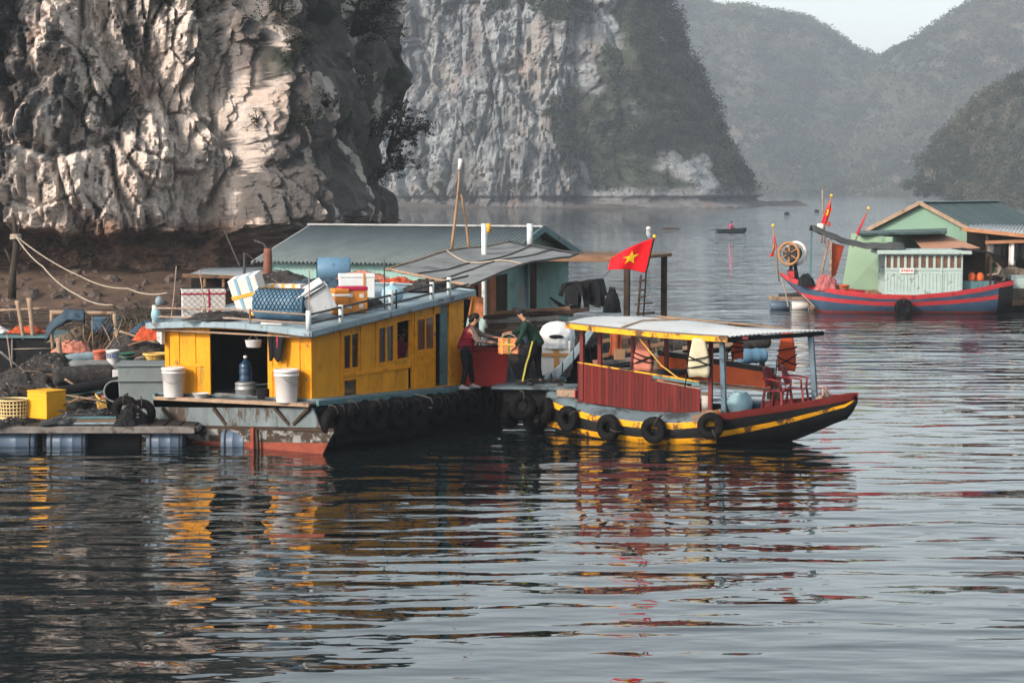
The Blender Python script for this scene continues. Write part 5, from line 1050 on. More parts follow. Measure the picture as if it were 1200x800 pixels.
mb.build('draped_tarpaulin', TARPB, world=True, solid=.03, label='dark slate tarpaulin rolled over the timber rack', cat='tarpaulin')
# rolls, pipes, tank, buckets
def roll(label, a, b, r, m, name='net_roll', cat='net'):
    a, b = Vector(a), Vector(b); n = 16; pts = [a.lerp(b, k / n) for k in range(n + 1)]
    rr = [r * (1 + .14 * noise.noise(Vector((k * .7, a.x, a.y)))) * (.7 if k in (0, n) else 1) for k in range(n + 1)]
    return MB().tube(pts, rr, 14).build(name, m, world=True, label=label, cat=cat)
roll('dark shaggy net roll lying across the middle of the fish raft', A(62, 441, 45.2), A(133, 438, 45.6), .22, NETH)
roll('long black pipe lying below the net roll', A(66, 459, 44), A(147, 445, 44.6), .11, CLB, 'black_pipe', 'pipe')
roll('grey tarpaulin roll lying under the buckets', A(80, 432, 47), A(150, 430, 47.6), .20, TARPG, 'tarpaulin_roll', 'tarpaulin')
roll('slate blue folded sheet lying above the net roll', A(70, 424, 48.5), A(112, 419, 49), .16, BGR, 'folded_sheet', 'tarpaulin')
p = A(135, 459, 43.4); t = thing('black_pipe', 'wide black pipe with its open mouth facing us beside the grey tank', 'pipe', p, 0); M = Matrix.Rotation(R_(68), 4, 'X') @ Matrix.Rotation(R_(8), 4, 'Y')
MB().lathe([(.20, -.9), (.225, -.9), (.225, 0), (.235, .01), (.235, .03), (.20, .03), (.20, -.9)], M, 30, caps=False).build('pipe_wall', CLB, t); MB().lathe([(.235, .032), (.245, .035), (.245, .06), (.215, .06), (.215, .032)], M, 30, caps=False).build('rim', TARPG, t); MB().lathe([(.19, -.85), (.19, -.84)], M, 20).build('inner_end', CLB, t)
p = G(171, 470, .75); t = thing('fish_tank', 'big grey fibreglass tank standing left of the yellow houseboat', 'tank', Vector((p.x - .1, 43.6, RD + .03)), 3)
hh = A(171, 427, 43.6).z - RD - .03
mb = MB(); mb.hexa([(-.46, -.4, 0), (.46, -.4, 0), (.46, .4, 0), (-.46, .4, 0), (-.50, -.46, hh), (.50, -.46, hh), (.50, .46, hh), (-.50, .46, hh)]); mb.build('tank_body', PLG, t, bevel=.03)
mb = MB(); mb.bx(-.54, .54, -.5, -.44, hh - .32, hh - .28); mb.bx(-.55, .55, -.51, .51, hh + .003, hh + .05); mb.build('rim', PLG, t, bevel=.01)
bucket('bucket', 'red bucket with a white label on the fish raft, left of the white one', A(117, 427, 47.4), .15, .37, mat('salmon_plastic', (.52, .13, .07), .5, .1), False)
bb = bucket('bucket', 'white bucket with blue markings beside the red one on the fish raft', A(132, 427, 47.4), .155, .37, PLW, False)
mb = MB()
for k in range(4): mb.bx(-.10 + .055 * k, -.065 + .055 * k, -.154 + .012 * abs(k - 1.5), -.146 + .012 * abs(k - 1.5), .16, .26)
mb.build('blue_print', mat('print_blue', (.05, .10, .25), .6), bb)
bucket('bucket', 'small dark green tub in the clutter right of the white bucket', A(149, 424, 48.5), .2, .25, mat('green_plastic', (.03, .10, .07), .5), False)
basket('shallow yellow bowl basket half hidden behind the grey tank', A(183, 424, 46.0), .16, .28, .18, BASK, rows=4)
foam_box('plastic_box', 'slate blue box in the brushwood behind the buckets', 'box', A(124, 391, 52), (.7, .5, .42), 5, m=mat('blue_box', (.07, .13, .20), .5), lid=True)
foam_box('plastic_box', 'small white box leaning by the end of the net roll', 'box', A(139, 449, 45.4), (.26, .22, .30), 14, m=PLW, lid=False, tapes=(('x', .2, .06, TAPEO),))
heap('cloth_heap', 'orange and blue cloths thrown over sticks left of the houseboat roof', 'cloth', A(178, 398, 47.5), (.9, .4, .34), ORGC, 20, 21, .4); heap('cloth_heap', 'blue cloth thrown beside the orange one', 'cloth', A(170, 389, 48), (.7, .4, .22), TARPB, 10, 22, .4)
for k, (x, y, D, dm, m_, lab, s_) in enumerate(((20, 452, 45.5, (1.6, .7, .35), NETH, 'dark tangled net heap on the brown work table', 31), (2, 478, 43.5, (1.3, .8, .5), NETH, 'dark net heap under the brown work table', 32), (105, 497, 42.2, (1.4, .5, .14), TARPD, 'flat dark tarpaulin beside the yellow crate', 33), (60, 432, 47, (1.4, .8, .3), NETH, 'dark heap of nets in front of the black shed', 34), (110, 400, 52, (2.2, 1.0, .35), NETB, 'brown brushwood and net heap below the timber rack', 35), (165, 408, 50, (1.6, 1.0, .42), NETH, 'dark net heap behind the grey tank', 36), (85, 412, 50.5, (1.0, .7, .26), PINKC, 'faded pink net heap right of the black shed', 37), (175, 436, 47, (1.3, .9, .35), NETH, 'dark net heap between the grey tank and the houseboat', 38), (154, 499, 41.75, (.75, .5, .42), CLB, 'black lumpy tarpaulin bundle between the raft and the stern platform', 40), (98, 493, 42.1, (2.0, .55, .2), TARPD, 'long low dark tarpaulin heap right of the yellow crate along the raft edge', 41), (16, 498, 41.75, (1.3, .4, .13), NETH, 'low dark net strip lying in front of the yellow lattice basket', 42), (160, 494, 42.2, (.85, .5, .1), BGR, 'slate blue folded sheet on the raft near the houseboat stern', 39))):
    heap('net_heap', lab, 'net', A(x, y, D), dm, m_, 5 * k, s_, .4, cords=5)
for k, (a, b, D, r, m_, lab) in enumerate(((((75, 496), (135, 489)), 0, 42.0, .035, BRW, 'brown plank lying right of the yellow crate'), (((80, 506), (150, 492)), 0, 41.9, .02, PALEW, 'thin pale pole along the raft edge right of the crate'), (((68, 480), (92, 488)), 0, 42.3, .03, DKW, 'dark stick under the green basket'), (((140, 388), (185, 402)), 0, 49, .03, PALEW, 'pale stick across the dark clutter left of the houseboat'), (((150, 405), (192, 392)), 0, 49.5, .03, BRW, 'brown stick leaning in the clutter left of the houseboat'), (((155, 418), (190, 408)), 0, 48, .03, DKW, 'dark beam lying in the clutter behind the grey tank'), (((0, 412), (22, 430)), 0, 46.5, .03, GREYW, 'grey stick leaning at the left edge in front of the shed'), (((8, 392), (14, 432)), 0, 46.4, .02, RAIL, 'thin rusty rod leaning on the front of the black shed'), (((76, 444), (92, 454)), 0, 44.8, .025, PALEW, 'pale short stick leaning on the net roll'), (((100, 412), (108, 388)), 0, 51, .025, BRW, 'brown stick upright in the brushwood'), (((60, 404), (150, 398)), 0, 53, .04, DKW, 'long dark beam lying at the back edge of the raft'))):
    pole('loose_timber', lab, A(*a[0], D), A(*a[1], D), r, m_, 'timber', knots=False)
def twigs(label, c, h, n, seed, leaf=True):
    t = thing('brushwood', label, 'branches', c); rr = random.Random(seed); mb = MB(); tips = []
    for k in range(n):
        d = Vector((rr.uniform(-1, 1), rr.uniform(-.5, .5), rr.uniform(.7, 1.5))).normalized(); p0 = Vector((rr.uniform(-.35, .35), rr.uniform(-.2, .2), 0)); p1 = p0 + d * h * rr.uniform(.4, .7); p2 = p1 + (d + Vector((rr.uniform(-.6, .6), 0, .2))).normalized() * h * .4
        mb.tube([p0, p1, p2], [.022, .014, .006], 5); tips += [p1, p2, p1.lerp(p2, .5)]
    mb.build('twigs', BRW if seed % 2 else PALEW, t)
    if leaf: V, q = leaf_quads([tuple(x) for x in tips], .16, 7, .035); fast_mesh('leaves', V, q, FOLM, parent=t)
twigs('leafy brushwood bundle sticking up under the timber rack', A(104, 408, 51.5), 1.0, 12, 3); twigs('bare pale forked branch beside the buckets', A(122, 412, 50), .85, 5, 4, False); twigs('dry brushwood with few leaves behind the grey tank', A(160, 402, 51), .7, 12, 5); twigs('low tangle of twigs at the corner of the houseboat roof', A(152, 392, 53), .5, 9, 7)
# dead tree and mooring ropes from the shore
dt = thing('dead_tree', 'thin dead tree trunk wound with rope at the left picture edge', 'tree', A(14, 342, 62)); q = lambda px, py: A(px, py, 62) - A(14, 342, 62)
MB().tube([q(14, 350), q(15, 320), q(19, 290), q(17, 262), q(15, 250)], [.13, .11, .10, .07, .04], 8).build('trunk', BARK, dt)
mb = MB()
for pts in (((18, 282), (24, 262), (20, 252)), ((19, 275), (9, 262), (8, 256)), ((18, 300), (28, 288), (30, 280)), ((15, 310), (6, 292))): mb.tube([q(*x) for x in pts], [.06, .035, .02][:len(pts)], 6)
mb.build('branch', BARK, dt); mb = MB(); mb.torus(Matrix.Translation(q(18.5, 276)), .13, .05, 16, 6); mb.torus(Matrix.Translation(q(18.5, 279)), .14, .05, 16, 6); mb.build('rope_coil', ROPE, dt)
rope('shore_rope', 'upper pale mooring rope swinging from the dead tree across the mud', [A(18, 276, 61.8), A(95, 324, 60), A(150, 338, 58.5), A(196, 343, 57)], .02, sag=.10)
rope('shore_rope', 'lower pale mooring rope swinging from the dead tree to the raft', [A(18, 276, 61.8), A(50, 312, 60), A(90, 345, 58), A(132, 357, 57)], .022, sag=.10)
rope('shore_rope', 'dark thin rope hanging against the mud between the two pale ropes', [A(48, 318, 60), A(82, 352, 58)], .014, ROPED, sag=.08)

t = thing('board_stack', 'stack of dark boards lying flat on the raft between the yellow crate and the houseboat', 'boards', A(112, 499, 41.8), 4)
for k in range(4): MB().bx(-.75 + .06 * k, .7 - .09 * k, -.16 + .03 * k, .18 - .02 * k, .05 * k, .05 * k + .042).build('board', (DKW, BGR, BRW, TEAL)[k], t, bevel=.006)

for k, (px, py, lab) in enumerate(((147, 480, 'black tyre hanging at the left corner of the stern platform'), (166, 484, 'black tyre hanging under the stern platform, right of the corner one'))):
    o = dup(tyr, A(px, py, 41.95 + .1 * k), -12 + 25 * k, lab); o.scale = (1.05, 1.2, 1.05)

rr = random.Random(77)
for k in range(46):   # loose sticks and battens lying all over the raft clutter
    px, py, D = rr.uniform(-5, 190), 0, rr.uniform(43, 53); a = A(px, 400, D); a.z = RD + rr.uniform(.05, .55); th = rr.gauss(0, .5); L_ = rr.uniform(.4, 1.3)
    if a.x + L_ > YF.W(-.9, TL + .3, 0).x: a.x -= 1.3
    b = a + Vector((L_ * math.cos(th), L_ * math.sin(th), rr.gauss(0, .16))); b.z = max(b.z, RD + .05)
    MB().tube([a, a.lerp(b, .5) + Vector((0, 0, rr.uniform(-.03, .05))), b], rr.uniform(.012, .03), 6).build('loose_stick', rr.choice((DKW, GREYW, BRW, DKW, PALEW, TEAL)), world=True, label='thin stick lying loose in the dark clutter of the fish raft', cat='stick', group='loose sticks on the fish raft')
for k in range(14):
    a = A(rr.uniform(0, 185), 420, rr.uniform(43, 50)); a.z = RD + rr.uniform(.1, .5); pts = [a]
    for i in range(7): pts.append(pts[-1] + Vector((rr.uniform(-.25, .3), rr.uniform(-.15, .15), rr.uniform(-.08, .08))))
    for q in pts: q.z = max(q.z, RD + .04)
    MB().tube(pts, rr.uniform(.008, .016), 5).build('loose_rope', rr.choice((ROPE, ROPED, TEAL, ROPED)), world=True, label='short tangled rope end in the clutter of the fish raft', cat='rope', group='loose rope ends on the fish raft')
# ------------------------------------------------------------------ middle raft, long corrugated house, awning and clutter behind the boats
def corr(mb, p00, p10, p11, p01, n, amp, mi=0, nv=2):
    """corrugated sheet, ridges running from the 0-edge to the 1-edge"""
    p00, p10, p11, p01 = map(Vector, (p00, p10, p11, p01)); N = (p10 - p00).cross(p01 - p00).normalized()
    mb.grid(lambda u, v: p00.lerp(p10, u).lerp(p01.lerp(p11, u), v) + N * amp * math.sin(u * n * 2 * math.pi), n * 6, nv, mi)
HR = A(632, 266, 65); HF = Frame(HR.x, HR.y, -22.6)
house = thing('raft_house', 'long floating house with a grey corrugated roof and teal gable wall behind the yellow houseboat', 'house', HF.o, -22.6)
zr_ = HR.z; hw_ = 3.9; ze = zr_ - 1.02; HL = 8.2
mb = MB()
for y0_, y1_ in ((-3.5, -3.44), (3.44, 3.5)): mb.bx(-HL + .4, -.35, y0_, y1_, .45, ze)
for x in (-.38, -HL + .4): mb.prism([(x, -3.44, .45), (x, 3.44, .45), (x, 3.44, ze + .02), (x, 0, zr_ - .10), (x, -3.44, ze + .02)], (.05, 0, 0))
mb.build('wall', TEALW, house)
mb = MB(); corr(mb, (-HL, 0, zr_), (.15, 0, zr_), (.15, -hw_, ze - .06), (-HL, -hw_, ze - .06), 58, .04); corr(mb, (.15, 0, zr_ - .004), (-HL, 0, zr_ - .004), (-HL, hw_, ze - .06), (.15, hw_, ze - .06), 58, .04)
rfh = mb.build('roof', CORR, house, solid=.012)
mb = MB(); mb.beam((-HL - .02, 0, zr_ + .03), (.17, 0, zr_ + .03), .34, .05); mb.build('ridge_cap', CORRG, rfh)
mb = MB()
for sg in (-1, 1): mb.beam((.17, 0, zr_ - .05), (.17, sg * hw_, ze - .11), .05, .20, 0)
mb.build('barge_board', TEAL, rfh); mb = MB()
for sg in (-1, 1): mb.beam((-HL - .01, 0, zr_ - .05), (-HL - .01, sg * hw_, ze - .11), .04, .12)
mb.build('barge_board', CORRG, rfh)
MB().bx(-.345, -.325, -1.0, -.45, .9, 2.2).build('patch', CORRG, house)
MB().hexa([(-.34, -3.4, .5), (-.30, -3.4, .5), (-.30, -1.9, .5), (-.34, -1.9, .5), (-.34, -3.4, 2.55), (-.30, -3.4, 2.55), (-.30, -1.9, 2.6), (-.34, -1.9, 2.6)]).build('brown_boarding', DKW, house)
plt = thing('house_raft', 'dark timber raft carrying the long corrugated house', 'raft', (-1, 62, 0))
mb = MB(); mb.hexa([tuple(HF.W(x, y, z) - Vector((-1, 62, 0))) for x, y, z in ((-HL - 1, -6.0, .15), (4.6, -6.0, .15), (4.6, 4.5, .15), (-HL - 1, 4.5, .15), (-HL - 1, -6.0, .46), (4.6, -6.0, .46), (4.6, 4.5, .46), (-HL - 1, 4.5, .46))]); mb.build('raft_deck', DKW, plt)
mb = MB()
for x in np.arange(-HL, 4.6, 1.6): mb.lathe([(.27, 0), (.29, .04), (.29, 1.0), (.27, 1.04)], Matrix.Translation(HF.W(x, -5.9, .02) - Vector((-1, 62, 0))) @ Matrix.Rotation(R_(90), 4, 'Y'), 16)
mb.build('barrel_floats', PLD, plt)
# porch roof right of the gable and its posts
pr = thing('porch', 'flat brown porch roof on dark posts at the right end of the corrugated house', 'porch', HF.W(1.5, .5, .46), -22.6); zpo = A(720, 303, 64).z - .46
mb = MB(); mb.bx(-1.7, 2.0, -1.6, 2.3, zpo, zpo + .10); mb.bx(-1.75, 2.05, -1.7, -1.6, zpo - .07, zpo + .12); mb.build('porch_roof', BRW, pr, bevel=.01)
for x, y in ((-1.3, -1.5), (1.8, -1.5), (1.8, 2.1), (.3, -1.5)):
    if (x, y) != (.3, -1.5): MB().bx(x - .08, x + .08, y - .08, y + .08, 0, zpo).build('post', DKW, pr)
# clothes line with dark washing
ca, cb = A(664, 331, 62), A(706, 326, 62.4); rope('clothes_line', 'thin line under the brown porch roof carrying black washing', [ca, cb, A(728, 300, 62.6)], .012, ROPED, .03)
for k, (f, wd, ln, lab) in enumerate(((.12, .55, .62, 'black shirt hanging at the left end of the clothes line'), (.42, .5, .85, 'black trousers hanging in the middle of the clothes line'), (.72, .6, .70, 'black jacket hanging at the right end of the clothes line'), (.92, .35, .8, 'narrow dark towel at the far right of the clothes line'))):
    c = ca.lerp(cb, f); mb = MB(); shirt = [(-.1, 0), (.1, .01), (.32, -.07), (.40, -.40), (.27, -.43), (.21, -.22), (.22, -.72), (.02, -.68), (-.2, -.74), (-.2, -.2), (-.27, -.46), (-.4, -.40), (-.3, -.06)]
    trou = [(-.2, 0), (0, -.03), (.2, 0), (.26, -.5), (.24, -.95), (.09, -.90), (.02, -.38), (-.06, -.97), (-.23, -.88), (-.22, -.4)]; towel = [(-.16, 0), (.16, -.02), (.18, -.5), (.12, -.86), (-.10, -.80), (-.14, -.4)]
    poly = (shirt, trou, [(x * 1.15, z * (.9 + .3 * (x > 0))) for x, z in shirt], towel)[k]; n_ = len(poly); cx_ = sum(q[0] for q in poly) / n_; wv = lambda x, z: .05 * math.sin(x * 11 + k * 2 + z * 4)
    mb.prism([(x, wv(x, z), z) for x, z in poly], (0, .035, 0)); mb.build('washing', CLB, loc=c, rz=(-14, 9, -6, 16)[k], label=lab, cat='clothes')
heap('tarp_mound', 'black tarpaulin mound standing below the porch post behind the canopy roof', 'tarpaulin', A(717, 366, 61), (.55, .5, .75), CLB, 0, 51, .12)
t = thing('anchor', 'dark pointed anchor fluke sticking up from the clutter by the teal wall', 'anchor', A(655, 366, 58)); MB().tube([(0, 0, 0), (.12, 0, .15), (-.25, 0, .42)], [.09, .08, .03], 7).build('fluke', CLB, t); MB().beam((.05, 0, .1), (.5, 0, .18), .10).build('shank', CLB, t)
# awning over the bow of the houseboat
aw = [A(453, 317, 52), A(550, 336, 47.3), A(678, 298, 54), A(598, 284, 59)]
ac = sum(aw, Vector()) / 4; awn = thing('awning', 'grey tarpaulin awning with battens stretched behind the yellow houseboat', 'awning', (ac.x, ac.y, 0))
def awf(u, v):
    p = aw[0].lerp(aw[1], v).lerp(aw[3].lerp(aw[2], v), u); sag = .16 * math.sin(math.pi * u) * math.sin(math.pi * v)
    rid_ = .16 * max(0, 1 - abs(u - .45) / .45) - .10 * math.sin(2 * math.pi * v) * math.sin(math.pi * u)
    return p + Vector((0, 0, rid_ - sag + .04 * noise.noise(Vector((u * 6, v * 6, 3))))) - Vector((ac.x, ac.y, 0))
mb = MB(); mb.grid(awf, 30, 24); sh = mb.build('tarpaulin', TARPG, awn, solid=.01)
mb = MB()
for v in (0, .33, .66, 1.0): mb.tube([Vector(awf(u, v)) + Vector((0, 0, .025)) for u in np.linspace(0, 1, 12)], .02, 6, 1 if v else 2)
for u in (0, .45, 1): mb.tube([Vector(awf(u, v)) + Vector((0, 0, .03)) for v in np.linspace(0, 1, 12)], .022 if u else .04, 6, 0 if u == .45 else (2 if u == 0 else 1))
mb.build('edge_batten', [ROPE, RAILD, PALEW], awn)
for (x0, y0_, x1, y1_, D, m_, r) in ((617, 372, 617, 306, 54.5, BLUEPOST, .06), (568, 372, 567, 262, 56, PIPEW, .07), (621, 290, 621, 262, 60, PIPEW, .09), (536, 380, 532, 332, 50, PIPEW, .045), (560, 376, 558, 334, 50, DKW, .05)):
    a, b = A(x0, y0_, D) - Vector((ac.x, ac.y, 0)), A(x1, y1_, D) - Vector((ac.x, ac.y, 0)); a.z = .4 if y0_ > 300 else a.z; MB().tube([a, b], r, 10).build('post', m_, awn)
mb = MB(); q0, q1 = A(470, 355, 47.2) - Vector((ac.x, ac.y, 0)), A(552, 338, 47.0) - Vector((ac.x, ac.y, 0)); mb.tube([q1 + (q0 - q1) * k / 8 + Vector((0, 0, .03 * math.sin(k * 2))) for k in range(9)], [.03, .07, .09, .10, .09, .10, .08, .06, .03], 9); mb.build('rolled_edge', CLB, awn)
MB().add([A(500, 326, 56.5), A(580, 318, 58.5), A(580, 372, 58.5), A(500, 372, 56.5)], [(0, 1, 2, 3)]).build('plank_screen', mat('orange_planks', (.36, .15, .08), .75, .3, 4, BROWN, .3, 2, .4, lines=(0, .16, 3)), world=True, solid=.04, label='orange brown plank screen under the grey awning', cat='screen')
pole('bamboo_mast', 'tall bamboo mast with a white sleeve on its tip above the awning', A(530, 292, 53), A(539.5, 190, 53), .042, BAMB, 'mast', r2=.026)
a, b = A(538.6, 199, 52.97), A(539.9, 186, 52.97); MB().tube([a, b], .055, 12).build('mast_sleeve', PLW, world=True, label='white plastic sleeve capping the tall bamboo mast', cat='cap')
pole('bamboo_mast', 'shorter bamboo pole leaning beside the tall mast above the awning', A(550, 291, 53.2), A(541, 228, 53.2), .036, BAMB, 'mast', r2=.022)
t = thing('vent_pipe', 'pale vent pipe with a yellow collar standing behind the awning', 'pipe', A(568, 288, 57)); MB().tube([(0, 0, 0), (0, 0, .55)], .085, 12).build('pipe', PIPEW, t); MB().tube([(.1, 0, .36), (.1, 0, .62)], .07, 10).build('collar', YELS, t)
# left annex sheds and barrels in front of the corrugated house
t = thing('lean_to', 'low lean-to with a rusty edged tin roof left of the corrugated house', 'shed', A(262, 372, 66), 0); q = lambda px, py, D: A(px, py, D) - A(262, 372, 66)
mb = MB(); corr(mb, q(222, 322, 62), q(305, 325, 62), q(345, 313, 66), q(240, 315, 67), 26, .02); mb.build('roof_sheet', CORRG, t, solid=.015)
MB().beam(q(214, 322.5, 61.9), q(310, 326, 61.9), .06, .10).build('edge_board', BRW, t)
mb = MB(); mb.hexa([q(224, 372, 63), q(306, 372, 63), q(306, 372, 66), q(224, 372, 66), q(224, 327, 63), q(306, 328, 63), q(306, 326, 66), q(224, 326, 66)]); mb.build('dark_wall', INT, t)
for px in (240, 262, 300): MB().tube([q(px, 372, 61.95), q(px, 324, 61.95)], .05, 7).build('post', BRW, t)
pole('brown_post', 'stout red brown post with a bent rod on top, left of the corrugated roof', A(313, 335, 60), A(314, 291, 60), .15, mat('redbrown_pipe', (.17, .075, .055), .6, .2, 3), 'post', knots=False)
rope('bent_rod', 'thin bent rod rising left from the red brown post', [A(313, 292, 60), A(309, 286, 60), A(298, 282, 60)], .04, RAILD, cat='rod'); pole('lamp_pole', 'short dark pole with a small hook near the left end of the corrugated roof', A(286, 330, 61), A(286.5, 296, 61), .045, RAILD, 'pole', knots=False)
rope('stay_wire', 'dark slack wire slanting down to the lean-to roof', [A(262, 268, 70), A(281, 312, 62)], .03, ROPED); rope('stay_wire', 'second dark wire crossing above the short dark pole', [A(288, 297, 61), A(300, 306, 61)], .025, ROPED)
t = thing('blue_tank', 'big blue water barrel lying in front of the corrugated house', 'barrel', A(372, 316, 58) , 4); MB().lathe([(.32, 0), (.35, .03), (.35, .9), (.33, .93)], Matrix.Rotation(math.pi / 2, 4, 'Y'), 24).build('barrel', PLB, t); MB().lathe([(.33, -.02), (.33, -.001)], Matrix.Rotation(math.pi / 2, 4, 'Y'), 20).build('end_cap', PLD, t)
for k, (px, py, D, dm, m_, lab) in enumerate(((425, 322, 56, (2.0, .8, .3), PINKC, 'faded pink net heap below the corrugated roof edge'), (330, 330, 57, (3.2, 1.0, .45), NETH, 'long dark net heap in front of the corrugated house, left part'), (395, 332, 56, (3.0, 1.2, .35), TARPB, 'slate tarpaulin heap in front of the blue barrel'), (470, 340, 54, (2.4, 1.0, .5), ORGC, 'orange net heap in the shade below the awning'), (440, 336, 54.5, (1.8, 1.0, .4), NETH, 'dark net heap left of the orange one below the awning'), (600, 372, 52, (2.6, 1.4, .65), NETH, 'big black net heap behind the two people'), (640, 372, 53, (2.2, 1.2, .6), NETH, 'black net heap by the foot of the teal wall'), (662, 362, 57, (1.3, .7, .45), NETB, 'brownish cloth heap by the anchor'), (575, 368, 50.5, (1.6, .8, .7), TARPD, 'dark tarpaulin heap behind the red tank'), (700, 385, 52, (2.2, 1.0, .5), NETH, 'dark net heap seen under the left end of the canopy'), (770, 388, 51, (2.6, 1.0, .45), NETB, 'brown net heap seen under the middle of the canopy'))):
    c = A(px, py, D); base = .47
    if k < 5: c.z = max(base, c.z - .25)
    else: c.z = base; dm = (dm[0], dm[1], min(.95, max(dm[2], A(px, py - 6, D).z - base + .15)))
    heap('net_heap', lab, 'net' if 'net' in lab else ('cloth' if 'cloth' in lab else 'tarpaulin'), c, dm, m_, 7 * k, 60 + k, .22, cords=6)
foam_box('orange_crate', 'orange plastic crate among the nets under the awning', 'crate', A(548, 372, 49.5), (.7, .5, .5), 10, m=CARD, lid=False)
# floating walkway behind the canopy boat
wk = thing('raft_walkway', 'timber walkway on the raft seen under the canopy roof', 'walkway', A(760, 425, 49)); q = lambda px, py, D: A(px, py, D) - A(760, 425, 49)
for a, b, D, wd, m_ in (((690, 428), (800, 412), 49, .18, GREYW), ((690, 420), (780, 402), 50, .14, BRW), ((705, 400), (770, 388), 50.5, .10, BRW), ((720, 440), (860, 424), 48, .2, BRW), ((800, 408), (905, 400), 50, .16, PALEW), ((860, 420), (900, 398), 49.5, .06, BRW)): MB().beam(q(*a, D), q(*b, D), wd, .09).build('walk_beam', m_, wk, bevel=.01)
for px, py, D in ((700, 425, 49.3), (742, 420, 49.6), (790, 415, 49.8), (850, 412, 49.9), (893, 405, 49.9)): MB().tube([q(px, py, D), q(px, py + 40, D)], .07, 8).build('pile', DKW, wk)
roll('black pipe lying on the walkway behind the canopy boat, right end', A(862, 404, 49.2), A(902, 400, 49.4), .16, NETH, 'black_roll', 'pipe'); roll('blue float barrel behind the canopy boat beside the orange life jacket', A(866, 418, 48.6), A(898, 416, 48.8), .18, PLB, 'float_barrel', 'barrel'); roll('dark roll of net on the walkway behind the cream life jacket', A(790, 404, 50.4), A(858, 404, 50.6), .2, NETH)
mb = MB(); mb.hexa([A(x, y, D) for x, y, D in ((690, 470, 47.6), (910, 455, 47.6), (910, 436, 50.6), (690, 440, 50.6), (690, 452, 47.6), (910, 436, 47.6), (910, 416, 50.6), (690, 421, 50.6))])
# red tank on the bow of the houseboat
p = YF.W(*YF.pz(566, 456, .87)) + Vector((0, .35, 0)); t = thing('fish_bin', 'big red fibreglass fish bin with a grey sheet over its mouth beside the woman', 'bin', p + Vector((0, .42, .01)), 8); hh = A(566, 411, p.y).z - p.z
mb = MB(); mb.hexa([(-.42, -.34, 0), (.46, -.34, 0), (.46, .34, 0), (-.42, .34, 0), (-.48, -.40, hh), (.53, -.40, hh), (.53, .40, hh), (-.48, .40, hh)]); mb.build('bin_body', REDT, t, bevel=.04); mb = MB(); mb.bx(-.51, .56, -.43, .43, hh + .003, hh + .055); mb.build('rim', REDT, t, bevel=.015)
mb = MB(); mb.grid(lambda u, v: (-.5 + .92 * u, -.46 + .9 * v, hh + .08 + .17 * math.sin(math.pi * u) * (1 - .4 * v) + .03 * noise.noise(Vector((u * 6, v * 6, 4)))), 14, 10); mb.build('cover_sheet', BGR, t, solid=.02)
pole('boat_hook', 'short orange wooden handle sticking out of the red fish bin', p + Vector((-.05, .3, hh - .1)), A(563, 392, p.y + .2), .025, BAMB, 'handle', knots=False)
# white foam tub wrapped in plastic and slatted covers behind the man
p = G(652, 444, .70); t = thing('foam_tub', 'white foam fish tub wrapped in plastic with brown tape behind the man', 'tub', Vector((p.x, 47.5, .5)), -6)
W0, W1_, zb, zm, zt = A(634, 420, 47.5).x - p.x, A(672, 420, 47.5).x - p.x, A(650, 424, 47.5).z - .5, A(650, 398, 47.5).z - .5, A(650, 376, 47.5).z - .5
MB().bx(W0 + .03, W1_ - .04, -.3, .3, zb - .3, zm).build('tub_body', FOAM, t, bevel=.03)
def wrap(u, v): a = 2 * math.pi * u; k = 1 + .10 * noise.noise(Vector((math.cos(a) * 3, math.sin(a) * 3, v * 3))) + .06 * noise.noise(Vector((math.cos(a) * 8, math.sin(a) * 8, v * 7))); r = (1 - max(0, (v - .45) / .55) ** 2.2) ** .5 if v < 1 else 0.02; return ((W0 + W1_) / 2 + (W1_ - W0) * .54 * math.cos(a) * r * k, .40 * math.sin(a) * r * k, zm - .18 + (zt - zm + .18) * v)
mb = MB(); mb.grid(wrap, 60, 26); mb.build('plastic_wrap', FOAMG, t); mb = MB(); mb.bx(-.06, .06, -.335, -.31, zb - .3, zm - .18); mb.bx(W0 + .02, W1_ - .03, -.34, -.312, zm - .36, zm - .29); mb.build('tape', TAPEBR, t)
mb = MB(); mb.sphere((0, -.40, zm + .10), (.17, .05, .05)); mb.build('dark_slot', CLB, t)
t = thing('slatted_cover', 'slate blue segmented tarpaulin cover curving down beside the white foam tub', 'tarpaulin', Vector((p.x + .4, 47, .5)), 0); q = lambda x, y, D: A(x, y, D) - Vector((p.x + .4, 47, .5))
for k in range(5):
    x0, y0_ = 634 + k * 13, 446 - k * 9 - (k * k * 1.2); x1, y1_ = 634 + (k + 1) * 13 - 1, 446 - (k + 1) * 9 - ((k + 1) ** 2 * 1.2) + 1
    mb = MB(); mb.hexa([q(x0, y0_ + 14, 46.3), q(x1, y1_ + 14, 46.3), q(x1, y1_ + 14, 47.2), q(x0, y0_ + 14, 47.2), q(x0, y0_, 46.3), q(x1, y1_, 46.3), q(x1 + 5, y1_ - 6, 47.2), q(x0 + 5, y0_ - 6, 47.2)]); mb.build('segment', BGR, t, bevel=.02)
heap('tarpaulin_heap', 'black tarpaulin mound under the left end of the canopy roof', 'tarpaulin', Vector((A(688, 440, 47).x, 47.2, .45)), (1.1, .9, 1.15), CLB, 0, 71, .25); heap('net_heap', 'dark net heap on the deck edge behind the man', 'net', Vector((A(640, 440, 46.2).x, 46.3, .55)), (1.6, .7, .34), NETH, 0, 72, .3, cords=4)

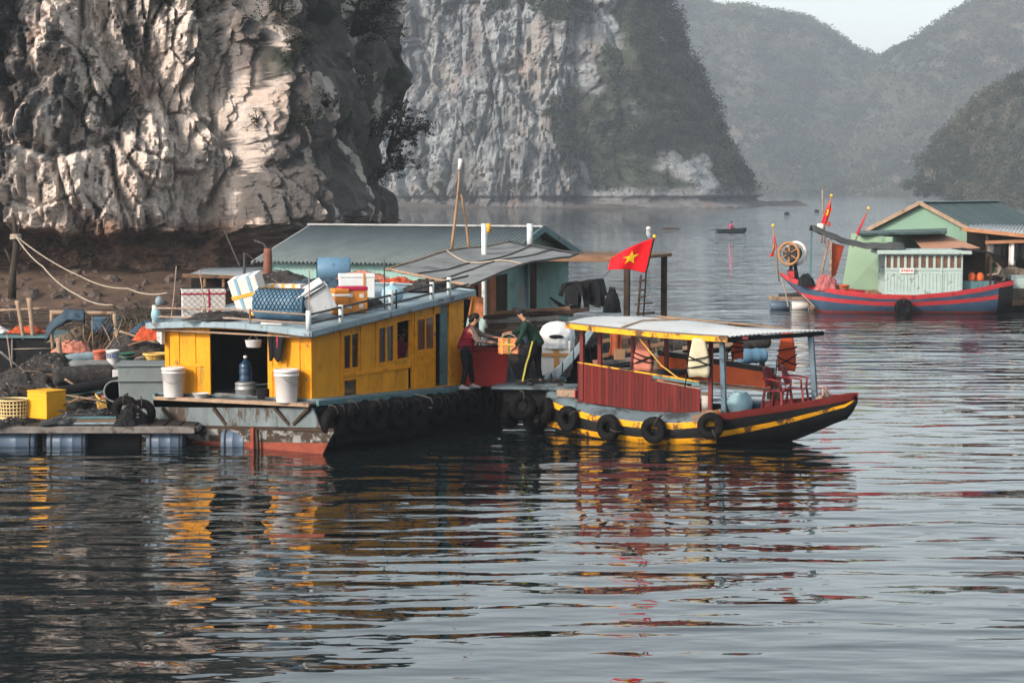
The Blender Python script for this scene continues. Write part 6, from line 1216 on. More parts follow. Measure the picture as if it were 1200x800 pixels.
# ------------------------------------------------------------------ right hand group: blue and red fishing boat, green raft house
BF0 = G(953, 365, 0); BF = Frame(BF0.x, BF0.y, -3)
fb = thing('fishing_boat', 'blue and red striped wooden fishing boat with a pale mint wheelhouse moored at the right', 'boat', BF.o, -3)
GB = [(-1.42, 1.66), (-.9, 1.42), (0, 1.15), (1, .98), (2.4, .83), (4, .80), (5.5, .93), (6.8, 1.12), (7.7, 1.32), (8.15, 1.39)]
HB = [(-1.42, .06), (-.9, .50), (-.3, .85), (.6, 1.25), (2, 1.55), (4, 1.62), (6, 1.55), (7.7, 1.30), (8.15, 1.15)]
st = []
for s in (-1.42, -1.2, -.9, -.6, -.3, 0, .3, .6, 1, 1.6, 2.4, 3.2, 4, 4.8, 5.5, 6.2, 6.8, 7.3, 7.5, 7.52, 7.9, 8.15):
    g_, h_ = li(s, GB), li(s, HB); k = -.35 if s > .6 else -.35 + (1.9 * ((.6 - s) / 2.02) ** 1.05); k = min(k, g_ - .08); ks = .25 * max(0, s - 6.9); k += ks * 2.2
    z1, z2, z3, z4 = g_ - .20, g_ * .62, g_ * .62 - .17, .10; z4 = max(z4, k + .02); z3 = max(z3, z4 + .01); z2 = max(z2, z3 + .01); z1 = max(z1, z2 + .01)
    st.append((s, [(h_, g_), (h_ * .985, z1), (h_ * .93, z2), (h_ * .90, z3), (h_ * .78, z4), (h_ * .45, k)]))
mb = MB(); loft_hull(mb, st, 6, lambda s, j: 3 if s >= 7.51 and j > 0 else (1, 0, 1, 0, 2)[min(j, 4)])
mb.rings([[Vector((8.15, -t, z)) for t, z in st[-1][1]] + [Vector((8.15, t, z)) for t, z in reversed(st[-1][1])]] * 2, 3, False); mb.build('hull', [NAVY, REDS, mat('dull_red_bottom', (.22, .05, .045), .6, .2, 2, (.12, .06, .05), .5, 2), BLK], fb)
mb = MB(); mb.grid(lambda a, b: (-1.3 + 9.4 * a, (2 * b - 1) * li(-1.3 + 9.4 * a, HB) * .95, li(-1.3 + 9.4 * a, GB) - .14), 24, 8); mb.build('deck', BGR, fb, solid=.03)
# wheelhouse
s0, s1 = BF.pl(1037, 320, -1.1).x, BF.pl(1128, 320, -1.1).x; zb0, zt0 = .72, BF.pl(1080, 298, -1.1).z
wh = MB(); nwin = 11; hol = []
sw = lambda px: BF.pl(px, 310, -1.1).x
z0w, z1w = BF.pl(1080, 314, -1.1).z, BF.pl(1080, 299.5, -1.1).z
edges = [1037.5, 1045.5, 1053, 1061, 1069, 1078, 1086.5, 1095, 1104, 1112, 1120, 1128]
for a, b in zip(edges, edges[1:]): hol.append((sw(a) + .05, sw(b) - .05, z0w, z1w))
cells(wh, lambda u, v: (u, -1.1, v), (0, .05, 0), [s0, s1], [zb0, zt0], hol)
wh.bx(s0, s1, 1.05, 1.1, zb0, zt0); wh.bx(s0, s0 + .05, -1.049, 1.049, zb0, 1.3); wh.bx(s1 - .05, s1, -1.049, 1.049, zb0, 1.3)
whb = wh.build('wheelhouse_wall', MINTL, fb)
for h_ in hol: MB().add([(h_[0] + .002, -1.06, h_[2]), (h_[1] - .002, -1.06, h_[2]), (h_[1] - .002, -1.06, h_[3]), (h_[0] + .002, -1.06, h_[3])], [(0, 1, 2, 3)]).build('window_pane', GLASSW, whb)
mb = MB()
for a, b in zip(edges, edges[1:]):
    x0_, x1_ = sw(a) + .06, sw(b) - .06
    for z_, w_ in ((.95, .0),):
        za, zb_ = zb0 + .22, z0w - .22
        mb.bx(x0_, x1_, -1.118, -1.101, za, za + .03); mb.bx(x0_, x1_, -1.118, -1.101, zb_ - .03, zb_); mb.bx(x0_, x0_ + .03, -1.118, -1.101, za + .03, zb_ - .03); mb.bx(x1_ - .03, x1_, -1.118, -1.101, za + .03, zb_ - .03)
mb.bx(s0, s1, -1.125, -1.101, z0w - .10, z0w - .05); mb.bx(sw(1103.5) - .03, sw(1103.5) + .03, -1.13, -1.101, zb0, zt0); mb.build('panelling', MINTL, whb)
mb = MB(); mb.bx(s0 - .32, s1 + .35, -1.3, 1.3, zt0, zt0 + .17); mb.build('wheelhouse_roof', MINTL, fb, bevel=.03)
mb = MB(); xs = BF.pl(1063, 319, -1.14).x; mb.bx(xs - .30, xs + .28, -1.15, -1.128, z0w - .22, z0w - .02, 0)
for k in range(5): mb.bx(xs - .24 + .10 * k, xs - .17 + .10 * k, -1.156, -1.151, z0w - .15 + .02 * (k % 2), z0w - .07, 1)
mb.build('name_board', [FOAM, REDS], whb)
mb = MB(); mb.hexa([(s1 + .02, -1.15, .9), (8.05, -.95, .95), (8.05, 1, .95), (s1 + .02, 1, .9), (s1 + .02, -1.15, .95), (8.05, -.95, 1.0), (8.05, 1, 1.0), (s1 + .02, 1, .95)])
for x in (s1 + 1.15,): mb.bx(x - .04, x + .04, -1.14, -1.06, 1.0, zt0); mb.bx(x - .04, x + .04, .9, .98, 1.0, zt0)
mb.bx(s1 + .3, s1 + 1.2, .5, .55, 1.0, zt0); mb.build('stern_shelter', DKW, fb)
mb = MB(); mb.grid(lambda u, v: (s1 - .1 + 1.6 * u, -1.3 + 2.6 * v, zt0 + .20 + .06 * noise.noise(Vector((u * 5, v * 5, 1))) - .22 * u * u), 10, 10); mb.build('stern_tarpaulin', CLB, fb, solid=.03)
# curved dark tarpaulin over the foredeck
c0, c1 = BF.pl(953, 270, -1.0), BF.pl(1062, 291, -1.2)
def caf(u, v): x = c0.x + (c1.x - c0.x) * u; return (x, -1.1 + 2.0 * v, c0.z + (c1.z - c0.z) * u - .42 * math.sin(math.pi * u) * (.6 + .4 * math.sin(math.pi * u)) * .75 + .22 * math.sin(math.pi * v) + .02 * math.sin(u * 30))
mb = MB(); mb.grid(caf, 30, 12); mb.build('fore_awning', mat('charcoal_canvas', (.06, .065, .065), .8, .25, 2, (.10, .10, .10), .3, 2), fb, solid=.03)
for px, t_, m_ in ((950, -.75, TEAL), (973, -.9, RAIL)): x = BF.pl(px, 300, t_).x; MB().beam((x, t_, li(x, GB) - .1), (x + .03, t_, c0.z - .02 - (.25 if px > 960 else 0)), .08, .08).build('awning_post', m_, fb)
mb = MB(); x0_, x1_ = BF.pl(960, 320, -.3).x, BF.pl(971, 280, -.3).x
for t_ in (-.35, -.05): mb.tube([(x0_, t_, 1.1), (x1_, t_, 3.0)], .04, 6)
for k in range(6): f = k / 6 + .06; mb.tube([(x0_ + (x1_ - x0_) * f, -.35, 1.1 + 1.9 * f), (x0_ + (x1_ - x0_) * f, -.05, 1.1 + 1.9 * f)], .03, 5)
mb.build('ladder', RAIL, fb)
MB().add([BF.pl(972, 284, -.85), BF.pl(989, 288, -.6), BF.pl(979, 323, -.6), BF.pl(973, 325, -.85)], [(0, 1, 2, 3)]).build('orange_screen', ORGC, fb, solid=.03)
# net drum winch on the bow
xw, zw = BF.pl(926, 297, 0).x, BF.pl(926, 297, 0).z; M = Matrix.Translation((xw + .10, 0, zw)) @ Matrix.Rotation(R_(58), 4, 'Z') @ Matrix.Rotation(math.pi / 2, 4, 'Y')
wd = thing('net_winch', "round net drum with bronze spokes and white rim on the fishing boat's bow", 'winch', BF.W(0, 0, 0), -3)
mb = MB(); mb.lathe([(.40, -.34), (.52, -.34), (.52, -.30), (.40, -.30)], M, 32, 0, False); mb.lathe([(.40, .30), (.52, .30), (.52, .34), (.40, .34)], M, 32, 1, False); mb.build('drum_flange', [BAMB, PLW], wd)
mb = MB(); mb.torus(M @ Matrix.Translation((0, 0, -.32)), .46, .065, 32, 8, 0); mb.torus(M @ Matrix.Translation((0, 0, .32)), .46, .065, 32, 8, 1)
for k in range(6): a = k * math.pi / 3; mb.beam(M @ Vector((0, 0, -.33)), M @ Vector((.44 * math.cos(a), .44 * math.sin(a), -.33)), .08, .04, 0)
mb.build('rim', [mat('bronze_rim', (.28, .15, .07), .5, .2, 4), PLW], wd); mb = MB(); mb.lathe([(.30, -.3), (.36, 0), (.30, .3)], M, 24); mb.lathe([(.10, -.42), (.10, -.34)], M, 14); mb.build('spool', NETH, wd)
mb = MB(); mb.beam((xw - .02, -.25, 1.35), (xw + .08, 0, zw), .14); mb.beam((xw + .35, .25, 1.3), (xw + .12, 0, zw), .14); mb.bx(xw - .1, xw + .3, -.2, .2, 1.42, 1.75, 0); mb.build('winch_stand', CLB, wd); MB().bx(xw - .12, xw + .16, -.30, -.21, 1.45, 1.72).build('gearbox', REDS, wd)
# flags on the fishing boat
def hang_flag(label, base, tip, h0, h1, f0, f1, star, wob=.08):
    b = Vector(base); t = Vector(tip); d = lambda q: A(q[0], q[1], b.y)
    return flag(b, label, [b, t], lambda u, v: d(h0).lerp(d(h1), v).lerp(d(f0).lerp(d(f1), v), u) + Vector((0, wob * math.sin(u * 8 + v * 2) * u, 0)), star, 16, 14, pole_m=BAMB, pole_r=.03)
D_ = BF.W(-1.3, 0, 0).y
hang_flag('red flag with a yellow star hanging in front of the net drum', A(913, 330, D_), A(906, 264, D_), (907, 300, ), (906, 267), (901.5, 300.5), (911, 290), (.42, .45, .2, .8))
D_ = BF.W(.6, 0, 0).y
hang_flag('red flag with a yellow star furled on the mast above the dark awning', A(962, 285, D_), A(974.5, 229, D_), (962, 262), (973, 232), (969, 262), (974.5, 245), (.5, .55, .3, .8))
hang_flag('small plain red flag on a rod above the dark awning, right of the star flag', A(999, 290, D_ + 2), A(1018, 244, D_ + 2), (1003, 274), (1016, 247), (1006, 276), (1011, 262), None)
pole('boat_mast', 'thin pale mast beside the furled star flag on the fishing boat', A(966, 285, D_ + .5), A(964, 222, D_ + .5), .045, RAIL, 'mast', knots=False)
t = thing('mast_lamp', 'small white lamp bracket below the furled star flag', 'lamp', A(961, 268, D_)); MB().bx(-.12, .12, -.1, .1, 0, .22).build('lamp_housing', PLW, t, bevel=.03); MB().bx(.30, .42, -.1, .1, .1, .3).build('red_lens', REDS, t, bevel=.03)
bt = dup(tyr, BF.W(3.55, -1.72, .28), -3, 'black tyre hanging on the side of the blue and red fishing boat'); bt.scale = (1.35, 1.35, 1.35)
for k, (px, py, dm, m_, lab) in enumerate(((968, 329, (1.0, .5, .62), mat('dusky_pink_cloth', (.32, .10, .10), .9, .3, 5), 'dusky pink cloth bundle on the foredeck of the fishing boat'), (1022, 338, (.9, .5, .24), BRW, 'brown rope bundle on the side deck above the hanging tyre'), (1056, 336, (.5, .4, .3), CLB, 'black pot shaped bundle below the wheelhouse windows'), (945, 325, (.7, .5, .5), CLB, 'black winch gear bundle behind the teal post'))):
    q = BF.pl(px, py, -.9); heap('deck_bundle', lab, 'bundle', BF.W(q.x, -.9, li(q.x, GB) - .12), dm, m_, 0, 80 + k, .3)
q = BF.pl(988, 335, -.7); bucket('bucket', 'orange tub on the foredeck of the fishing boat', BF.W(q.x, -.7, li(q.x, GB) - .11), .26, .34, ORG, False)
for k, (px, lab) in enumerate(((1139, 'orange jar on the stern shelter shelf, left one'), (1149, 'orange jar on the stern shelter shelf, right one'))):
    q = BF.pl(px, 322, -.5); mb = MB(); mb.lathe([(.14, 0), (.16, .03), (.15, .26), (.09, .30), (.09, .34)], n=16); mb.build('jar', ORG, loc=BF.W(q.x, -.5, 1.35), label=lab, cat='jar')
MB().bx(-.6, .75, -.2, .3, .0, .34).build('shelf_box', TEAL, loc=BF.W(BF.pl(1143, 322, -.5).x, -.5, 1.0), label='dark teal locker under the orange jars at the stern', cat='locker', bevel=.02)
foam_box('cool_box', 'mint green box behind the seated person at the stern', 'box', BF.W(BF.pl(1192, 320, .3).x, .3, 1.0), (.6, .5, .55), 0, m=MINTL)
mb = MB(); mb.bx(-.30, .30, -.3, .3, 0, .30); mb.build('seat_locker', DKW, loc=BF.W(BF.pl(1173, 325, -.2).x, -.2, 1.02), label='dark locker on which the khaki clad person sits', cat='locker')
# small float raft under the bow
q0 = G(926, 364, 0); t = thing('float_raft', 'small raft of pale timber and blue floats beneath the bow of the fishing boat', 'raft', (q0.x, q0.y + 1.2, 0)); o_ = Vector((q0.x, q0.y + 1.2, 0)); px_ = lambda x: A(x, 360, q0.y + 1.2).x - q0.x
MB().bx(px_(902), px_(956), -.6, .6, .42, .55).build('timber_top', PALEW, t, bevel=.02)
for a, b, m_ in ((901, 924, PLFL), (926, 945, FOAM), (947, 958, PALEW)):
    MB().lathe([(.16, 0), (.2, .03), (.2, px_(b) - px_(a) - .03), (.16, px_(b) - px_(a))], Matrix.Translation((px_(a), -.4, .16)) @ Matrix.Rotation(math.pi / 2, 4, 'Y'), 18).build('float', m_, t)
mb = MB(); mb.tube([(px_(912), -.2, .58), (px_(952), -.1, .66)], .10, 7); mb.build('dark_roll', NETH, t)
rope('anchor_rope', 'pale rope hanging from the bow tip of the fishing boat to the small raft', [A(916, 326, 86), A(921, 345, 86), A(924, 360, 86)], .03, ROPE); rope('anchor_rope', 'slanting pale rope from the stem of the fishing boat to the small raft', [A(940, 345, 86), A(955, 360, 85.6)], .025, ROPE)
# green raft house
GR = A(1078, 237, 96); GF = Frame(GR.x, GR.y, 0); g_ = Vector((.80, -.60, 0)); r_ = Vector((.60, .80, 0)); rzG = math.degrees(math.atan2(r_.y, r_.x))
GF = Frame(GR.x, GR.y, rzG); gh = thing('raft_house', 'mint green raft house with a dark green gabled roof behind the fishing boat', 'house', GF.o, rzG)   # local x along the ridge, -y to the near eave
zt_, hg, LG = GR.z, 2.75, 8.5; zE = zt_ - 1.32
mb = MB()
for x in (.3, LG): mb.prism([(x, -2.45, .5), (x, 2.45, .5), (x, 2.45, zE + .08), (x, 0, zt_ - .12), (x, -2.45, zE + .08)], (.06, 0, 0))
mb.bx(.36, LG, -2.45, -2.4, .5, zE + .06); mb.bx(.36, LG, 2.4, 2.45, .5, zE + .06); mb.build('wall', MINT, gh)
mb = MB()
for sg in (-1, 1): mb.hexa([(0, 0, zt_ - .06), (LG + .4, 0, zt_ - .06), (LG + .4, sg * hg, zE - .06), (0, sg * hg, zE - .06), (0, 0, zt_), (LG + .4, 0, zt_), (LG + .4, sg * hg, zE), (0, sg * hg, zE)])
rg = mb.build('roof', GRNROOF, gh)
mb = MB()
for sg in (-1, 1): mb.beam((-.03, 0, zt_ - .03), (-.03, sg * hg, zE - .03), .06, .18)
mb.build('barge_board', PALEW, rg); MB().beam((0, 0, zt_ + .02), (LG + .4, 0, zt_ + .02), .3, .05).build('ridge_cap', CORRG, rg)
# annex wall and roofs
an = thing('green_annex', "pale green annex with a dark flat roof between fishing boat and green gable", 'house', A(1010, 350, 90.5)); oo = A(1010, 350, 90.5); q = lambda px, py, D: A(px, py, D) - oo
mb = MB(); mb.hexa([q(984, 352, 90.2), q(1046, 352, 89.4), q(1075, 352, 93), q(1000, 352, 94), q(998, 273, 90.2), q(1046, 278, 89.4), q(1075, 274, 93), q(1003, 273, 94)]); mb.build('wall', mat('lit_mint_wall', (.20, .30, .21), .65, .07, .8, (.15, .23, .165), .25, .6, .1), an)  # sunlit side: brighter green put into the wall colour
mb = MB(); mb.hexa([q(1006, 276, 89.6), q(1110, 274, 89.6), q(1110, 270, 94), q(1006, 273, 94), q(1006, 273.5, 89.6), q(1110, 271, 89.6), q(1110, 267.5, 94), q(1006, 270.5, 94)]); mb.build('flat_roof', GRNROOF, an)
mb = MB(); mb.hexa([q(1046, 300, 92), q(1108, 300, 92), q(1108, 300, 93), q(1046, 300, 93), q(1046, 274, 92), q(1108, 273, 92), q(1108, 273, 93), q(1046, 274, 93)]); mb.build('shaded_wall', mat('shade_green_wall', (.12, .20, .17), .7), an)  # shade put into the colour: darker copy of the annex green
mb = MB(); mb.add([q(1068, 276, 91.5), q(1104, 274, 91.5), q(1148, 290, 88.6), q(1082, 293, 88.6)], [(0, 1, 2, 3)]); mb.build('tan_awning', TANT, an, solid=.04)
t = thing('open_shed', 'dark open sided shed with a grey tin roof at the right picture edge', 'shed', A(1185, 350, 92)); oo2 = A(1185, 350, 92); q = lambda px, py, D: A(px, py, D) - oo2
mb = MB(); corr(mb, q(1130, 268, 91), q(1262, 282, 88), q(1262, 266, 96), q(1140, 262, 97), 30, .03); mb.build('roof_sheet', CORRG, t, solid=.02)
mb = MB(); mb.beam(q(1128, 268.5, 90.9), q(1262, 283, 87.9), .08, .16); mb.beam(q(1155, 284, 89.5), q(1262, 281, 89.5), .12, .14); mb.build('edge_beam', mat('orange_timber', (.30, .15, .08), .7, .2, 4), t)
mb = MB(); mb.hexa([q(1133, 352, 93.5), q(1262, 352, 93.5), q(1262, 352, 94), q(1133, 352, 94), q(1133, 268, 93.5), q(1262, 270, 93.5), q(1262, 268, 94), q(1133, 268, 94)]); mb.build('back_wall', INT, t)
for px in (1157, 1205, 1250): MB().tube([q(px, 350, 90.5), q(px, 276, 90.5)], .07, 7).build('post', DKW, t)
heap('leafy_mound', 'dark green tarpaulin mound inside the open shed, left of the seated person', 'tarpaulin', A(1160, 318, 91) - Vector((0, 0, .4)), (1.6, .8, .9), mat('green_tarp', (.05, .08, .04), .8, .3, 3), 0, 90, .25)
for k, (px, l, m_, lab) in enumerate(((1187, 1.05, FOAM, 'white towel hanging from the beam of the open shed'), (1172, .7, CLB, 'dark clothes hanging from the beam of the open shed'), (1164, .6, GREYW, 'grey rag hanging under the tin roof'), (1196, .8, CLB, 'black garment hanging at the right edge under the tin roof'))):
    mb = MB(); mb.grid(lambda u, v, l=l, k=k: ((.28 if k == 0 else .5) * (u - .5), .05 * math.sin(u * 8 + k), -l * v), 8, 6); mb.build('hanging_cloth', m_, loc=A(px, 283, 89.6), solid=.03, label=lab, cat='cloth')
p = G(1192, 366, 0); heap('net_mound', 'big tan fishing net mound on a timber raft at the right picture edge', 'net', Vector((p.x + .4, p.y + 2.2, .45)), (3.4, 2.2, 1.25), NETB, 0, 95, .22, cords=8)
t = thing('net_raft', 'brown edged timber raft carrying the tan net mound at the right edge', 'raft', (p.x + 1, p.y + 2, 0)); MB().bx(-2.0, 2.8, -1.4, 1.6, .25, .45).build('raft_deck', BRW, t, bevel=.02)
for x in (-1.9, 0, 1.9): MB().beam((x, -1.42, -.4), (x, -1.42, .5), .14).build('pile', DKW, t)
MB().bx(-1.8, 2.6, -1.2, 1.4, -.2, .24).build('dark_float', CLB, t)
# distant skiff, floats and dinghy
p = G(857, 273, 0); rw = thing('skiff', 'small dark rowing skiff on the open water far behind the flags', 'boat', p, 6); st = []
for s in (-1.65, -1.5, -1, 0, 1, 1.4, 1.75): f = (s + 1.65) / 3.4; hB = .6 * (1 - max(0, (s - .2) / 1.6) ** 2) ** .5 if s < 1.75 else .05; st.append((s, [(max(hB, .05), .42 + .18 * f * f), (max(hB, .05) * .92, .25 + .12 * f), (max(hB, .05) * .7, -.1 + (.35 if s > 1.5 else 0))]))
mb = MB(); loft_hull(mb, st, 3, lambda s, j: 0); mb.rings([[Vector((-1.65, -t, z)) for t, z in st[0][1]] + [Vector((-1.65, t, z)) for t, z in reversed(st[0][1])]] * 2, 0, False); mb.build('hull', mat('dark_teal_hull', (.02, .035, .04), .5), rw)
mb = MB(); mb.grid(lambda a, b: (-1.55 + 3 * a, (2 * b - 1) * .52 * (1 - a ** 3 * .9), .28), 10, 4); mb.build('floor', DECK, rw, solid=.02); MB().bx(-.35, -.1, -.55, .55, .36, .42).build('thwart', GREYW, rw)
pole('oar', 'thin oar trailing behind the far rowing skiff', p + Vector((-1.5, -.2, .5)), p + Vector((-2.6, -.2, .25)), .035, RAILD, 'oar', knots=False)
p = G(785, 269, 0); t = thing('dinghy', 'tiny dark dinghy with a low outline far behind the red flag', 'boat', p); MB().lathe([(.05, -1.2), (.32, -.8), (.4, 0), (.3, .9), (.05, 1.3)], Matrix.Rotation(math.pi / 2, 4, 'Y') @ Matrix.Scale(.6, 4, (1, 0, 0)), 14).build('hull', DKW, t)
MB().sphere((0, 0, .12), (.32, .32, .25)).build('buoy', PLW, loc=G(760, 269, 0), label='white float on the far water left of the tiny dinghy', cat='buoy')
for k, (px, py, lab) in enumerate(((957, 249, 'distant dark buoy on the water, above the star flag'), (922, 252, 'distant dark post stub on the water left of the mast'))): MB().sphere((0, 0, .2), (.5, .4, .4)).build('buoy', CLB, loc=G(px, py, 0), label=lab, cat='buoy')

t = thing('plank_pile', 'pile of dark planks and poles stacked behind the two people', 'planks', A(610, 378, 50.5)); q = lambda px, py, D: A(px, py, D) - A(610, 378, 50.5)
for k, (x0, y0_, x1, y1_, D, m_) in enumerate(((566, 372, 640, 366, 50.2, DKW), (570, 377, 655, 372, 50, GREYW), (575, 382, 660, 377, 49.9, DKW), (580, 367, 668, 361, 50.6, BRW), (568, 387, 650, 384, 49.8, DKW), (600, 362, 672, 369, 50.8, GREYW), (560, 392, 640, 391, 49.7, BLK), (620, 372, 690, 362, 50.4, DKW))): MB().beam(q(x0, y0_, D), q(x1, y1_, D), .16, .09).build('plank', m_, t, bevel=.008)
# ------------------------------------------------------------------ people
def skin_mesh(name, J, E, root, m, parent, sub=2):
    names = list(J); ix = {n: i for i, n in enumerate(names)}
    me = bpy.data.meshes.new(name); me.from_pydata([tuple(J[n][0]) for n in names], [(ix[a], ix[b]) for a, b in E], [])
    o = bpy.data.objects.new(name, me); COL.objects.link(o); md = o.modifiers.new('skin', 'SKIN'); md.use_smooth_shade = True; md.branch_smoothing = .4
    for n in names:
        r = J[n][1]; sv = me.skin_vertices[0].data[ix[n]]; sv.radius = (r, r) if not isinstance(r, tuple) else r; sv.use_root = n == root
    s = o.modifiers.new('sub', 'SUBSURF'); s.levels = s.render_levels = sub
    dg = bpy.context.evaluated_depsgraph_get(); dg.update(); nm = bpy.data.meshes.new_from_object(o.evaluated_get(dg)); o.modifiers.clear(); o.data = nm; bpy.data.meshes.remove(me); nm.name = name
    nm.materials.clear(); nm.materials.append(m)
    for p in nm.polygons: p.use_smooth = True
    o.parent = parent; return o
def person(label, loc, rz, K, top, legs, shoes, hairm=HAIR, vest=None, cap=None, stripe=None, bun=False, fat=1.0):
    """K: joints in the person's own frame (x ahead, y left, z up)"""
    t = thing('person', label, 'person', loc, rz); V = lambda n: Vector(K[n])
    hd = V('head'); nk = V('neck'); fw = Vector(K.get('face', (1, 0, -.1))).normalized(); upv = (hd - nk).normalized()
    J = {}; E = []
    def jn(n, p, r): J[n] = (Vector(p), r)
    jn('pelvis', V('pelvis'), .105); jn('belly', V('pelvis').lerp(V('chest'), .5), .10); jn('chest', V('chest'), .115); jn('neck', nk, .05); jn('jaw', hd - upv * .055 + fw * .02, .066); jn('skull', hd + upv * .03 - fw * .012, .088); jn('crown', hd + upv * .085 - fw * .015, .06)
    jn('nose', hd + fw * .105 - upv * .012, .014); jn('brow', hd + fw * .07 + upv * .005, .035)
    E += [('pelvis', 'belly'), ('belly', 'chest'), ('chest', 'neck'), ('neck', 'jaw'), ('jaw', 'skull'), ('skull', 'crown'), ('skull', 'brow'), ('brow', 'nose')]
    for sd in 'lr':
        S, El, Wr, Hd = V('shoulder_' + sd), V('elbow_' + sd), V('wrist_' + sd), V('hand_' + sd)
        jn('s' + sd, S, .055); jn('e' + sd, El, .038); jn('w' + sd, Wr, .026); jn('p' + sd, Wr.lerp(Hd, .55), (.034, .022)); E += [('chest', 's' + sd), ('s' + sd, 'e' + sd), ('e' + sd, 'w' + sd), ('w' + sd, 'p' + sd)]
        d = (Hd - Wr).normalized(); sdv = d.cross(Vector((0, 0, 1))).normalized(); dn = d.cross(sdv).normalized()
        if dn.z > 0: dn = -dn
        pal = Wr.lerp(Hd, .55)
        for k, (off, ln) in enumerate(((-.030, .072), (-.010, .082), (.010, .078), (.030, .060))):
            a = pal + sdv * off + d * .035; b = a + d * ln * .55 + dn * .010; c = b + d * ln * .35 + dn * .032
            for q_, p_, r_ in (('a', a, .0095), ('b', b, .009), ('c', c, .0075)): jn(f'f{sd}{k}{q_}', p_, r_)
            E += [('p' + sd, f'f{sd}{k}a'), (f'f{sd}{k}a', f'f{sd}{k}b'), (f'f{sd}{k}b', f'f{sd}{k}c')]
        sg = 1 if sd == 'r' else -1; a = pal + sdv * .035 * sg - d * .02; b = a + sdv * .025 * sg + d * .03 + dn * .015; jn('t' + sd + 'a', a, .011); jn('t' + sd + 'b', b, .009); E += [('p' + sd, 't' + sd + 'a'), ('t' + sd + 'a', 't' + sd + 'b')]
        hp, kn, an = V('hip_' + sd), V('knee_' + sd), V('ankle_' + sd); jn('h' + sd, hp, .078); jn('k' + sd, kn, .052); jn('n' + sd, an, .036); toe = V('toe_' + sd); jn('o' + sd, an.lerp(toe, .7) + Vector((0, 0, -.03)), .028)
        E += [('pelvis', 'h' + sd), ('h' + sd, 'k' + sd), ('k' + sd, 'n' + sd), ('n' + sd, 'o' + sd)]
    body = skin_mesh('body', J, E, 'pelvis', SKIN, t)
    def sub(n, pts, edges, root, m, lv=2): return skin_mesh(n, {a: (Vector(p), tuple(x * fat for x in r) if isinstance(r, tuple) else r * (fat if a[0] in 'hmsu' else 1.0)) for a, p, r in pts}, edges, root, m, t, lv)
    P, C = V('pelvis'), V('chest'); pts = [('q', P + (P - C) * .42, (.160, .165)), ('p', P + (C - P) * .02, (.145, .155)), ('b', P.lerp(C, .45), (.13, .145)), ('c', C, (.145, .165)), ('n', C.lerp(nk, .80), .085), ('z', C.lerp(nk, 1.12), .066)]; ed = [('q', 'p'), ('p', 'b'), ('b', 'c'), ('c', 'n'), ('n', 'z')]
    for sd in 'lr':
        S, El, Wr = V('shoulder_' + sd), V('elbow_' + sd), V('wrist_' + sd); pts += [('s' + sd, S, .078), ('u' + sd, S.lerp(El, .5), .066), ('e' + sd, El, .056), ('w' + sd, El.lerp(Wr, .92), .043)]; ed += [('c', 's' + sd), ('s' + sd, 'u' + sd), ('u' + sd, 'e' + sd), ('e' + sd, 'w' + sd)]
    sub('shirt', pts, ed, 'c', top)
    if vest: sub('quilted_vest', [('q', P + (P - C) * .28, (.172, .178)), ('p', P + (C - P) * .0, (.168, .178)), ('b', P.lerp(C, .5), (.155, .172)), ('c', C + (C - P) * .05, (.165, .19)), ('n', C.lerp(nk, .75), .10), ('sl', V('shoulder_l').lerp(C, .02), .102), ('sr', V('shoulder_r').lerp(C, .02), .102)], [('q', 'p'), ('p', 'b'), ('b', 'c'), ('c', 'n'), ('c', 'sl'), ('c', 'sr')], 'c', vest)
    pts = [('p', P, (.14, .155)), ('w', P + (C - P) * .30, (.125, .14))]; ed = [('p', 'w')]
    for sd in 'lr': pts += [('h' + sd, V('hip_' + sd), .112), ('m' + sd, V('hip_' + sd).lerp(V('knee_' + sd), .5), .097), ('k' + sd, V('knee_' + sd), .072), ('c' + sd, V('knee_' + sd).lerp(V('ankle_' + sd), .4), .066), ('n' + sd, V('ankle_' + sd) + Vector((0, 0, .03)), .056)]; ed += [('p', 'h' + sd), ('h' + sd, 'm' + sd), ('m' + sd, 'k' + sd), ('k' + sd, 'c' + sd), ('c' + sd, 'n' + sd)]
    sub('trousers', pts, ed, 'p', legs)
    for sd in 'lr':
        an, toe = V('ankle_' + sd), V('toe_' + sd); d = (toe - an); d.z = 0; d.normalize(); b0 = an.copy(); b0.z = an.z - .075
        mb = MB(); rs = []; y_ = Vector((-d.y, d.x, 0))
        for f, w_, h_ in ((-.085, .030, .05), (-.06, .042, .09), (.0, .044, .10), (.07, .046, .075), (.13, .048, .055), (.17, .030, .035)): rs.append([b0 + d * f + y_ * w_ * math.cos(a) + Vector((0, 0, .01 + h_ * (.5 + .5 * math.sin(a)))) for a in np.linspace(0, 2 * math.pi, 12, endpoint=False)])
        mb.rings(rs); mb.build('shoe', shoes, t)
    if stripe:
        hp, kn, an = V('hip_' + stripe), V('knee_' + stripe), V('ankle_' + stripe); cam_d = Vector(K['stripe_dir']); mb = MB()
        pp = [hp + Vector((0, 0, .08)), hp.lerp(kn, .5), kn, kn.lerp(an, .5), an + Vector((0, 0, .02))]; rr = [.112 * fat, .098 * fat, .073, .067, .057]; w_ = Vector((cam_d.y, -cam_d.x, 0)) * .019
        ps_ = [(p + cam_d * (r + .004), r) for p, r in zip(pp, rr)]
        for (a, _), (b, _) in zip(ps_, ps_[1:]): mb.add([a - w_, a + w_, b + w_, b - w_], [(0, 1, 2, 3)])
        mb.build('side_stripe', LIME, t, solid=.012)
    Rm = Matrix((fw, upv.cross(fw).normalized(), upv)).transposed().to_3x3()
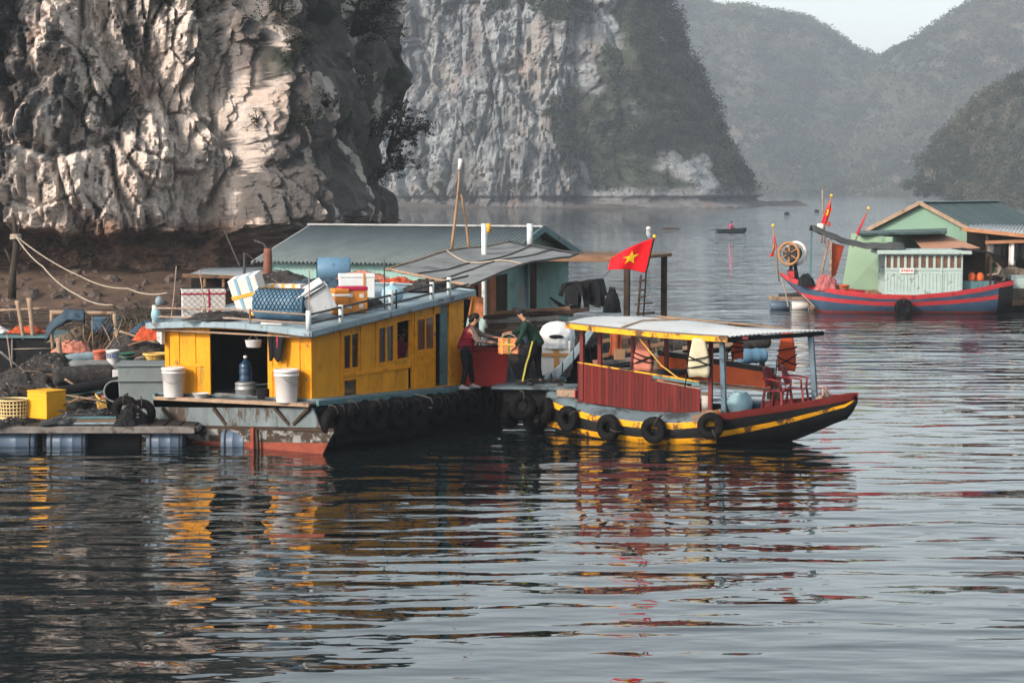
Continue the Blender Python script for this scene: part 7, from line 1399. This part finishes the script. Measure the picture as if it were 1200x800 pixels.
    if hairm and not cap:
        mb = MB(); mb.sphere(hd + upv * .045 - fw * .035, (.098, .098, .095), 18, 12, M=Rm)
        mb.sphere(hd - fw * .075 - upv * .02, (.055, .085, .085), 14, 8, M=Rm)
        if bun: mb.sphere(hd - fw * .125 + upv * .03, (.055, .055, .05), 14, 8)
        mb.build('hair', hairm, t)
    if cap:
        mb = MB(); mb.sphere(hd + upv * .055 - fw * .015, (.112, .102, .075), 18, 12, M=Rm); mb.build('cap', cap, t); mb = MB(); s_ = Rm @ Vector((0, 1, 0))
        mb.grid(lambda a, b: hd + upv * (.050 + .012 * (1 - (2 * b - 1) ** 2) - .012 * a) + fw * (.07 + .11 * a * (1 - .35 * (2 * b - 1) ** 2)) + s_ * .08 * (2 * b - 1), 6, 8); mb.build('cap_brim', cap, t, solid=.008)
        MB().sphere(hd - fw * .06 - upv * .02, (.05, .08, .06), 14, 8, M=Rm).build('hair', HAIR, t)
    s_ = Rm @ Vector((0, 1, 0))
    for sg in (1, -1):
        MB().sphere(hd + fw * .088 + upv * .012 + s_ * .032 * sg, .012, 8, 6).build('eye', EYE, t); MB().sphere(hd + s_ * .085 * sg - upv * .012 - fw * .01, (.02, .012, .03), 8, 6, M=Rm).build('ear', SKIN, t)
    MB().sphere(hd + fw * .084 - upv * .052, (.01, .024, .006), 8, 6, M=Rm).build('mouth', LIP, t)
    return t
# woman handing over a box: faces right, right arm bent (near), left arm reaching (far)
pw = YF.W(*YF.pz(547, 457, zd(5, -.2))); zw_ = pw.z
person('woman in a crimson quilted vest and black trousers reaching over from the yellow houseboat', (pw.x, pw.y, zw_ + .006), 12, dict(pelvis=(-.02, 0, .93), chest=(.07, .0, 1.27), neck=(.13, .0, 1.42), head=(.195, 0, 1.545), face=(1, -.1, -.22), shoulder_l=(.13, .19, 1.34), elbow_l=(.40, .22, 1.17), wrist_l=(.66, .20, 1.12), hand_l=(.82, .17, 1.11), shoulder_r=(.07, -.19, 1.33), elbow_r=(.20, -.28, 1.08), wrist_r=(.43, -.24, 1.05), hand_r=(.58, -.20, 1.05),
    hip_l=(-.0, .10, .88), knee_l=(.10, .12, .48), ankle_l=(.16, .11, .085), toe_l=(.32, .12, .04), hip_r=(-.05, -.10, .88), knee_r=(-.04, -.12, .48), ankle_r=(-.12, -.12, .085), toe_r=(.04, -.15, .04)), SLV, TRS, SHOE, vest=PLAID, bun=True, fat=1.2)
# man in a dark green jacket leaning over with the orange box
pm = RF.W(*RF.pz(622, 450, .80)); pm = Vector((A(624, 450, 44.6).x, 44.6, 0)); lm = RF.L(pm); pm.z = .96
st_deck = thing('bow_plank', 'grey boarding plank bridging the two boats under the feet of the man', 'plank', (pm.x, pm.y, pm.z - .06), -8); MB().bx(-.85, 1.0, -.42, .55, 0, .055).build('board', DECK, st_deck, bevel=.008)
MB().bx(-.6, .6, -.25, .35, -.5, -.002).build('support', CLB, st_deck)
person("man in dark green jacket, cap and lime striped trousers handing over an orange box", (pm.x, pm.y, pm.z), 176, dict(pelvis=(-.08, 0, .95), chest=(.06, 0, 1.27), neck=(.17, 0, 1.42), head=(.255, 0, 1.555), face=(1, .05, -.30), shoulder_l=(.14, .20, 1.35), elbow_l=(.23, .30, 1.08), wrist_l=(.37, .26, .87), hand_l=(.44, .20, .77), shoulder_r=(.16, -.19, 1.34), elbow_r=(.34, -.24, 1.15), wrist_r=(.50, -.16, 1.14), hand_r=(.64, -.12, 1.13),
    hip_l=(-.05, .10, .90), knee_l=(.10, .13, .50), ankle_l=(.19, .14, .085), toe_l=(.36, .14, .04), hip_r=(-.10, -.10, .90), knee_r=(-.10, -.12, .49), ankle_r=(-.17, -.12, .085), toe_r=(-.01, -.13, .04), stripe_dir=(.25, .97, 0)), JKT, TRS, SHOED, cap=CAPM, stripe='l', fat=1.15)
pb_ = Vector((pm.x - .52, pm.y - .02, pm.z + .70))
t = foam_box('wrapped_box', "orange wrapped box with a carrying strap held by the man between the boats", 'box', pb_, (.44, .32, .33), -4, m=CARD, lid=False, tapes=(('x', -.32, .05, ROPEY), ('x', .02, .04, mat('green_strap', (.12, .22, .05), .6)), ('z', .12, .04, ROPEY)))
MB().tube([(-.18, 0, .33), (-.1, 0, .40), (.0, 0, .43), (.10, 0, .40), (.18, 0, .33)], .014, 6).build('carry_strap', ROPE, t)
# seated figures
sit = dict(pelvis=(0, 0, .10), chest=(.08, 0, .46), neck=(.14, 0, .62), head=(.21, 0, .76), face=(1, 0, -.3), shoulder_l=(.13, .19, .54), elbow_l=(.24, .23, .30), wrist_l=(.45, .14, .26), hand_l=(.60, .08, .26), shoulder_r=(.13, -.19, .54), elbow_r=(.24, -.23, .30), wrist_r=(.45, -.14, .26), hand_r=(.60, -.08, .27),
    hip_l=(.04, .10, .09), knee_l=(.45, .13, .14), ankle_l=(.50, .13, -.22), toe_l=(.66, .13, -.26), hip_r=(.04, -.10, .09), knee_r=(.45, -.13, .14), ankle_r=(.50, -.13, -.22), toe_r=(.66, -.13, -.26))
ps1 = BF.W(BF.pl(1174, 325, -.2).x, -.2, 1.335); person('person in a khaki jacket sitting hunched over at the stern of the blue fishing boat', ps1, 186, sit, GRYS, TRS, SHOED)
person('rower in a pink shirt sitting in the far dark skiff', Vector((rw.location.x - .15, rw.location.y, .425)), 20, sit, PNKS, TRS, SHOED)
t = person('person in dark clothes half seen through the open window of the yellow cabin', YF.W(YF.pl(471, 405, .6).x, .7, zd(3, .7) + .42), -60, sit, PNKS, TRS, SHOED)
mb = MB(); mb.bx(-.3, .3, -.25, .25, 0, .41); mb.build('stool', DKW, loc=YF.W(YF.pl(471, 405, .6).x, .7, zd(3, .7) + .008), rz=57, label='dark stool under the person inside the cabin', cat='stool')
# ------------------------------------------------------------------ trees and shrubs clinging to the near cliff
def crag_tree(label, root, tips, crown, size, n, trunk_r=.14, name='cliff_tree', cat='tree'):
    t = thing(name, label, cat, root); rr = random.Random(len(label)); mb = MB(); L = [Vector(x) - Vector(root) for x in tips]; cl = []
    for k, p in enumerate(L):
        m_ = p * .5 + Vector((rr.uniform(-.3, .3), rr.uniform(-.3, .3), rr.uniform(-.1, .35))); mb.tube([(0, 0, 0), m_ * .5, m_, p], [trunk_r, trunk_r * .7, trunk_r * .45, trunk_r * .15], 6)
        for _ in range(crown): q = p.lerp(m_, rr.uniform(0, .7)) + Vector((rr.gauss(0, size * .8), rr.gauss(0, size * .8), rr.gauss(0, size * .5))); mb.tube([m_.lerp(p, .5), q], [trunk_r * .2, .015], 4); cl.append(tuple(q))
    mb.build('trunk', BARK, t); V, q = leaf_quads(cl, np.random.default_rng(3).uniform(size * .35, size * .75, len(cl)), n, .075, .55); fast_mesh('crown', V, q, NLEAF, parent=t); return t
NLEAF = mat('crag_leaf', (0.018, 0.022, 0.014), 0.8, .5, .8, (.05, .045, .025), .25, .6, 0)
DR = 109.5
crag_tree('dark tree leaning out over the water from the right edge of the near cliff', A(455, 178, DR), [A(x, y, DR + d) for x, y, d in ((472, 118, 0), (486, 140, -.5), (493, 150, .6), (476, 162, -.4), (470, 188, .5), (462, 202, 0), (478, 128, 1), (460, 140, -.8))], 13, .60, 26, .14)
crag_tree('dark tree at the top right shoulder of the near cliff against the hazy karst', A(412, 42, DR - 4), [A(x, y, DR - 4 + d) for x, y, d in ((430, 6, 0), (446, 3, -.5), (458, 10, .6), (438, 26, -.4), (448, 36, .5), (425, -16, 0), (440, -20, 0))], 13, .62, 28, .14)
for k, (px, py, r, n, m_, lab) in enumerate(((103, 102, .42, 140, 'olive', 'small olive green shrub on the pale left part of the near cliff'), (330, 12, 1.3, 420, 'dark', 'dark scrub hanging at the top of the near cliff above the crease'), (352, 45, 1.0, 300, 'dark', 'dark bush below the top scrub on the near cliff'), (378, 120, .8, 240, 'dark', 'reddish dark bush on the shaded right flank of the near cliff'), (356, 140, .8, 240, 'dark', 'dark bush in the middle of the shaded cliff flank'), (302, 140, .45, 110, 'olive', 'tiny olive shrub beside the cliff crease'), (436, 150, 1.0, 300, 'dark', 'dark bush near the right edge of the cliff, under the leaning tree'), (445, 205, .8, 220, 'dark', 'low dark bush near the foot of the right cliff edge'), (6, 80, 1.1, 300, 'dark', 'dark scrub on the far left edge of the near cliff'), (420, 90, .8, 200, 'dark', 'dark bush on the upper right flank of the near cliff'))):
    hit = cast(px, py)
    if hit is None: continue
    c = hit + Vector((0, -.25, 0)); t = thing('cliff_shrub', lab, 'shrub', c); rr = random.Random(k)
    cl = [(rr.gauss(0, r * .5), rr.gauss(0, r * .3), rr.gauss(0, r * .45)) for _ in range(max(6, n // 12))]; V, q = leaf_quads(cl, r * .42, 16, .07 if m_ == 'dark' else .055); fast_mesh('leaves', V, q, NLEAF if m_ == 'dark' else mat('olive_leaf', (.055, .06, .025), .8, .4, 1), parent=t)
    mb = MB()
    for c_ in cl[:10]: mb.tube([(0, .3, -.1), Vector(c_) * .5, c_], [.04, .025, .01], 4)
    mb.build('stems', BARK, t)
